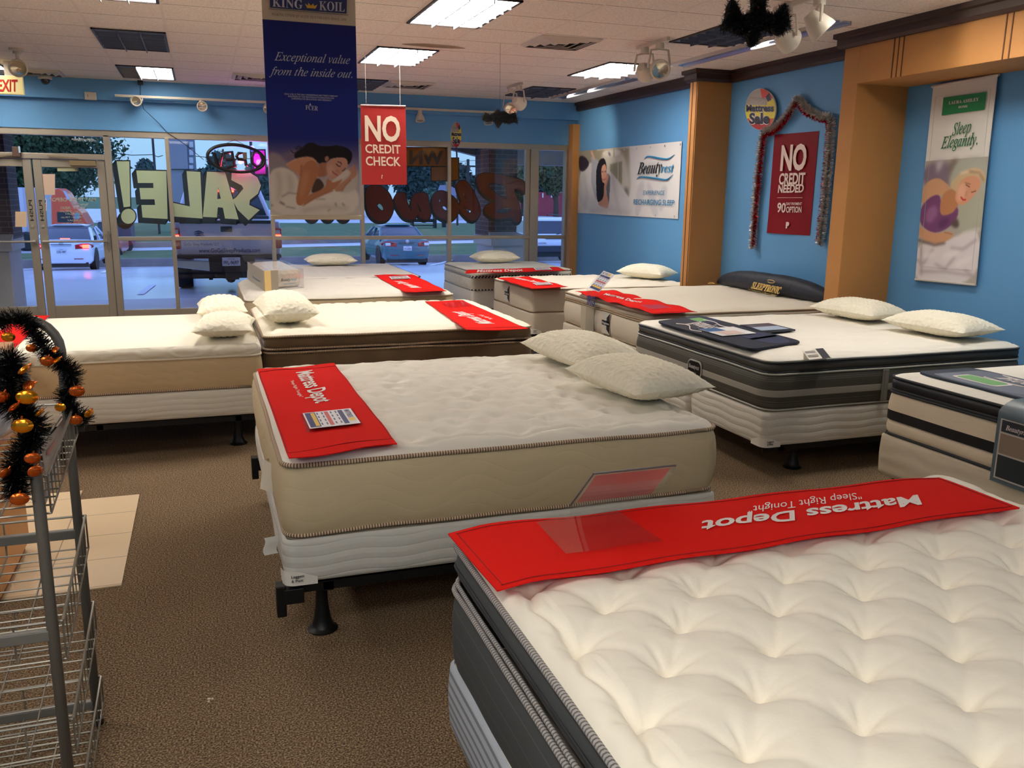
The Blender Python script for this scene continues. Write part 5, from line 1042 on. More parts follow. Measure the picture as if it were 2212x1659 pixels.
# clear sign holders
M_acr = glass_mat('clear_acrylic', (.95, .96, .97), .07); M_pinkp = mat('pink_paper_sheet', (236, 140, 140), .6, alpha=.62)
t = thing('sign_holder', 'clear sign holder with a pink sheet standing behind the foreground runner', 'sign holder', (1.18, 2.36, .80))
MB().slab([(1.035, 2.37, .805), (1.335, 2.37, .805), (1.315, 2.22, .953), (1.04, 2.22, .953)], (0, -.004, -.004)).build('front_panel', M_acr, t); MB().slab([(1.055, 2.363, .815), (1.315, 2.363, .815), (1.30, 2.226, .945), (1.052, 2.226, .945)], (0, .001, .001)).build('paper_insert', M_pinkp, t)
MB().slab([(1.04, 2.392, .60), (1.31, 2.392, .60), (1.31, 2.374, .81), (1.04, 2.374, .81)], (0, .004, 0)).build('drop_plate', M_acr, t)
m = MB(); m.tube([(1.04, 2.22, .955), (1.315, 2.22, .955)], .003, 6); m.tube([(1.035, 2.37, .805), (1.04, 2.22, .953)], .003, 6); m.build('edge', mat('acrylic_edge', (96, 92, 96), .3), t)
xh = 3.47; A_, B_, D_ = onx(1272, 622, xh), onx(1294, 631, xh), onx(1327, 593, xh + .14); U = D_ - B_
t = thing('sign_holder', 'clear sign holder with a slanted price sheet at the foot of the dark bolster bed', 'sign holder', tuple(A_))
MB().slab([A_ + (-.006, .02, -.005), B_ + (-.006, -.02, -.005), B_ + U * 1.06 + (-.006, -.02, 0), A_ + U * 1.06 + (-.006, .02, 0)], (-.004, 0, .003)).build('front_panel', M_acr, t)
MB().slab([A_ + (-.02, .01, -.01), B_ + (-.02, -.01, -.01), (xh - .02, B_[1] - .01, .47), (xh - .02, A_[1] + .01, .47)], (.004, 0, 0)).build('drop_plate', M_acr, t)
m = MB(); yl, yr_ = A_[1] - .02, B_[1] + .02; letter(m, 'iRG', (xh - .022, yl, A_[2] - .15), (xh - .022, yr_ + .02, A_[2] - .15), (xh - .022, yl, A_[2] - .06), .03); m.build('lettering', mat('card_navy', (0, 0, 0)), t)
price_card('price sheet standing slanted in the clear holder at the dark bolster bed', [A_ + U, B_ + U, B_, A_])
# pillows
M_pil = mat('waffle_pillow_knit', (240, 234, 212), .85, spec=.2, bump=('voronoi', 34, .9, .008))
def pillow(label, loc, rz, L=.66, Wd=.42, H=.17, tilt=0., amp=.005, m=None, name='pillow', group='cream waffle-knit pillows', nu=90, nv=60, roll=0., solo=True):
    def surf(s):
        def fn(u, v):
            a, b_ = 2 * u - 1, 2 * v - 1; k = (max(0, 1 - abs(a) ** 3.2)) ** .62 * (max(0, 1 - abs(b_) ** 2.6)) ** .60
            x = L / 2 * a * (1 - .07 * (1 - b_ * b_) * abs(a) ** 3); y = Wd / 2 * b_ * (1 - .09 * (1 - a * a) * abs(b_) ** 3)
            z = H / 2 * k * (1 if s > 0 else .72) + amp * k ** .5 * math.sin(x * 150) * math.sin(y * 150 + (PI / 2) * (int(x * 48) % 2)) + .006 * k * noise.noise(Vector((x * 6 + loc[0], y * 6, s)))
            return (x, y, s * z)
        return fn
    m_ = MB(); m_.grid(surf(1), nu, nv); n0 = len(m_.f); m_.grid(surf(-1), nu, nv); m_.f[n0:] = [f[::-1] for f in m_.f[n0:]]
    o = m_.build(name, m or M_pil, None, smooth=True); o.location = (loc[0], loc[1], loc[2] + H * .36); o.rotation_euler = (roll, tilt, rz); return tag(o, label, 'pillow', group)
h90 = PI / 2
pillow('cream pillow lying behind the other at the head of the central bed', (2.06, 4.62, .794), h90 + .08, .74, .46, .20)
pillow('cream waffle pillow in front at the head of the central bed, nearest the viewer', (2.01, 3.82, .794), h90 + .10, .68, .46, .20)
pillow('front cream pillow at the head end of the left memory-foam bed', (.11, 6.38, .775), h90 - .1, .58, .40, .17)
pillow('rear cream pillow at the head end of the left memory-foam bed', (.11, 7.32, .775), h90, .60, .38, .19)
pillow('plump cream pillow at the left end of the brown suede bed', (.56, 6.82, .800), h90 + .05, .78, .40, .25)
pillow('cream pillow before the window glass on the pale quilted mattress', (1.62, 12.05, .80), 0, .68, .42, .17)
pillow('cream pillow on the zigzag-trimmed mattress by the window', (3.98, 12.1, .80), .05, .66, .40, .19)
pillow('cream pillow on the plain beige mattress against the right wall', (5.06, 9.46, .792), h90 + .5, .64, .40, .19)
pillow('cream pillow by the brown pillar on the grey striped bed', (5.02, 5.74, .805), h90 + .12, .66, .44, .18)
pillow('cream pillow nearest the right edge on the grey striped bed', (5.02, 4.88, .805), h90 + .10, .70, .44, .18)
# dark bolster
M_navy = mat('dark_navy_cloth', (24, 30, 44), .6, bump=('noise', 7, .5, .02))
t = thing('bolster', 'long dark navy bolster with gold lettering at the head of the bed between two pillars', 'bolster', (5.36, 7.45, .80))
def bol(u, v):
    a = 2 * PI * u; s = 2 * v - 1; k = max(.02, 1 - abs(s) ** 3) ** .6; r = .112 * k * (1 + .05 * noise.noise(Vector((s * 5, math.cos(a) * 2, math.sin(a) * 2))))
    return (5.37 + r * 1.0 * math.cos(a) + .03 * s * s, 7.44 - 1.0 * s, .815 + .098 * k + r * .9 * math.sin(a))
MB().grid(bol, 28, 60).build('cover', M_navy, t, smooth=True)
m = MB(); ab, bb, tb = onx(1622, 622, 5.19), onx(1684, 635, 5.19), onx(1627, 608, 5.215); letter(m, 'SLEEPTRONIC', ab, bb, tb, .03, 'bi'); letter(m, 'An Experience In Better Sleep', onx(1616, 626, 5.18), onx(1676, 639, 5.18), onx(1617, 623, 5.185), 0); o_ = onx(1665, 608, 5.22)
m.tube([o_ + np.array((.0, .06 * math.cos(a), .014 * math.sin(a))) for a in np.linspace(.5, 5.6, 14)], .004, 5); m.build('lettering', mat('gold_thread', (196, 164, 84), .5), t)
m = MB(); p = onx(1525, 626, 5.3)
for k in range(26): d = np.random.RandomState(k).normal(size=3); d[2] = abs(d[2]) * .3; m.tube([(5.32, 8.36, .82), np.array((5.30, 8.42, .815)) + d * .025], .003, 4)
m.build('tassel', mat('gold_tassel', (206, 160, 70), .6), t)
# boxed pillow
pz = .79; c0, c1, c2 = onz(572, 629, pz), onz(657, 622, pz), onz(537, 604, pz); c3 = c1 + c2 - c0; up = np.array((0, 0, .20))
t = thing('boxed_pillow', 'boxed white pillow in clear packaging with blue script logo, on the middle bed', 'packaged pillow', tuple(c0))
m = MB(); q = [c0 + (c3 - c0) * .05, c1 + (c2 - c1) * .05, c3 + (c0 - c3) * .05, c2 + (c1 - c2) * .05]; m.slab([p + (0, 0, .012) for p in q], up * .93); m.build('pillow_fill', mat('packed_pillow', (222, 214, 196), .8, bump=('noise', 25, .7, .02)), t, bevel=.05)
MB().slab([c0, c1, c3, c2], up).build('clear_bag', M_vinyl, t)
U = c1 - c0; V = c2 - c0; n1 = np.cross(U, up); n1 /= np.linalg.norm(n1); n2 = np.cross(up, V); n2 /= np.linalg.norm(n2)
m = MB(); m.slab([c0 + n1 * .002, c0 + U * .16 + n1 * .002, c0 + U * .16 + up + n1 * .002, c0 + up + n1 * .002], n1 * .002); m.build('gold_strip', mat('box_gold', (216, 184, 120), .6), t); m = MB(); m.slab([c0 + U * .16 + n1 * .002, c0 + U * .34 + n1 * .002, c0 + U * .34 + up + n1 * .002, c0 + U * .16 + up + n1 * .002], n1 * .002); m.build('taupe_strip', mat('box_taupe', (150, 138, 122), .6), t)
m = MB(); m.slab([c2 + n2 * .002, c0 + n2 * .002, c0 + up + n2 * .002, c2 + up + n2 * .002], n2 * .002); m.build('end_card', mat('box_end', (196, 182, 158), .6), t)
m = MB(); letter(m, 'Beauty', c0 + U * .40 + up * .42 + n1 * .006, c0 + U * .64 + up * .42 + n1 * .006, c0 + U * .40 + up * .58 + n1 * .006, 0, 'bi'); m.build('lettering', mat('box_ink', (50, 52, 60), .6), t)
m = MB(); letter(m, 'rest', c0 + U * .65 + up * .42 + n1 * .006, c0 + U * .80 + up * .42 + n1 * .006, c0 + U * .65 + up * .58 + n1 * .006, 0, 'bi'); letter(m, 'RECHARGE', c0 + U * .48 + up * .26 + n1 * .006, c0 + U * .76 + up * .26 + n1 * .006, c0 + U * .48 + up * .31 + n1 * .006); k = m.build('blue_lettering', mat('box_blue', (92, 148, 186), .6), t)
m = MB(); letter(m, 'Beautyrest', c0 + V * .68 + up * .3 + n2 * .006, c0 + V * .22 + up * .3 + n2 * .006, c0 + V * .68 + up * .42 + n2 * .006, 0, 'bi'); m.build('end_lettering', mat('box_blue', (0, 0, 0)), t)
# foot mats, leaflets on the two right-hand beds
def round_mat(name, label, pxs, z, th, m_, parts, cat='foot mat'):
    q = pxq(z, *pxs); t = thing(name, label, cat, tuple(q[0])); X = q[1] - q[0]; Y = q[3] - q[0]
    def W_(u, v, h=0): return (q[0] * (1 - u) + q[1] * u) * (1 - v) + (q[3] * (1 - u) + q[2] * u) * v + np.array((0, 0, h))
    def rr(u0, v0, u1, v1, r, h): return [W_(a, b_, h) for a, b_ in rrect(u0, u1, v0, v1, r, 6, 1)]
    MB().slab(rr(0, 0, 1, 1, .09, 0), (0, 0, th)).build('pad', m_, t, auto=40)
    parts(t, W_, rr, th); return t
def p11(t, W_, rr, th):
    m = MB(); m.slab(rr(.02, .56, .28, .98, .12, th), (0, 0, .001)); m.slab(rr(.62, .42, .98, .94, .2, th), (0, 0, .001)); m.build('pattern', mat('mat_navy_light', (42, 50, 80), .6), t)
    m = MB(); letter(m, 'Beautyrest', W_(.19, .62, th + .002), W_(.46, .56, th + .002), W_(.19, .22, th + .002), 0, 'bi'); m.tube([W_(.16 + .3 * u, .16 + .1 * math.sin(6 * u), th + .002) for u in np.linspace(0, 1, 10)], .004, 5); m.tube([W_(.16 + .3 * u, .76 - .02 * u + .05 * math.sin(6 * u), th + .002) for u in np.linspace(0, 1, 10)], .004, 5); m.build('lettering', M_print, t)
    m = MB(); m.slab(rr(.07, .60, .19, .84, .03, th), (0, 0, .0015)); m.build('green_badge', mat('badge_green', (120, 178, 104), .5), t)
round_mat('foot_mat', 'dark navy foot mat with script lettering on the grey striped bed', ((1416, 697), (1512, 684), (1735, 741), (1622, 758)), .80, .012, mat('mat_navy', (26, 30, 46), .7, bump=('noise', 200, .2, .002)), lambda t, W_, rr, th: p11(t, lambda u, v, h=0: W_(1 - v, u, h) if 0 else W_(1 - v if 0 else v, u, h), lambda u0, v0, u1, v1, r, h: rr(v0, u0, v1, u1, r, h), th))
def sheet_px(name, label, cat, z, pxs, rgb, th=.004, extra=()):
    q = pxq(z, *pxs); t = thing(name, label, cat, tuple(q[0])); MB().slab(q[::-1] if np.cross(q[1] - q[0], q[3] - q[0])[2] < 0 else q, (0, 0, th)).build('sheet', mat('print_%d_%d_%d' % rgb, rgb, .45), t)
    for k, (nm, u0, v0, u1, v1, c_) in enumerate(extra):
        m = MB(); m.quad(*[(q[0] * (1 - a) + q[1] * a) * (1 - b_) + (q[3] * (1 - a) + q[2] * a) * b_ + (0, 0, th + .001 * (k + 1)) for a, b_ in ((u0, v0), (u1, v0), (u1, v1), (u0, v1))]); m.build(nm, mat('print_%d_%d_%d' % c_, c_, .45), t)
    return t
sheet_px('leaflet', 'white and blue leaflet with a red scribble lying on the navy foot mat', 'leaflet', .818, ((1508, 711), (1584, 706), (1634, 720), (1560, 726)), (228, 226, 224), .002, (('blue_panel', 0, 0, .5, .45, (66, 104, 150)), ('pink_print', .15, .5, .7, .95, (216, 190, 178))))
sheet_px('brochure', 'dark framed brochure with a blue panel on the grey striped bed', 'brochure', .803, ((1598, 705), (1660, 701), (1718, 715), (1640, 720)), (36, 40, 54), .012, (('picture_panel', .1, .1, .9, .45, (96, 84, 92)), ('blue_panel', .1, .45, .9, .92, (168, 184, 204))))
sheet_px('care_tag', 'white printed tag with a dark end at the near edge of the grey striped bed', 'tag', .792, ((1732, 757), (1780, 753), (1796, 773), (1748, 778)), (226, 222, 210), .003, (('dark_end', .6, 0, .95, 1, (40, 50, 66)), ('small_print', .05, .2, .5, .4, (150, 146, 138)), ('small_print', .05, .6, .5, .8, (150, 146, 138))))
def p12(t, W_, rr, th):
    m = MB(); m.slab(rr(.05, .03, .94, .95, .10, th), (0, 0, .001)); m.build('grey_field', mat('mat_grey', (104, 110, 124), .6), t)
    m = MB(); m.slab(rr(.06, .5, .40, .93, .12, th + .001), (0, 0, .001)); m.build('pattern', mat('mat_grey_light', (120, 126, 142), .6), t)
    m = MB(); m.slab(rr(.10, .46, .28, .78, .04, th + .002), (0, 0, .001)); m.build('badge_rim', M_print, t); m = MB(); m.slab(rr(.112, .49, .268, .75, .03, th + .003), (0, 0, .001)); m.build('green_badge', mat('badge_green', (0, 0, 0)), t)
    m = MB(); letter(m, 'Beautyrest', W_(.17, .34, th + .004), W_(.56, .32, th + .004), W_(.17, .14, th + .004), 0, 'bi'); m.tube([W_(.15 + .42 * u, .10 + .05 * math.sin(6 * u), th + .003) for u in np.linspace(0, 1, 10)], .004, 5); m.tube([W_(.15 + .42 * u, .42 + .05 * math.sin(6 * u), th + .003) for u in np.linspace(0, 1, 10)], .004, 5); m.build('lettering', M_print, t)
x0m, x1m, y0m, y1m = 3.70, 4.12, 2.15, 3.74
t = thing('foot_mat', 'grey foot mat with green badge on the black-banded bed at the right edge', 'foot mat', (x0m, y0m, .806))
def Wm(u, v, h=0): return np.array((x1m - (x1m - x0m) * v, y1m - (y1m - y0m) * u, .806 + h))
def rrm(u0, v0, u1, v1, r, h): return [Wm(a, b_ if 1 else 0, h) for a, b_ in rrect(u0, u1, v0, v1, r, 6, 1)][::-1]
MB().slab(rrm(0, 0, 1, 1, .10, 0)[::-1], (0, 0, .012)).build('pad', mat('mat_edge', (38, 50, 66), .7, bump=('noise', 200, .2, .002)), t, auto=40); p12(t, Wm, lambda *a: rrm(*a)[::-1], .012)
# printed card holder hanging over the foot
xc_ = 3.555; t = thing('spec_card', 'grey vinyl card holder with product sheet hanging over the foot at the right edge', 'card holder', (xc_, 3.0, .5))
a0, a1 = 3.05, 2.55
m = MB(); m.grid(lambda u, v: (xc_ + .16 * max(0, 1 - v * 5) ** 1.2, a0 + (a1 - a0) * u, .82 - .03 * max(0, v * 4 - .3) - .32 * max(0, v - .1)), 4, 24); m.build('holder', mat('holder_teal', (92, 108, 116), .4), t, smooth=True)
def Wc(u, v): return np.array((xc_ - .006 - .002 * 0, a0 + (a1 - a0) * u, .82 - .03 * max(0, v * 4 - .3) - .32 * max(0, v - .1) + .0))
for nm, u0, v0, u1, v1, c_, h in (('product_sheet', .05, .28, .98, .95, (196, 188, 178), 0), ('dark_panel', .07, .29, .42, .42, (50, 54, 60), .002), ('picture', .07, .44, .42, .66, (146, 126, 110), .002), ('dark_panel', .07, .68, .42, .93, (44, 52, 56), .002), ('green_badge', .66, .84, .78, .91, (76, 116, 76), .002)):
    q = [Wc(a, b_) - (h, 0, 0) for a, b_ in ((u0, v0), (u1, v0), (u1, v1), (u0, v1))]; m = MB(); m.slab(q[::-1], (-.001, 0, 0)); m.build(nm, mat('print_%d_%d_%d' % c_, c_, .4), t)
m = MB(); letter(m, 'Beautyrest', Wc(.12, .39) - (.005, 0, 0), Wc(.38, .39) - (.005, 0, 0), Wc(.12, .33) - (.005, 0, 0), 0, 'bi'); m.build('lettering', M_print, t)
m = MB()
for k in range(9): m.slab([Wc(a, .40 + .045 * k + b_) - (.003, 0, 0) for a, b_ in ((.48, 0), (.92, 0), (.92, .012), (.48, .012))][::-1], (-.0005, 0, 0))
m.build('small_print', mat('print_150_146_138', (150, 146, 138)), t)
# ================================================================ SIGNS AND PRINTS
class Art:
    """small painter for printed pictures: soft-edged shapes -> colours of a fine grid"""
    def __init__(s, to_uv, w, h, base): s.uv = to_uv; s.w, s.h = w, h; s.a = np.zeros((h, w, 3)) + np.array(base, float); s.X, s.Y = np.meshgrid((np.arange(w) + .0) / (w - 1), np.arange(h) / (h - 1))
    def blur(s, m, r):
        if r <= 0: return m
        k = np.exp(-.5 * (np.arange(-int(3 * r) - 1, int(3 * r) + 2) / r) ** 2); k /= k.sum(); p = len(k) // 2
        m = np.apply_along_axis(lambda v: np.convolve(np.pad(v, p, 'edge'), k, 'valid'), 1, m); return np.apply_along_axis(lambda v: np.convolve(np.pad(v, p, 'edge'), k, 'valid'), 0, m)
    def put(s, m, c, al=1): m = (np.clip(m, 0, 1) * al)[..., None]; s.a = s.a * (1 - m) + np.array(c, float) * m
    def poly(s, pts, c, b_=.7, al=1, smooth=True):
        q = np.array([s.uv(*p) for p in pts])
        if smooth and len(q) > 3:     # Chaikin rounding
            for _ in range(2): n = np.roll(q, -1, 0); q = np.stack([q * .75 + n * .25, q * .25 + n * .75], 1).reshape(-1, 2)
        ins = np.zeros(s.X.shape, bool); x, y = s.X, s.Y
        for (x0, y0), (x1, y1) in zip(q, np.roll(q, -1, 0)):
            if y0 == y1: continue
            ins ^= ((y0 > y) != (y1 > y)) & (x < (x1 - x0) * (y - y0) / (y1 - y0) + x0)
        s.put(s.blur(ins.astype(float), b_), c, al)
    def line(s, pts, wd, c, b_=.5, al=1):
        q = np.array([s.uv(*p) for p in pts]) * (s.w - 1, s.h - 1); D = np.full(s.X.shape, 1e9); PX, PY = s.X * (s.w - 1), s.Y * (s.h - 1)
        for a, d in zip(q[:-1], q[1:]):
            v = d - a; t_ = np.clip(((PX - a[0]) * v[0] + (PY - a[1]) * v[1]) / (v @ v + 1e-9), 0, 1); D = np.minimum(D, np.hypot(PX - a[0] - t_ * v[0], PY - a[1] - t_ * v[1]))
        s.put(s.blur(np.clip(wd / 2 + .5 - D, 0, 1), b_), c, al)
    def grad(s, v0, v1, c0, c1): t_ = np.clip((s.Y - v0) / (v1 - v0), 0, 1)[..., None]; m = ((s.Y >= v0) & (s.Y <= v1))[..., None]; s.a = np.where(m, np.array(c0) * (1 - t_) + np.array(c1) * t_, s.a)
    def mesh(s, P, name, m, parent, curl=None):
        """P(u, v) -> world point, v downwards"""
        mb = MB(); mb.grid(P, s.w, s.h); l = s.a / 255; l = np.where(l <= .04045, l / 12.92, ((l + .055) / 1.055) ** 2.4); mb.col = np.concatenate([l.reshape(-1, 3), np.ones((s.w * s.h, 1))], 1)
        return mb.build(name, m, parent, smooth=True)
M_art = mat('printed_picture', (255, 255, 255), .6, attr='paint', spec=.25)
# ---- blue hanging banner
yk = 6.0; BL, BR = ony(567, 40, yk)[0], ony(769, 57, yk)[0]; zb = ony(580, 473, yk)[2]; zt = 3.07
def kuv(x, y): p = ony(570 + x / 8.295, 280 + y / 8.295, yk); return ((p[0] - BL) / (BR - BL), (zt - p[2]) / (zt - zb))
def kv(py): return (zt - ony(670, py, yk)[2]) / (zt - zb)
A = Art(kuv, 150, 400, (30, 44, 120)); hdr = (zt - ony(670, 48, yk)[2]) / (zt - zb)
A.grad(0, hdr, (204, 190, 166), (204, 190, 166)); A.grad(hdr, kv(215), (24, 32, 104), (34, 50, 142)); A.grad(kv(215), kv(300), (34, 50, 142), (36, 48, 136)); A.grad(kv(300), kv(335), (36, 48, 136), (108, 98, 140)); A.grad(kv(335), kv(372), (108, 98, 140), (178, 166, 172)); A.grad(kv(372), 1, (178, 166, 172), (222, 214, 200))
sk, skd, skl = (212, 152, 116), (160, 98, 70), (232, 178, 146); sh = (230, 222, 208); shd = (168, 156, 148)
A.poly([(60, 420), (200, 400), (330, 470), (430, 590), (600, 700), (500, 900), (60, 900)], (158, 146, 152), 2); A.poly([(300, 460), (550, 330), (700, 480), (420, 600)], (124, 110, 132), 3)
A.poly([(60, 760), (340, 640), (640, 830), (640, 1300), (1700, 900), (1700, 1600), (60, 1600)], sh, 1.2); A.poly([(1300, 800), (1680, 650), (1700, 1100), (1300, 1150)], (208, 198, 186), 2)
A.poly([(545, 440), (600, 380), (690, 330), (760, 250), (850, 226), (930, 250), (970, 285), (1150, 300), (1300, 278), (1430, 300), (1540, 350), (1596, 430), (1570, 570), (1510, 640), (1470, 520), (1380, 490), (1200, 520), (1100, 600), (1000, 610), (950, 570), (860, 500), (750, 500), (600, 530), (550, 510)], (34, 26, 30), .6)
for l in ([(490, 370), (520, 410), (580, 420)], [(570, 330), (620, 295), (680, 320)], [(580, 350), (640, 330), (700, 330)]): A.line(l, 1.4, (48, 38, 44))
A.poly([(385, 640), (470, 570), (600, 515), (760, 485), (870, 500), (950, 570), (1000, 690), (980, 780), (650, 840), (520, 740)], sk, .6); A.line([(400, 630), (600, 515), (760, 487), (870, 500), (945, 570)], 1.2, skl, .8)
A.poly([(1000, 600), (1120, 570), (1170, 820), (1000, 860), (950, 830), (990, 690)], (176, 118, 90), .7)
A.poly([(690, 690), (760, 570), (900, 545), (990, 650), (990, 770), (940, 890), (850, 1080), (790, 1200), (690, 1370), (600, 1350), (572, 1260), (610, 1030), (650, 850)], (190, 126, 88), .6); A.line([(680, 640), (660, 830)], 2, skd, 1.2); A.poly([(690, 800), (760, 700), (830, 800), (740, 1100), (660, 1250), (630, 1150)], (204, 144, 106), 3)
A.poly([(935, 870), (1010, 875), (1100, 1010), (1000, 1120), (870, 1140), (845, 1100)], (84, 62, 56), .8)
A.poly([(690, 1370), (780, 1170), (1000, 1095), (1120, 1010), (1120, 900), (1160, 870), (1200, 930), (1390, 825), (1405, 870), (1385, 950), (1240, 1095), (1000, 1185), (760, 1330)], (190, 128, 92), .6); A.line([(700, 1365), (900, 1240), (1100, 1150), (1240, 1095)], 1.6, skd, 1)
A.poly([(1230, 1100), (1380, 960), (1540, 840), (1570, 770), (1510, 700), (1590, 690), (1590, 610), (1640, 650), (1670, 740), (1660, 840), (1560, 900), (1440, 1030), (1400, 1115)], (198, 144, 120), .7); A.line([(1400, 1105), (1470, 990), (1560, 900)], 1.4, skd, 1)
A.poly([(1200, 930), (1330, 840), (1480, 700), (1560, 780), (1400, 890), (1250, 950)], (222, 212, 200), .8)
A.poly([(1110, 640), (1170, 540), (1250, 510), (1420, 488), (1500, 540), (1512, 640), (1480, 700), (1420, 760), (1330, 840), (1230, 890), (1180, 870), (1130, 770)], (206, 152, 128), .6); A.poly([(1130, 700), (1200, 600), (1280, 720), (1220, 860), (1170, 850)], (220, 170, 146), 3); A.poly([(1088, 500), (1150, 460), (1180, 520), (1130, 575), (1095, 560)], (180, 124, 106), .6)
A.line([(1300, 615), (1335, 650), (1375, 658)], 1.5, (60, 38, 36)); A.line([(1330, 575), (1380, 590), (1395, 622)], 1.5, (74, 48, 44)); A.line([(1410, 738), (1440, 725), (1462, 692)], 1.3, (60, 38, 36)); A.line([(1232, 748), (1270, 790), (1320, 815)], 1.8, (170, 84, 76)); A.line([(1310, 728), (1345, 762)], 1.2, (168, 112, 92), .8)
for l, w_ in (([(300, 1300), (360, 1340)], 3.5), ([(330, 1200), (450, 1130), (580, 1150)], 1.6), ([(400, 1380), (560, 1410)], 1.6), ([(930, 1245), (1100, 1245)], 1.2), ([(1285, 1320), (1300, 1365)], 2.2), ([(1415, 1325), (1440, 1360)], 2.2), ([(1150, 1460), (1190, 1420)], 1.5), ([(90, 1380), (160, 1350)], 2)): A.line(l, w_, (140, 128, 122), 1.2)
for l in ([(250, 760), (300, 1000), (260, 1250)], [(450, 800), (500, 1000), (460, 1120)], [(700, 1450), (1100, 1380), (1500, 1420)]): A.line(l, 5, (190, 180, 168), 4)
t = thing('hanging_banner', 'tall navy hanging banner of a sleeping dark-haired woman, hung from the ceiling', 'banner', ((BL + BR) / 2, yk, zb), group='hanging banners')
A.mesh(lambda u, v: (BL + (BR - BL) * u, yk + .012 * math.sin(2.2 * v + .5), zt + (zb - zt) * v), 'printed_sheet', M_art, t)
MB().grid(lambda u, v: (BL + (BR - BL) * u, yk + .003 + .012 * math.sin(2.2 * v + .5), zt + (zb - zt) * v), 4, 30).build('backing', mat('banner_back', (206, 200, 190), .7), t)
MB().tube([(BL - .005, yk, zb + .012), (BR + .005, yk, zb + .012)], .016, 10).build('bottom_rail', mat('banner_rail', (214, 204, 178), .5), t)
MB().tube([(BL, yk, zt), (BR, yk, zt)], .012, 8).build('top_rod', mat('banner_rail', (0, 0, 0)), t); m = MB(); m.tube([(BL + .06, yk, zt), (BL + .06, yk, ZC)], .003, 5); m.tube([(BR - .06, yk, zt), (BR - .06, yk, ZC)], .003, 5); m.build('cord', M_black, t)
def K(px, py, d=.012): p = ony(px, py, yk); return p - (0, d, 0)
m = MB(); m.slab([K(583, 17), K(748, 30), K(749, -8), K(582, -20)], (0, .001, 0)); m.build('plaque', mat('plaque_navy', (34, 48, 104), .5), t)
m = MB(); m.tube([K(580, 20, .013), K(751, 33.5, .013), K(752, -12, .013), K(579, -24, .013)], .0018, 4, True); m.build('plaque_border', mat('border_grey', (140, 132, 124), .5), t)
m = MB(); letter(m, 'KING', K(588, 15, .016), K(653, 20, .016), K(588, -5, .016), 0, 'bold'); letter(m, 'KOIL', K(689, 23, .016), K(744, 26.5, .016), K(689, 2, .016), 0, 'bold')
letter(m, 'Exceptional value', K(592, 131, .016), K(754, 139, .016), K(595, 112, .016), 0, 'italic'); letter(m, 'from the inside out.', K(582, 162, .016), K(760, 169, .016), K(586, 144, .016), 0, 'italic')
for s, a, b_, y0, y1 in (('KING KOIL IS THE ONLY INNERSPRING MATTRESS COMPANY', 614, 729, 205, 210), ('ENDORSED BY THE PRESTIGIOUS FOUNDATION FOR', 622, 721, 210, 214.5), ('CHIROPRACTIC EDUCATION AND RESEARCH', 629, 715, 215, 219)): letter(m, s, K(a, y0, .016), K(b_, y1, .016), K(a, y0 - 3.4, .016), .01)
letter(m, 'FCER', K(659.5, 237, .016), K(686, 239.5, .016), K(659.5, 227, .016), 0, 'bold'); m.slab([K(667, 228, .016), K(672, 228, .016), K(669.5, 222.5, .016)], (0, .001, 0)); m.build('lettering', mat('banner_print_pale', (196, 198, 206), .6), t)
m = MB(); letter(m, 'MAKING FINER QUALITY MATTRESSES SINCE 1898', K(586, 34, .016), K(747, 46.5, .016), K(586, 28, .016), 0, 'bold'); m.build('tagline_lettering', mat('tagline_brown', (128, 116, 100), .6), t)
m = MB(); m.slab([K(*p, .016) for p in ((663, 18.5), (681, 19.5), (685, 11), (678, 14), (676, 8.5), (671, 13.5), (666, 7), (664.5, 13), (658, 9))], (0, .001, 0)); m.build('crown_emblem', mat('crown_gold', (214, 170, 60), .4, .3), t)
# ---- hanging red banner
yn = 9.0; t = thing('hanging_banner', 'red hanging banner reading no credit check beside the blue banner', 'banner', tuple(ony(828, 400, yn)), group='hanging banners')
q = [ony(779, 229, yn), ony(876, 231, yn), ony(879, 399, yn), ony(782, 399, yn)]
m = MB(); f4 = lambda u, v: (q[0] * (1 - u) + q[1] * u) * (1 - v) + (q[3] * (1 - u) + q[2] * u) * v + (0, .006 * math.sin(4 * v + 2 * u), 0); m.grid(f4, 14, 20); m.grid(lambda u, v: f4(u, v) + (0, .002, 0), 14, 20); m.build('printed_sheet', mat('banner_red', (170, 46, 44), .6, spec=.2), t, smooth=True)
MB().tube([q[0] + (0, 0, .006), q[1] + (0, 0, .006)], .009, 8).build('top_rod', mat('rod_clear', (170, 110, 104), .3), t); m = MB()
for s in (.12, .88): p = q[0] * (1 - s) + q[1] * s; m.tube([p, (p[0], p[1], ZC)], .002, 4)
m.build('cord', mat('cord_clear', (180, 176, 170), .4), t)
def N_(px, py): return ony(px, py, yn) - (0, .016, 0)
m = MB()
for s, a, b_, y0, y1, bo in (('NO', 788, 864, 303, 248, .03), ('CREDIT', 789, 865, 330, 311, .02), ('CHECK', 790, 865, 357, 337, .02)): letter(m, s, N_(a, y0), N_(b_, y0 + 1.5), N_(a - 1, y1), bo)
c_ = N_(824, 382); m.tube([c_ + (0, 0, .018), c_ + (.008, 0, .012), c_ + (.0, 0, .004), c_ + (0, 0, -.018)], .004, 5); m.build('lettering', mat('sign_cream', (226, 206, 184), .6), t)
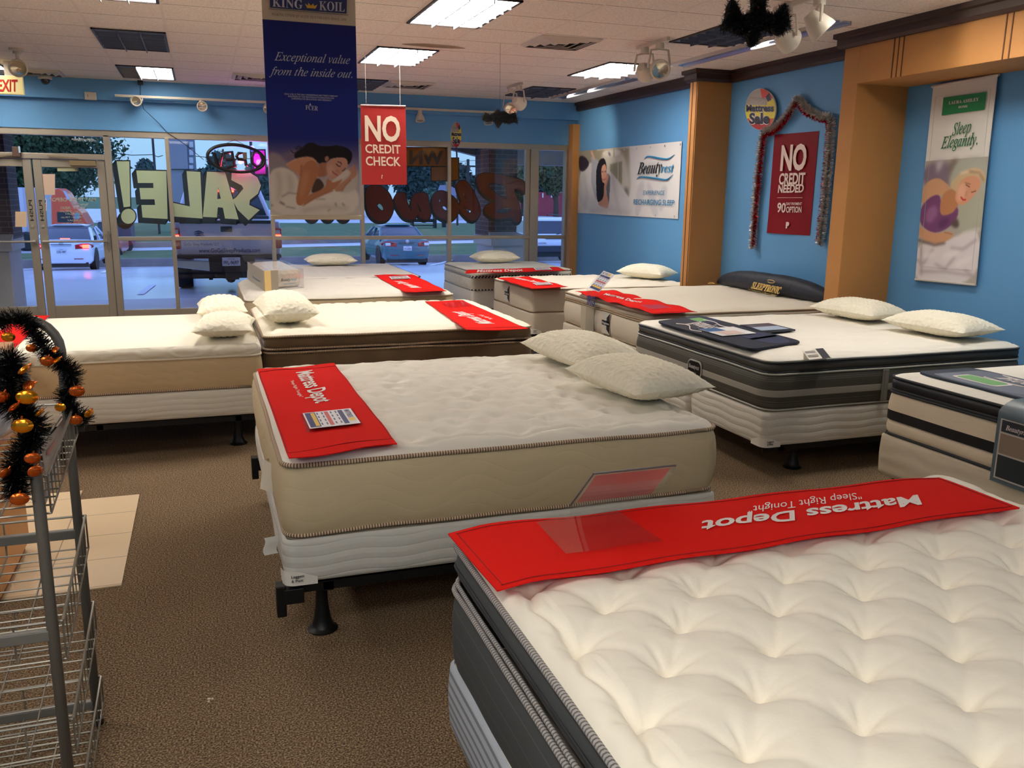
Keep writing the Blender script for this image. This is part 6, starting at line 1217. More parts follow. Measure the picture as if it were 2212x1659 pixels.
# ---- wall posters on the right
xw = 5.6
def wallp(px, py, d=.006): return onx(px, py, xw - d)
t = thing('wall_poster', 'dark red wall poster about a ninety day payment option, framed by tinsel', 'poster', tuple(wallp(1700, 506)), group='posters on the right wall')
q = [wallp(1673, 291), wallp(1769, 283), wallp(1749, 509), wallp(1657, 503)]; m = MB(); f5 = lambda u, v: (q[0] * (1 - u) + q[1] * u) * (1 - v) + (q[3] * (1 - u) + q[2] * u) * v - (.012 * max(0, v - .8) * 5 * (1 + math.sin(5 * u)) * .5, 0, 0); m.grid(f5, 10, 20); m.grid(lambda u, v: f5(u, v) + (.002, 0, 0), 10, 20); m.build('printed_sheet', mat('poster_maroon', (124, 14, 24), .5, spec=.2), t, smooth=True)
m = MB()
for s, a, b_, c_, bo in (('NO', (1685, 367), (1740, 365), (1689, 313), .035), ('CREDIT', (1682, 398), (1738, 397), (1684, 374), .03), ('NEEDED', (1680, 416), (1735, 415), (1682, 399), .03), ('90', (1678, 458), (1696, 459), (1680, 437), .02), ('DAY PAYMENT', (1698, 443), (1732, 443), (1698.5, 437), .015), ('OPTION', (1698, 459), (1731, 459), (1698.5, 446), .02)):
    letter(m, s, *(onx(*p, xw - .022) for p in (a, b_, c_)), bo)
a, b_ = onx(1679, 427, xw - .022), onx(1733, 427, xw - .022); m.tube([a, b_], .002, 4); letter(m, 'P', onx(1697, 492, xw - .026), onx(1704, 492, xw - .026), onx(1698, 480, xw - .026), .08); m.build('lettering', mat('poster_cream', (226, 204, 192), .6), t)
def tinsel(path, r, n, mats, name, parent, seed=0, frac=None, wd=.0035, soft=1.):
    """metallic blades standing out around a path; one mesh per colour"""
    rs = np.random.RandomState(seed); P = np.array(path, float); L = np.concatenate([[0], np.cumsum(np.linalg.norm(np.diff(P, axis=0), axis=1))]); V = [[] for _ in mats]
    for i in range(n):
        s = rs.uniform(0, L[-1]); k = min(len(P) - 2, int(np.searchsorted(L, s) - 1)); k = max(0, k); w_ = (s - L[k]) / (L[k + 1] - L[k] + 1e-9); p = P[k] * (1 - w_) + P[k + 1] * w_; d = P[k + 1] - P[k]; d /= np.linalg.norm(d)
        a = rs.normal(size=3); a -= d * (a @ d) * soft; a /= np.linalg.norm(a) + 1e-9; b_ = np.cross(a, rs.normal(size=3)); b_ /= np.linalg.norm(b_) + 1e-9; R_ = r * rs.uniform(.6, 1.1)
        j = frac(a, rs, s / L[-1]) if frac else 0; e = p + a * R_ + d * R_ * rs.uniform(-.35, .35); V[j] += [p - b_ * wd, p + b_ * wd, e + b_ * wd * .5, e - b_ * wd * .5]
    out = []
    for j, m_ in enumerate(mats):
        mb = MB(); mb.add(V[j], [(4 * i, 4 * i + 1, 4 * i + 2, 4 * i + 3) for i in range(len(V[j]) // 4)]); out.append(mb.build(name[j], m_, parent))
    return out
def smooth_path(pts, n=8):
    P = [np.array(p, float) for p in pts]; P = [2 * P[0] - P[1]] + P + [2 * P[-1] - P[-2]]; o = []
    for i in range(1, len(P) - 2):
        for t_ in np.linspace(0, 1, n, False): a, b_, c, d = P[i - 1:i + 3]; o.append(.5 * (2 * b_ + (c - a) * t_ + (2 * a - 5 * b_ + 4 * c - d) * t_ ** 2 + (3 * b_ - a - 3 * c + d) * t_ ** 3))
    return o + [P[-2]]
M_silv = mat('silver_foil', (222, 218, 210), .3, .7); M_rfoil = mat('red_foil', (196, 16, 26), .25, .9)
t = thing('tinsel_garland', 'silver and red tinsel garland pinned up like a tent around the maroon poster', 'garland', tuple(wallp(1625, 530)))
path = [wallp(*p, .05) for p in ((1626, 533), (1630, 470), (1637, 390), (1646, 310), (1650, 289))] ; path += [wallp(*p, .05) for p in ((1675, 278), (1700, 252), (1722, 215))]; path2 = [wallp(*p, .05) for p in ((1722, 215), (1740, 238), (1765, 252), (1793, 258))]; path3 = [wallp(*p, .05) for p in ((1793, 258), (1788, 340), (1780, 430), (1769, 526))]
full = path[:5] + smooth_path(path[4:])[1:] + smooth_path(path2)[1:] + path3[1:]
cN = np.array((5.6, 7.72, 2.0))
full = np.array(full); sid = np.array((0, -1, 0))
inner = []
for p in full: v = (cN - p); v[0] = 0; v /= np.linalg.norm(v); inner.append(p + v * .022)
outer = [p - (i_ - p) * 1.0 for p, i_ in zip(full, inner)]
MB().tube(full, .006, 5).build('cord', mat('garland_cord', (110, 30, 34), .7), t)
tinsel(outer, .046, 9000, [M_silv], ['silver_tinsel'], t, 1, None, .003); tinsel(inner, .032, 5000, [M_rfoil], ['red_tinsel'], t, 2, None, .003)
def disc_sign(label, P, cx, cy, rx, ry, on, lines):
    """oval double-printed sale disc; P maps a photograph pixel to its plane"""
    t = thing('sale_disc', label, 'sign', tuple(P(cx, cy + ry)), group='mattress sale discs'); on = np.array(on, float)
    def E(x, y, h): return P(cx + rx * x, cy + ry * y) + on * h
    ell = [(math.cos(a), math.sin(a)) for a in np.linspace(0, 2 * PI, 48, False)]
    MB().slab([E(x, y, 0) for x, y in ell], on * .012).build('board', mat('disc_edge', (236, 228, 200), .5), t)
    def band(y0, y1, c, nm, h, xl=-1, xr=1):
        pts = [(x, y) for x, y in ell if y0 <= y <= y1 and xl <= x <= xr]
        for yy in (y0, y1):
            w_ = math.sqrt(max(0, 1 - yy * yy)); pts += [(max(-w_, xl), yy), (min(w_, xr), yy)]
        ctr = (sum(p[0] for p in pts) / len(pts), sum(p[1] for p in pts) / len(pts)); pts.sort(key=lambda p: math.atan2(p[1] - ctr[1], p[0] - ctr[0])); m = MB(); m.add([E(x * .985, y * .985, h) for x, y in pts], [tuple(range(len(pts)))]); return m.build(nm, mat('disc_%d_%d_%d' % c, c, .5), t)
    band(-1, -.2, (168, 160, 152), 'grey_field', .0135); band(-.2, .45, (222, 206, 60), 'yellow_field', .0135); band(.45, .7, (206, 90, 60), 'orange_field', .0135); band(.7, 1, (176, 30, 44), 'red_field', .0135); band(-1, -.55, (204, 60, 50), 'red_corner', .0145, .1, 1); band(-.5, -.1, (214, 196, 60), 'yellow_corner', .0145, .45, 1)
    m = MB(); m.add([E(x, y, .016) for x, y in ((.35, -.6), (.6, -.8), (.72, -.45), (.5, -.35))], [(0, 1, 2, 3)]); m.build('pictogram', mat('disc_navy', (34, 36, 70), .5), t)
    m = MB(); 
    for k in range(6): m.tube([E(.4, -.5, .0145), E(-.9 + .25 * k, -.62 + .09 * k, .0145)], .0012, 4)
    m.build('ray_lines', mat('disc_line', (130, 122, 118), .5), t)
    for bo, mm, nm, h in ((.085, M_print, 'letter_outline', .017), (.04, mat('disc_ink', (18, 24, 52), .5), 'lettering', .019)):
        m = MB()
        for s, x0, x1, yb_, yt_ in lines: letter(m, s, E(x0, yb_, h), E(x1, yb_ + .0, h), E(x0, yt_, h), bo)
        m.build(nm, mm, t)
    return t
LN = [('Mattress', -.9, .92, .10, -.22), ('Sale', -.70, .62, .68, .18)]
disc_sign('mattress sale disc on the wall at the corner of the tinsel garland', lambda x, y: wallp(x, y, .03), 1645, 236, 33, 45, (-1, 0, 0), LN)
yd = YB - .02; t = disc_sign('small mattress sale disc on a stick at the header above the painted brown word', lambda x, y: ony(x, y, yd), 985, 291, 11.5, 27.5, (0, -1, 0), LN)
p, q_ = ony(986, 318, yd + .006), ony(987, 342, yd + .006); MB().tube([p, q_], .012, 8).build('stick', mat('stick_blue', (40, 60, 96), .5), t)
# ---- wide banner
xb_ = 5.42
def beaut(px, py, d=.008): return onx(px, py, xb_ - d)
c4 = [beaut(1251, 327), beaut(1474, 305), beaut(1465, 473), beaut(1249, 460)]
def buv(x, y): p = beaut(1240 + x / 9.2167, 300 + y / 9.2167); return ((c4[0][1] - p[1]) / (c4[0][1] - c4[1][1]), (c4[0][2] - p[2]) / (c4[0][2] - c4[3][2]))
A = Art(buv, 300, 110, (216, 214, 212))
A.poly([(90, 240), (1100, 160), (1150, 900), (1100, 1130), (90, 1130)], (150, 142, 122), 2, smooth=False); A.poly([(560, 230), (1000, 170), (1130, 1100), (900, 1000), (560, 520)], (196, 192, 182), 3); A.poly([(720, 500), (960, 440), (960, 920), (720, 640)], (142, 140, 118), 1, smooth=False); A.line([(880, 470), (880, 830)], 2, (196, 192, 182)); A.poly([(980, 980), (1090, 950), (1110, 1130), (1060, 1130)], (96, 94, 90), 3)
A.poly([(580, 220), (930, 190), (920, 330), (580, 360)], (214, 210, 198), 1.5); A.poly([(690, 230), (740, 300), (730, 350), (690, 320)], (116, 122, 140), 1); A.line([(800, 200), (800, 350)], 3, (150, 150, 150), 1)
A.poly([(90, 660), (300, 480), (480, 440), (660, 560), (1110, 1150), (1240, 1560), (90, 1480)], (206, 204, 204), 1.2); A.poly([(1090, 150), (2200, 30), (2200, 1620), (1180, 1560), (1100, 1100)], (220, 218, 216), 8)
for p in ([(1280, 850), (1430, 830), (1340, 1500), (1190, 1520)], [(1440, 850), (1560, 900), (1720, 1540), (1540, 1540)], [(1780, 860), (1900, 1000), (1740, 1520), (1660, 1300)]): A.poly(p, (196, 196, 200), 2, .8)
A.poly([(100, 340), (190, 335), (270, 400), (315, 490), (270, 580), (190, 655), (100, 625)], (44, 36, 44), 1); A.poly([(330, 840), (370, 480), (330, 330), (440, 400), (500, 420), (440, 620), (450, 1280), (400, 1100)], (164, 168, 178), 1.2); A.line([(360, 260), (390, 340), (410, 400)], 5, (208, 168, 140), 1)
A.poly([(640, 690), (700, 700), (730, 760), (700, 1200), (690, 1330), (640, 1100)], (104, 104, 110), .8)
A.poly([(580, 362), (632, 420), (655, 560), (655, 690), (600, 900), (592, 1190), (540, 1230), (450, 1275), (440, 900), (442, 640), (490, 450)], (26, 20, 22), .5)
A.poly([(600, 890), (640, 830), (650, 720), (690, 700), (690, 790), (640, 960), (630, 1080), (680, 1180), (685, 1370), (640, 1385), (540, 1350), (450, 1290), (590, 1190)], (196, 142, 118), .6); A.poly([(545, 620), (570, 530), (620, 490), (648, 560), (655, 700), (640, 840), (602, 888), (555, 840)], (206, 154, 128), .5)
A.line([(560, 655), (585, 650)], 1.4, (70, 44, 38)); A.line([(615, 650), (640, 645)], 1.4, (70, 44, 38)); A.line([(570, 800), (600, 815), (630, 790)], 1.6, (170, 84, 76)); A.line([(600, 680), (598, 740)], 1.2, (170, 116, 96), .8)
for l in ([(200, 700), (260, 1100), (200, 1400)], [(760, 700), (830, 1100), (900, 1450)], [(300, 1450), (700, 1380), (1100, 1480)]): A.line(l, 5, (180, 178, 180), 4)
t = thing('wall_banner', 'wide white wall banner of a smiling dark-haired woman with blue wave logo', 'banner', tuple(c4[3]))
def bp(u, v, d=0): p = (c4[0] * (1 - u) + c4[1] * u) * (1 - v) + (c4[3] * (1 - u) + c4[2] * u) * v; return (p[0] - .006 - d + .004 * math.sin(9 * u) * (2 * v - 1), p[1], p[2])
A.mesh(bp, 'printed_sheet', M_art, t); MB().grid(lambda u, v: np.array(bp(u, v)) + (.003, 0, 0), 20, 6).build('backing', mat('banner_back', (0, 0, 0)), t)
def BB(px, py): return onx(px, py, xb_ - .026)
mb, mt = MB(), MB(); letter(mb, 'Beauty', BB(1376, 377), BB(1427, 373), BB(1380, 349), .0, 'bi'); letter(mt, 'rest', BB(1427, 373), BB(1455, 372), BB(1428, 352), .0, 'bi')
letter(mt, 'EXPERIENCE', BB(1389, 421), BB(1434.5, 421.5), BB(1390.5, 411), .0); letter(mt, 'RECHARGING SLEEP', BB(1368, 441.5), BB(1456, 444), BB(1369, 430), .01)
for pts in (((1391, 345), (1400, 338), (1425, 342), (1443, 343), (1457, 334)), ((1375, 388), (1385, 382), (1420, 386), (1440, 388), (1454, 377))):
    s_ = smooth_path([BB(*p) for p in pts], 5); n_ = len(s_); mt.tube(s_, [.002 + .011 * math.sin(PI * k / (n_ - 1)) for k in range(n_)], 6)
mb.build('lettering', mat('logo_black', (30, 30, 34), .5), t); mt.build('blue_lettering', mat('logo_blue', (40, 130, 176), .5), t)
for k in range(7): p = np.array(bp((k + .12) / 6.3, .97)); MB().lathe([(.006, 0), (.014, .002), (.006, .004)], 10, p - (.002, 0, 0), (-1, 0, 0)).build('grommet', M_rim, t)
for k in range(5): p = np.array(bp(.5 + k * .123, .04)); MB().lathe([(.006, 0), (.014, .002), (.006, .004)], 10, p - (.002, 0, 0), (-1, 0, 0)).build('grommet', M_rim, t)
# ---- tall banner right
xl_ = 5.70; c5 = [onx(2016, 187, xl_), onx(2155, 162, xl_), onx(2108, 614, xl_), onx(1977, 602, xl_)]
def luv(x, y):
    p = onx(1940 + x / 5.532, 330 + y / 5.532, xl_); v = (c5[0][2] - p[2]) / (c5[0][2] - c5[3][2]); yl = c5[0][1] * (1 - v) + c5[3][1] * v; yr = c5[1][1] * (1 - v) + c5[2][1] * v; return ((yl - p[1]) / (yl - yr), v)
A = Art(luv, 130, 340, (226, 222, 212)); v0 = luv(700, 85)[1]
A.put(((A.Y > v0) & (A.X > .0)).astype(float), (176, 168, 156)); A.poly([(320, 130), (640, 100), (680, 300), (560, 480), (300, 420)], (128, 112, 128), 4); A.poly([(460, 110), (560, 100), (480, 260)], (200, 196, 200), 4); A.poly([(620, 90), (760, 80), (640, 330), (600, 400)], (124, 112, 100), 4)
A.poly([(740, 80), (1090, 60), (1090, 500), (900, 500), (600, 400), (640, 250)], (176, 178, 164), 4); A.poly([(700, 640), (850, 600), (1050, 410), (1010, 930), (800, 1070), (730, 960)], (176, 176, 156), 2); A.poly([(730, 960), (1000, 900), (990, 960), (800, 1080)], (196, 194, 182), 1.5)
A.poly([(200, 1080), (500, 1100), (800, 960), (1000, 950), (950, 1600), (180, 1600)], (224, 216, 216), 2)
A.poly([(300, 390), (470, 285), (600, 380), (640, 450), (540, 520), (420, 530), (270, 640)], (204, 156, 118), 1); A.poly([(620, 400), (700, 290), (840, 210), (980, 190), (1060, 300), (1050, 400), (1000, 350), (900, 290), (820, 330), (730, 420), (680, 500)], (206, 180, 140), 1.2); A.line([(760, 260), (900, 230), (1000, 270)], 4, (232, 212, 180), 2); A.line([(860, 240), (980, 260), (1030, 360)], 3, (150, 118, 84), 2)
A.poly([(520, 500), (690, 420), (740, 640), (660, 760), (500, 780)], (190, 130, 90), 1); A.poly([(700, 500), (740, 360), (850, 290), (960, 300), (1010, 400), (960, 480), (880, 570), (790, 645), (720, 630), (685, 560)], (216, 156, 122), .8); A.poly([(720, 420), (790, 360), (830, 480), (760, 600), (710, 580)], (230, 178, 146), 3)
A.line([(820, 400), (862, 428)], 1.5, (96, 64, 56)); A.line([(885, 492), (935, 478)], 1.5, (96, 64, 56)); A.line([(760, 548), (785, 580), (812, 578)], 2.6, (196, 60, 56)); A.line([(830, 480), (815, 530)], 1.5, (188, 126, 98), 1); A.line([(810, 375), (870, 395)], 1.3, (140, 100, 76))
A.poly([(275, 650), (400, 520), (530, 500), (495, 770), (660, 740), (720, 640), (730, 770), (630, 900), (430, 985), (255, 850)], (120, 72, 116), 1); A.poly([(340, 700), (440, 620), (500, 700), (420, 840), (340, 840)], (152, 104, 146), 3); A.poly([(500, 800), (640, 780), (600, 880), (480, 930)], (96, 56, 96), 3); A.poly([(640, 840), (720, 780), (740, 920), (640, 900)], (96, 80, 76), 2)
A.poly([(245, 860), (430, 985), (600, 940), (690, 990), (560, 1085), (440, 1110), (240, 1010)], (206, 154, 116), 1); A.line([(560, 960), (650, 985)], 1.4, (160, 110, 84), .8); A.line([(240, 1040), (440, 1110), (560, 1090)], 4, (110, 92, 90), 2)
for l in ([(230, 1280), (300, 1330), (420, 1160)], [(450, 1340), (560, 1400), (680, 1260)], [(640, 1150), (780, 1170), (940, 1060)], [(270, 1420), (560, 1430), (880, 1490)], [(800, 1420), (900, 1500)], [(280, 1120), (280, 1450)]): A.line(l, 4, (178, 164, 168), 2.5)
for l in ([(330, 1240), (420, 1220)], [(560, 1250), (700, 1210)], [(700, 1350), (860, 1280)]): A.line(l, 8, (240, 232, 230), 4)
t = thing('wall_banner', 'tall narrow banner of a sleeping blonde woman in a purple top at the right', 'banner', tuple(c5[3]))
def lp_(u, v, d=0): p = (c5[0] * (1 - u) + c5[1] * u) * (1 - v) + (c5[3] * (1 - u) + c5[2] * u) * v; return (p[0] - d - .008 * math.sin(PI * v), p[1], p[2])
A.mesh(lp_, 'printed_sheet', M_art, t); MB().grid(lambda u, v: lp_(u, v, -.004), 6, 20).build('backing', mat('banner_back', (0, 0, 0)), t)
MB().tube([np.array(lp_(-.02, 0)), np.array(lp_(1.02, 0))], .011, 8).build('top_rod', mat('rod_white', (206, 200, 190), .5), t); MB().tube([np.array(lp_(.0, 1)) + (0, 0, -.006), np.array(lp_(1.0, 1)) + (0, 0, -.006)], .009, 8).build('bottom_rail', mat('rod_white', (0, 0, 0)), t)
def LL(px, py, d=.014): return onx(px, py, xl_ - d)
m = MB(); m.slab([LL(2034, 249.5), LL(2126.5, 237), LL(2131, 198), LL(2038, 211)][::-1], (.001, 0, 0)); m.build('green_panel', mat('panel_green', (18, 124, 70), .5), t)
m = MB(); letter(m, 'LAURA ASHLEY', LL(2049, 226, .018), LL(2114, 217.5, .018), LL(2049.5, 219, .018), 0, 'bold'); letter(m, 'HOME', LL(2070, 234, .018), LL(2090, 231.5, .018), LL(2070.5, 229, .018), 0, 'bold'); m.build('lettering', M_print, t)
m = MB(); letter(m, 'Sleep', LL(2056, 293, .018), LL(2096, 285, .018), LL(2060, 266, .018), .01, 'italic'); letter(m, 'Elegantly.', LL(2032, 321, .018), LL(2111, 312, .018), LL(2036, 295, .018), .01, 'italic'); m.build('green_lettering', mat('letter_green', (30, 110, 70), .6), t)
m = MB(); m.tube([np.array(lp_(.07, .055, .006)), np.array(lp_(.93, .055, .006)), np.array(lp_(.93, .93, .006)), np.array(lp_(.07, .93, .006))], .0015, 4, True); m.build('border_line', mat('line_grey', (176, 174, 166), .6), t)
# ================================================================ WINDOW PAINTING AND NEON
def paint_mat(name, rgb, tr=.5):
    m = bpy.data.materials.new(name); m.use_nodes = True; t = m.node_tree; t.nodes.clear(); o = t.nodes.new('ShaderNodeOutputMaterial'); x = t.nodes.new('ShaderNodeMixShader'); a = t.nodes.new('ShaderNodeBsdfDiffuse'); b_ = t.nodes.new('ShaderNodeBsdfTranslucent')
    for k in (a, b_): k.inputs[0].default_value = lin(rgb) + (1,)
    x.inputs[0].default_value = tr; t.links.new(a.outputs[0], x.inputs[1]); t.links.new(b_.outputs[0], x.inputs[2]); t.links.new(x.outputs[0], o.inputs[0]); return m
yo = YB + .062
def offset_poly(p, d):
    p = np.array(p, float); A2 = np.sum(p[:, 0] * np.roll(p[:, 1], -1) - p[:, 1] * np.roll(p[:, 0], -1)); s = 1 if A2 > 0 else -1; o = []
    for i in range(len(p)):
        a = p[i] - p[i - 1]; b_ = p[(i + 1) % len(p)] - p[i]; a /= np.linalg.norm(a) + 1e-9; b_ /= np.linalg.norm(b_) + 1e-9; n = np.array((a[1] + b_[1], -a[0] - b_[0])) * s; n /= np.linalg.norm(n) + 1e-9; c = max(.5, n @ (np.array((a[1], -a[0])) * s)); o.append(p[i] + n * d / c)
    return o
def rnd(p, k=2):
    q = np.array(p, float)
    for _ in range(k): n = np.roll(q, -1, 0); q = np.stack([q * .75 + n * .25, q * .25 + n * .75], 1).reshape(-1, 2)
    return [tuple(v) for v in q]
def keyhole(outer, holes):
    o = [np.array(p) for p in outer]
    for h in holes:
        h = [np.array(p) for p in h]
        def area(p): return sum(p[i - 1][0] * p[i][1] - p[i][0] * p[i - 1][1] for i in range(len(p)))
        if area(o) * area(h) > 0: h = h[::-1]
        d = [(np.linalg.norm(a - b_), i, j) for i, a in enumerate(o) for j, b_ in enumerate(h)]; _, i, j = min(d, key=lambda x: x[0]); o = o[:i + 1] + h[j:] + h[:j + 1] + o[i:]
    return o
def painted(name, label, letters, conv, fill, shadow, out, sh_off, rounded=False, group=None):
    """window letters: coloured fills and, on the glass behind them, their black outline with drop shade"""
    t = thing('painted_letters' if not name else name, label, 'window painting', tuple(ony(*conv(*letters[0][0][0]), yo)), group=group); mf, ms = MB(), MB()
    def W_(p, d): return ony(*conv(*p), yo + d)
    def face(mb, p, d): n = len(p); mb.add([W_(q, d) for q in p], [tuple(range(n))])
    for outer, holes in letters:
        f = rnd(outer) if rounded else outer; h = [rnd(q) if rounded else q for q in holes]
        face(mf, keyhole(f, h), 0); o = offset_poly(f, out); hh = [offset_poly(q, -out * .8) for q in h]; face(ms, keyhole(o, hh), .003)
        for i in range(len(o)):      # drop shade swept to the lower left
            a, b_ = o[i], o[(i + 1) % len(o)]; face(ms, [a, b_, (b_[0] + sh_off[0], b_[1] + sh_off[1]), (a[0] + sh_off[0], a[1] + sh_off[1])], .004)
    mf.build('letter_fill', fill, t); ms.build('letter_outline', shadow, t); return t
M_pb = mat('paint_black', (12, 12, 12), .7)
cv1 = lambda x, y: (x / 3.6867, 280 + y / 3.6867)
S_ = [([(928, 252), (1030, 252), (1037, 612), (985, 618)], []), ([(1022 + 58 * math.cos(a), 690 + 60 * math.sin(a)) for a in np.linspace(0, 2 * PI, 20, False)], []),
      ([(1085, 325), (1325, 330), (1335, 712), (1135, 700), (1125, 600), (1235, 600), (1230, 555), (1120, 555), (1110, 465), (1222, 465), (1220, 425), (1098, 425)], []),
      ([(1485, 330), (1595, 337), (1613, 708), (1378, 692), (1366, 580), (1512, 612)], []),
      ([(1648, 335), (1793, 340), (1850, 540), (1900, 715), (1792, 708), (1775, 622), (1735, 618), (1728, 700), (1615, 695)], [[(1736, 455), (1758, 550), (1730, 553)]]),
      ([(1845, 338), (1985, 340), (2050, 380), (2078, 445), (2055, 510), (1990, 560), (1985, 600), (2068, 640), (1980, 722), (1895, 640), (1850, 560), (1880, 540), (1938, 470), (1925, 445), (1842, 402)], [])]
painted('painted_lettering', 'pale green mirrored sale lettering with black outline painted on the window', S_, cv1, paint_mat('paint_pale_green', (236, 246, 200), .38), M_pb, 9, (-26, 34), group='words painted on the storefront glass')
cv2 = lambda x, y: (840 + x / 6.9125, 300 + y / 6.9125)
B_ = [([(1300, 600), (1330, 540), (1420, 505), (1620, 520), (1800, 560), (1990, 605), (2040, 680), (2055, 815), (1900, 752), (1862, 742), (1900, 840), (1950, 1000), (1990, 1200), (1940, 1255), (1870, 1235), (1840, 1165), (1700, 1200), (1560, 1190), (1450, 1120), (1420, 1040), (1460, 980), (1610, 940), (1450, 860), (1340, 740)], [[(1480, 670), (1560, 648), (1770, 710), (1750, 745), (1780, 920), (1640, 840), (1510, 745)], [(1610, 1085), (1660, 1035), (1810, 1015), (1825, 1075), (1720, 1112), (1625, 1112)]]),
      ([(1010, 690), (1040, 635), (1110, 612), (1190, 660), (1270, 790), (1330, 930), (1372, 1060), (1360, 1140), (1300, 1220), (1230, 1225), (1160, 1180), (1060, 1070), (1040, 1000), (1085, 930), (1045, 820)], [[(1090, 775), (1140, 850), (1195, 950), (1130, 880)], [(1090, 990), (1160, 1040), (1235, 1065), (1220, 1112), (1180, 1100)]]),
      ([(635, 900), (690, 800), (790, 765), (900, 820), (1000, 890), (1055, 1000), (1045, 1110), (970, 1205), (860, 1225), (740, 1170), (660, 1085)], [[(738, 945), (755, 890), (778, 895), (765, 955)], [(785, 1030), (815, 985), (885, 1045), (855, 1085)]]),
      ([(80, 890), (120, 805), (255, 800), (262, 920), (295, 1010), (345, 1105), (335, 1000), (330, 930), (385, 805), (575, 805), (585, 900), (630, 1070), (620, 1180), (550, 1215), (470, 1190), (430, 1115), (400, 1195), (320, 1215), (220, 1180), (130, 1060), (90, 960)], [[(415, 930), (450, 1000), (495, 1100), (455, 1085)]])]
cv3 = lambda x, y: (x, y)
O_ = [[(789, 402), (818, 399), (840, 414), (851, 442), (848, 464), (836, 477), (818, 479), (802, 470), (791, 450)], [[(811, 443), (821, 437), (830, 450), (826, 458)]]]
Bx = [([cv2(*p) for p in o], [[cv2(*p) for p in h] for h in hs]) for o, hs in B_] + [(O_[0], O_[1])] + [([(660 + 34 * k, 440), (690 + 34 * k, 440), (692 + 34 * k, 470), (676 + 34 * k, 480), (660 + 34 * k, 470)], []) for k in range(3)]
painted('painted_lettering', 'mirrored brown script word with black shade painted on the right-hand panes', Bx, cv3, paint_mat('paint_brown', (116, 62, 50), .35), M_pb, 1.6, (-2.8, 5), True, 'words painted on the storefront glass')
t = thing('painted_block', 'brown and orange painted block with dark letters across the top of the right-hand panes', 'window painting', tuple(ony(930, 390, yo)), group='words painted on the storefront glass')
m, mk = MB(), MB()
for p in ([(878, 319), (964, 320), (964, 359), (878, 358)], [(932, 361), (964, 361), (964, 390), (932, 390)], [(974, 342), (990, 342), (990, 388), (974, 390)]): m.add([ony(*q, yo) for q in p], [(0, 1, 2, 3)]); mk.add([ony(*q, yo + .003) for q in offset_poly(p, 2)], [(0, 1, 2, 3)])
m.build('panel', paint_mat('paint_ochre', (150, 98, 50), .35), t); mk.build('panel_outline', M_pb, t); m = MB(); letter(m, 'WN', ony(958, 354, yo - .002), ony(884, 353, yo - .002), ony(958, 326, yo - .002), .05); m.build('lettering', mat('paint_dark_brown', (62, 42, 30), .7), t)
t = thing('painted_block', 'black-bordered painted block, pink neon glow in its colour, beside the neon open sign', 'window painting', tuple(ony(555, 378, yo)), group='words painted on the storefront glass')
p = [(547, 325), (571, 325), (574, 376), (551, 376)]; m = MB(); m.add([ony(*q, yo) for q in p], [(0, 1, 2, 3)]); m.build('panel', paint_mat('paint_neon_glow', (255, 90, 220), .7), t); m = MB(); m.add([ony(*q, yo + .003) for q in offset_poly(p, 3)], [(0, 1, 2, 3)]); m.build('panel_outline', M_pb, t)  # pink of the neon glow is put into the panel colour
# neon sign, seen from its back
yN = YB - .015; t = thing('neon_sign', 'oval neon open sign seen from behind, hanging in the window with red and blue tubes', 'neon sign', tuple(ony(510, 370, yN)))
c0_ = ony(510.5, 342, yN); ex = (ony(572, 346, yN) - ony(449, 336, yN)) / 2; ez = np.array((0, 0, ony(510, 313, yN)[2] - ony(510, 371, yN)[2])) / 2
def el(a, k=1., dy=0): return c0_ + ex * math.cos(a) * k + ez * math.sin(a) * k + np.array((0, dy, 0))
MB().tube([el(a) for a in np.linspace(0, 2 * PI, 48, False)], .022, 8, True).build('oval_frame', M_black, t)
MB().tube([el(a, .93, .015) for a in np.linspace(.7, 2.6, 24)], .008, 6).build('blue_tube', mat('neon_blue', (60, 70, 255), .3, emit=9.), t)
m = MB(); m2 = MB()
def stroke(mb, pts, r, dy): mb.tube([ony(*q, yN + dy) for q in pts], r, 6)
LT = [[(563, 333), (556, 328), (548, 330), (544, 340), (546, 352), (555, 360), (563, 356), (567, 346), (563, 333)], [(532, 358), (527, 331), (515, 331), (511, 338), (515, 344), (529, 345)], [(483, 331), (501, 328), (507, 359), (490, 362)], [(488, 345), (503, 344)], [(479, 331), (475, 359), (462, 330)], [(462, 330), (470, 360)]]
for s in LT: stroke(m, s, .024, .0); stroke(m2, [(x + 2.2, y + 1.6) for x, y in s], .0045, .03)
m.build('letter_channels', M_black, t); m2.build('red_tubes', mat('neon_red', (255, 40, 60), .3, emit=7.), t)
m = MB(); 
for a in (1.0, 2.1): m.tube([el(a), ony(507, 302, yN)], .0025, 4)
m.build('hanging_chain', M_black, t); m = MB(); a = ony(530, 341, yN); m.box(a[0] - .03, a[0] + .02, yN - .04, yN - .01, a[2] - .02, a[2] + .07); m.build('transformer', mat('transformer_grey', (110, 104, 92), .5), t)
for px, py, cc, e in ((520, 348, (1, .1, .35), 5), (560, 350, (.9, .1, 1), 5), (545, 320, (.2, .15, 1), 5)):
    l = bpy.data.lights.new('neon_glow', 'POINT'); l.color = cc; l.energy = e; l.shadow_soft_size = .05; o = bpy.data.objects.new('neon_glow', l); C.objects.link(o); o.location = ony(px, py, yN + .03)
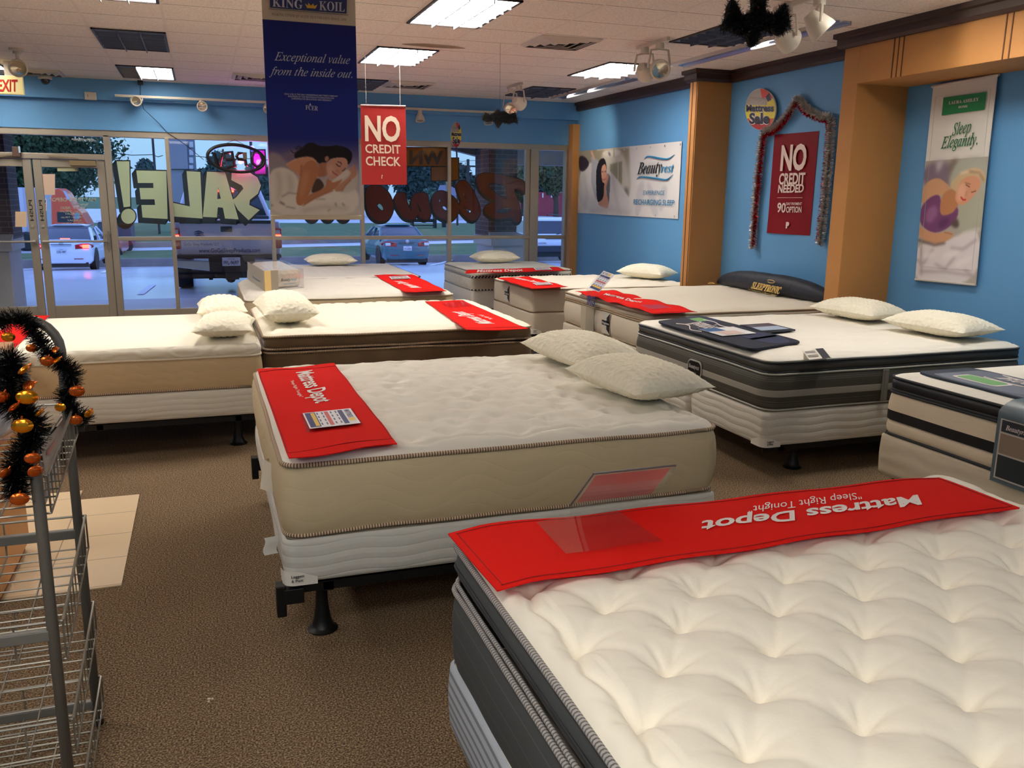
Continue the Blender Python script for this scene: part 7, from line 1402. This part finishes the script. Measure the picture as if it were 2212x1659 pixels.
# ================================================================ BATS
M_fur = mat('black_tinsel', (12, 13, 14), .35, .2); M_fcore = mat('black_core', (8, 8, 9), .8)
def inside(p, x, y):
    r = False; j = len(p) - 1
    for i in range(len(p)):
        if (p[i][1] > y) != (p[j][1] > y) and x < (p[j][0] - p[i][0]) * (y - p[i][1]) / (p[j][1] - p[i][1]) + p[i][0]: r = not r
        j = i
    return r
def bat(label, poly, y, n, L, seed):
    rs = np.random.RandomState(seed); W3 = [ony(*q, y) for q in poly]; c = np.mean(W3, 0); t = thing('hanging_bat', label, 'bat decoration', (c[0], y, min(p[2] for p in W3)), group='furry black bat decorations'); th = L * .8
    P2 = [(p[0], p[2]) for p in W3]; inn = offset_poly(P2, -L * .55); MB().slab([(a, y - th * .5, b_) for a, b_ in inn], (0, th, 0)).build('body', M_fcore, t)
    x0, x1 = min(p[0] for p in P2), max(p[0] for p in P2); z0, z1 = min(p[1] for p in P2), max(p[1] for p in P2); V = []
    while len(V) < 4 * n:
        x, z = rs.uniform(x0, x1), rs.uniform(z0, z1)
        if not inside(inn, x, z): continue
        p = np.array((x, y + rs.uniform(-1, 1) * th * .6, z)); d = rs.normal(size=3); d[1] -= .5; d /= np.linalg.norm(d); b_ = np.cross(d, rs.normal(size=3)); b_ /= np.linalg.norm(b_); e = p + d * L * rs.uniform(.5, 1.1); w_ = L * .05; V += [p - b_ * w_, p + b_ * w_, e + b_ * w_ * .4, e - b_ * w_ * .4]
    m = MB(); m.add(V, [(4 * i, 4 * i + 1, 4 * i + 2, 4 * i + 3) for i in range(n)]); m.build('tinsel_fur', M_fur, t)
    MB().tube([(c[0], y, c[2]), (c[0], y, ZC)], .0012, 4).build('thread', M_black, t); return t, c
t, c = bat('large furry black bat hanging from the ceiling, cut by the top edge', [(1580, -14), (1592, 2), (1604, 26), (1617, 20), (1618, -18), (1637, -8), (1658, -18), (1657, 20), (1668, 26), (1690, 2), (1700, 2), (1706, 30), (1714, 76), (1700, 72), (1680, 86), (1668, 78), (1650, 72), (1640, 92), (1628, 110), (1615, 108), (1606, 85), (1588, 82), (1570, 72), (1552, 76), (1552, 55), (1560, 40), (1566, 10)], 4.6, 10000, .036, 1)
e = ony(1637, 16, 4.6 - .03); MB().lathe([(.0, 0), (.006, .003), (0, .006)], 8, e, (0, -1, 0)).build('eye', mat('bat_eye', (150, 20, 24), .4), t)
bat('small furry black bat hanging before the header at the end of the track light', [(1075, 232), (1082, 237), (1090, 236), (1100, 243), (1114, 238), (1118, 250), (1123, 272), (1110, 268), (1100, 272), (1087, 268), (1076, 283), (1065, 266), (1052, 268), (1036, 260), (1040, 248), (1046, 238), (1058, 244), (1066, 240), (1069, 234)], 8.0, 3000, .030, 2)
# ================================================================ RACK, COUNTER, GARLAND
M_rk = mat('grey_rack_paint', (120, 118, 112), .4, .3); M_wire = mat('grey_wire', (146, 142, 132), .35, .6)
XR_ = -.428; XLk = -1.02; YN_, YFk = 2.35, 2.92
t = thing('wire_rack', 'grey wire display rack with three baskets at the left edge', 'display rack', ((XR_ + XLk) / 2, (YN_ + YFk) / 2, 0))
def uframe(y, zt):
    r = .10; P = [(XR_, y, 0), (XR_, y, zt - r)] + [(XR_ - r + r * math.cos(a), y, zt - r + r * math.sin(a)) for a in np.linspace(0, PI / 2, 7)[1:]] + [(XLk + r - r * math.sin(a), y, zt - r + r * math.cos(a)) for a in np.linspace(0, PI / 2, 7)] + [(XLk, y, 0)]
    MB().tube(P, .0145, 10).build('end_frame', M_rk, t, smooth=True)
    for x in (XR_, XLk): MB().lathe([(.018, 0), (.018, .02), (.012, .022)], 12, (x, y, 0)).build('foot', M_black, t)
uframe(YFk, 1.372); uframe(YN_, 1.372)
for y, z in ((YFk, .68), (YFk, .075), (YN_, .62), (YN_, .10)): MB().beam((XLk, y, z), (XR_, y, z), .022, .03).build('cross_bar', M_rk, t, bevel=.003)
def basket(z0, z1, h, nm='wire_basket'):
    """open wire tray sloping from the far frame down to the near one"""
    x0, x1 = XLk + .03, XR_ + .02; y0, y1 = YN_ + .03, YFk + .02; Z = lambda y: z0 + (z1 - z0) * (y - y0) / (y1 - y0); m = MB(); w_ = .0028
    for k in range(12): y = y0 + (y1 - y0) * k / 11; m.tube([(x0, y, Z(y) + h), (x0, y, Z(y)), (x1, y, Z(y)), (x1, y, Z(y) + h)], w_, 5)
    for k in range(6): x = x0 + (x1 - x0) * k / 5; m.tube([(x, y0, Z(y0) + h), (x, y0, Z(y0)), (x, y1, Z(y1)), (x, y1, Z(y1) + h)], w_, 5)
    for x in (x0, x1): m.tube([(x, y0, Z(y0) + h), (x, y1, Z(y1) + h)], w_ * 1.5, 6)
    for y in (y0, y1): m.tube([(x0, y, Z(y) + h), (x1, y, Z(y) + h)], w_ * 1.3, 6)
    m.build(nm, M_wire, t)
basket(.94, 1.0, .10); basket(.53, .62, .11); basket(.25, .33, .10); basket(.02, .07, .09)
# paper sign hanging on the rack side
q = [ony(104, 930, 2.75), ony(133, 905, 2.85), ony(133, 1020, 2.8), ony(113, 1080, 2.70)]
t = thing('hanging_paper', 'white paper price sign with an orange block hanging in the rack', 'paper sign', tuple(q[3])); a_ = ony(88, 965, 2.62); b2 = ony(133, 903, 2.86); c2_ = ony(133, 1010, 2.84); d2 = ony(94, 1100, 2.6)
def pp(u, v): return (a_ * (1 - u) + b2 * u) * (1 - v) + (d2 * (1 - u) + c2_ * u) * v + np.array((.006 * math.sin(3 * v + 2 * u), 0, 0))
m = MB(); m.grid(pp, 8, 8); m.grid(lambda u, v: pp(u, v) + (.0015, 0, 0), 8, 8); m.build('sheet', mat('paper_white', (206, 198, 188), .6), t, smooth=True)
def pq(nm, u0, v0, u1, v1, rgb): m = MB(); m.grid(lambda u, v: pp(u0 + (u1 - u0) * u, v0 + (v1 - v0) * v) + (.004, -.003, 0), 4, 4); m.build(nm, mat('print_%d_%d_%d' % rgb, rgb, .5), t)
pq('orange_block', .42, .42, .72, .62, (206, 120, 76)); pq('pink_stripe', .12, .14, .5, .22, (220, 160, 150))
MB().tube([a_ + (0, 0, .004), b2 + (0, 0, .004)], .003, 5).build('hanger', M_wire, t)
q = [ony(-30, 985, 2.5), ony(22, 935, 2.62), ony(14, 790, 2.66), ony(-30, 830, 2.5)]; 
t = thing('clear_brochure_holder', 'clear holder of blue brochures behind the garland at the left edge', 'brochure holder', tuple(q[0])); MB().slab(q, (.01, .012, 0)).build('holder', M_vinyl, t); q2 = [p * .9 + np.mean(q, 0) * .1 + (-.004, .03, 0) for p in q]; MB().slab(q2, (.002, .01, 0)).build('brochures', mat('print_150_165_190', (150, 165, 190), .5, var=(9, .3)), t)
# counter
t = thing('counter', 'orange wood counter end standing on the tile at the left edge', 'counter', (-1.3, 4.3, 0)); MB().box(-1.9, -.90, 3.95, 4.62, .05, 1.0).build('cabinet', mat('counter_wood', (206, 146, 84), .5, var=(3, .08)), t, bevel=.004); m = MB()
for x in (-.96, -.985, -1.01): m.box(x - .003, x + .003, 3.945, 3.95, .06, .98)
m.build('groove', mat('groove_brown', (0, 0, 0)), t); MB().box(-1.88, -.92, 3.98, 4.6, 0, .05).build('plinth', mat('plinth_brown', (120, 80, 44), .6), t); MB().box(-1.95, -.88, 3.92, 4.66, 1.0, 1.04).build('countertop', mat('counter_wood', (0, 0, 0)), t, bevel=.006)
# halloween garland
t = thing('halloween_garland', 'black tinsel garland with orange foil pumpkins wound round the rack', 'garland', tuple(ony(60, 1080, 2.3)))
g1 = smooth_path([ony(-20, 705, 2.90), ony(20, 690, 2.88), ony(42, 683, 2.88), ony(66, 705, 2.88), ony(88, 742, 2.86), ony(112, 772, 2.86), ony(140, 790, 2.87), ony(158, 810, 2.89), ony(150, 840, 2.91), ony(140, 862, 2.90), ony(152, 880, 2.88), ony(175, 898, 2.87), ony(190, 912, 2.87)], 10)
g2 = smooth_path([ony(-10, 790, 2.36), ony(15, 775, 2.35), ony(28, 790, 2.33), ony(20, 830, 2.31), ony(22, 870, 2.31), ony(55, 895, 2.31), ony(78, 920, 2.31), ony(60, 960, 2.32), ony(38, 1000, 2.33), ony(32, 1040, 2.34), ony(36, 1072, 2.33)], 10)
for k, (g_, n_, r_) in enumerate(((g1, 3600, .036), (g2, 4200, .041))):
    MB().tube(g_, .004, 5).build('core_wire', M_black, t); tinsel(g_, r_, n_, [mat('black_foil_tinsel', (10, 10, 11), .3, .3)], ['black_tinsel'], t, 20 + k, None, .0012, .8)
M_orf = mat('orange_foil', (250, 160, 40), .22, .9); M_oro = mat('dark_orange_foil', (220, 104, 40), .25, .8)
def pumpkin(px, py, y, s, m_, rot):
    o = ony(px, py, y); mb = MB(); mb.grid(lambda u, v: (lambda a, b_: (math.cos(a) * math.cos(b_) * (1 + .10 * math.cos(6 * a)), .35 * math.sin(a) * math.cos(b_), .82 * math.sin(b_)))(2 * PI * u, PI * (v - .5)), 25, 9)
    R_ = np.array(Matrix.Rotation(rot, 3, 'Y') @ Matrix.Rotation(rot * 1.7, 3, 'Z')); mb.v = [tuple(o + R_ @ (np.array(v) * s)) for v in mb.v]; k = mb.build('foil_pumpkin', m_, t, smooth=True)
    m = MB(); m.tube([o + R_ @ np.array((0, 0, .75)) * s, o + R_ @ np.array((.08, 0, 1.1)) * s], s * .12, 6); m.build('stem', M_oro, k)
for px, py, y, s, k, r in ((58, 858, 2.27, .022, 0, .1), (48, 920, 2.26, .022, 0, 0), (102, 780, 2.82, .019, 1, .3), (122, 778, 2.83, .017, 0, 1.0), (166, 845, 2.84, .021, 1, .2), (163, 907, 2.83, .018, 1, .1), (192, 893, 2.84, .018, 0, .6), (130, 880, 2.84, .016, 0, -.2), (18, 728, 2.84, .017, 0, .2), (52, 798, 2.26, .020, 0, .9), (62, 832, 2.29, .018, 1, 1.2), (30, 880, 2.27, .018, 1, .8), (70, 990, 2.28, .017, 1, .2), (76, 1018, 2.28, .018, 1, .4), (42, 1078, 2.29, .020, 1, .1), (12, 1022, 2.3, .018, 1, .6), (5, 858, 2.28, .018, 1, .4), (85, 892, 2.28, .014, 0, .8), (118, 755, 2.84, .012, 1, 1.3), (68, 752, 2.84, .015, 1, .3)): pumpkin(px, py, y, s, M_oro if k else M_orf, r)
# litter on the carpet
p = onz(452, 1512, 0); m = MB()
for k in range(5): d = np.random.RandomState(k).uniform(-.012, .012, 2); m.lathe([(.004, 0), (.005, .003), (0, .006)], 6, (p[0] + d[0], p[1] + d[1], 0))
m.solo('crumbs', mat('crumb_white', (210, 200, 180), .8), 'few pale crumbs on the carpet in front of the central bed', 'litter'); bpy.data.objects[-1] if 0 else None
o = bpy.data.objects['crumbs']; o['kind'] = 'stuff'
# ---------------------------------------------------------------- tidy
bpy.data.objects.remove(_to)
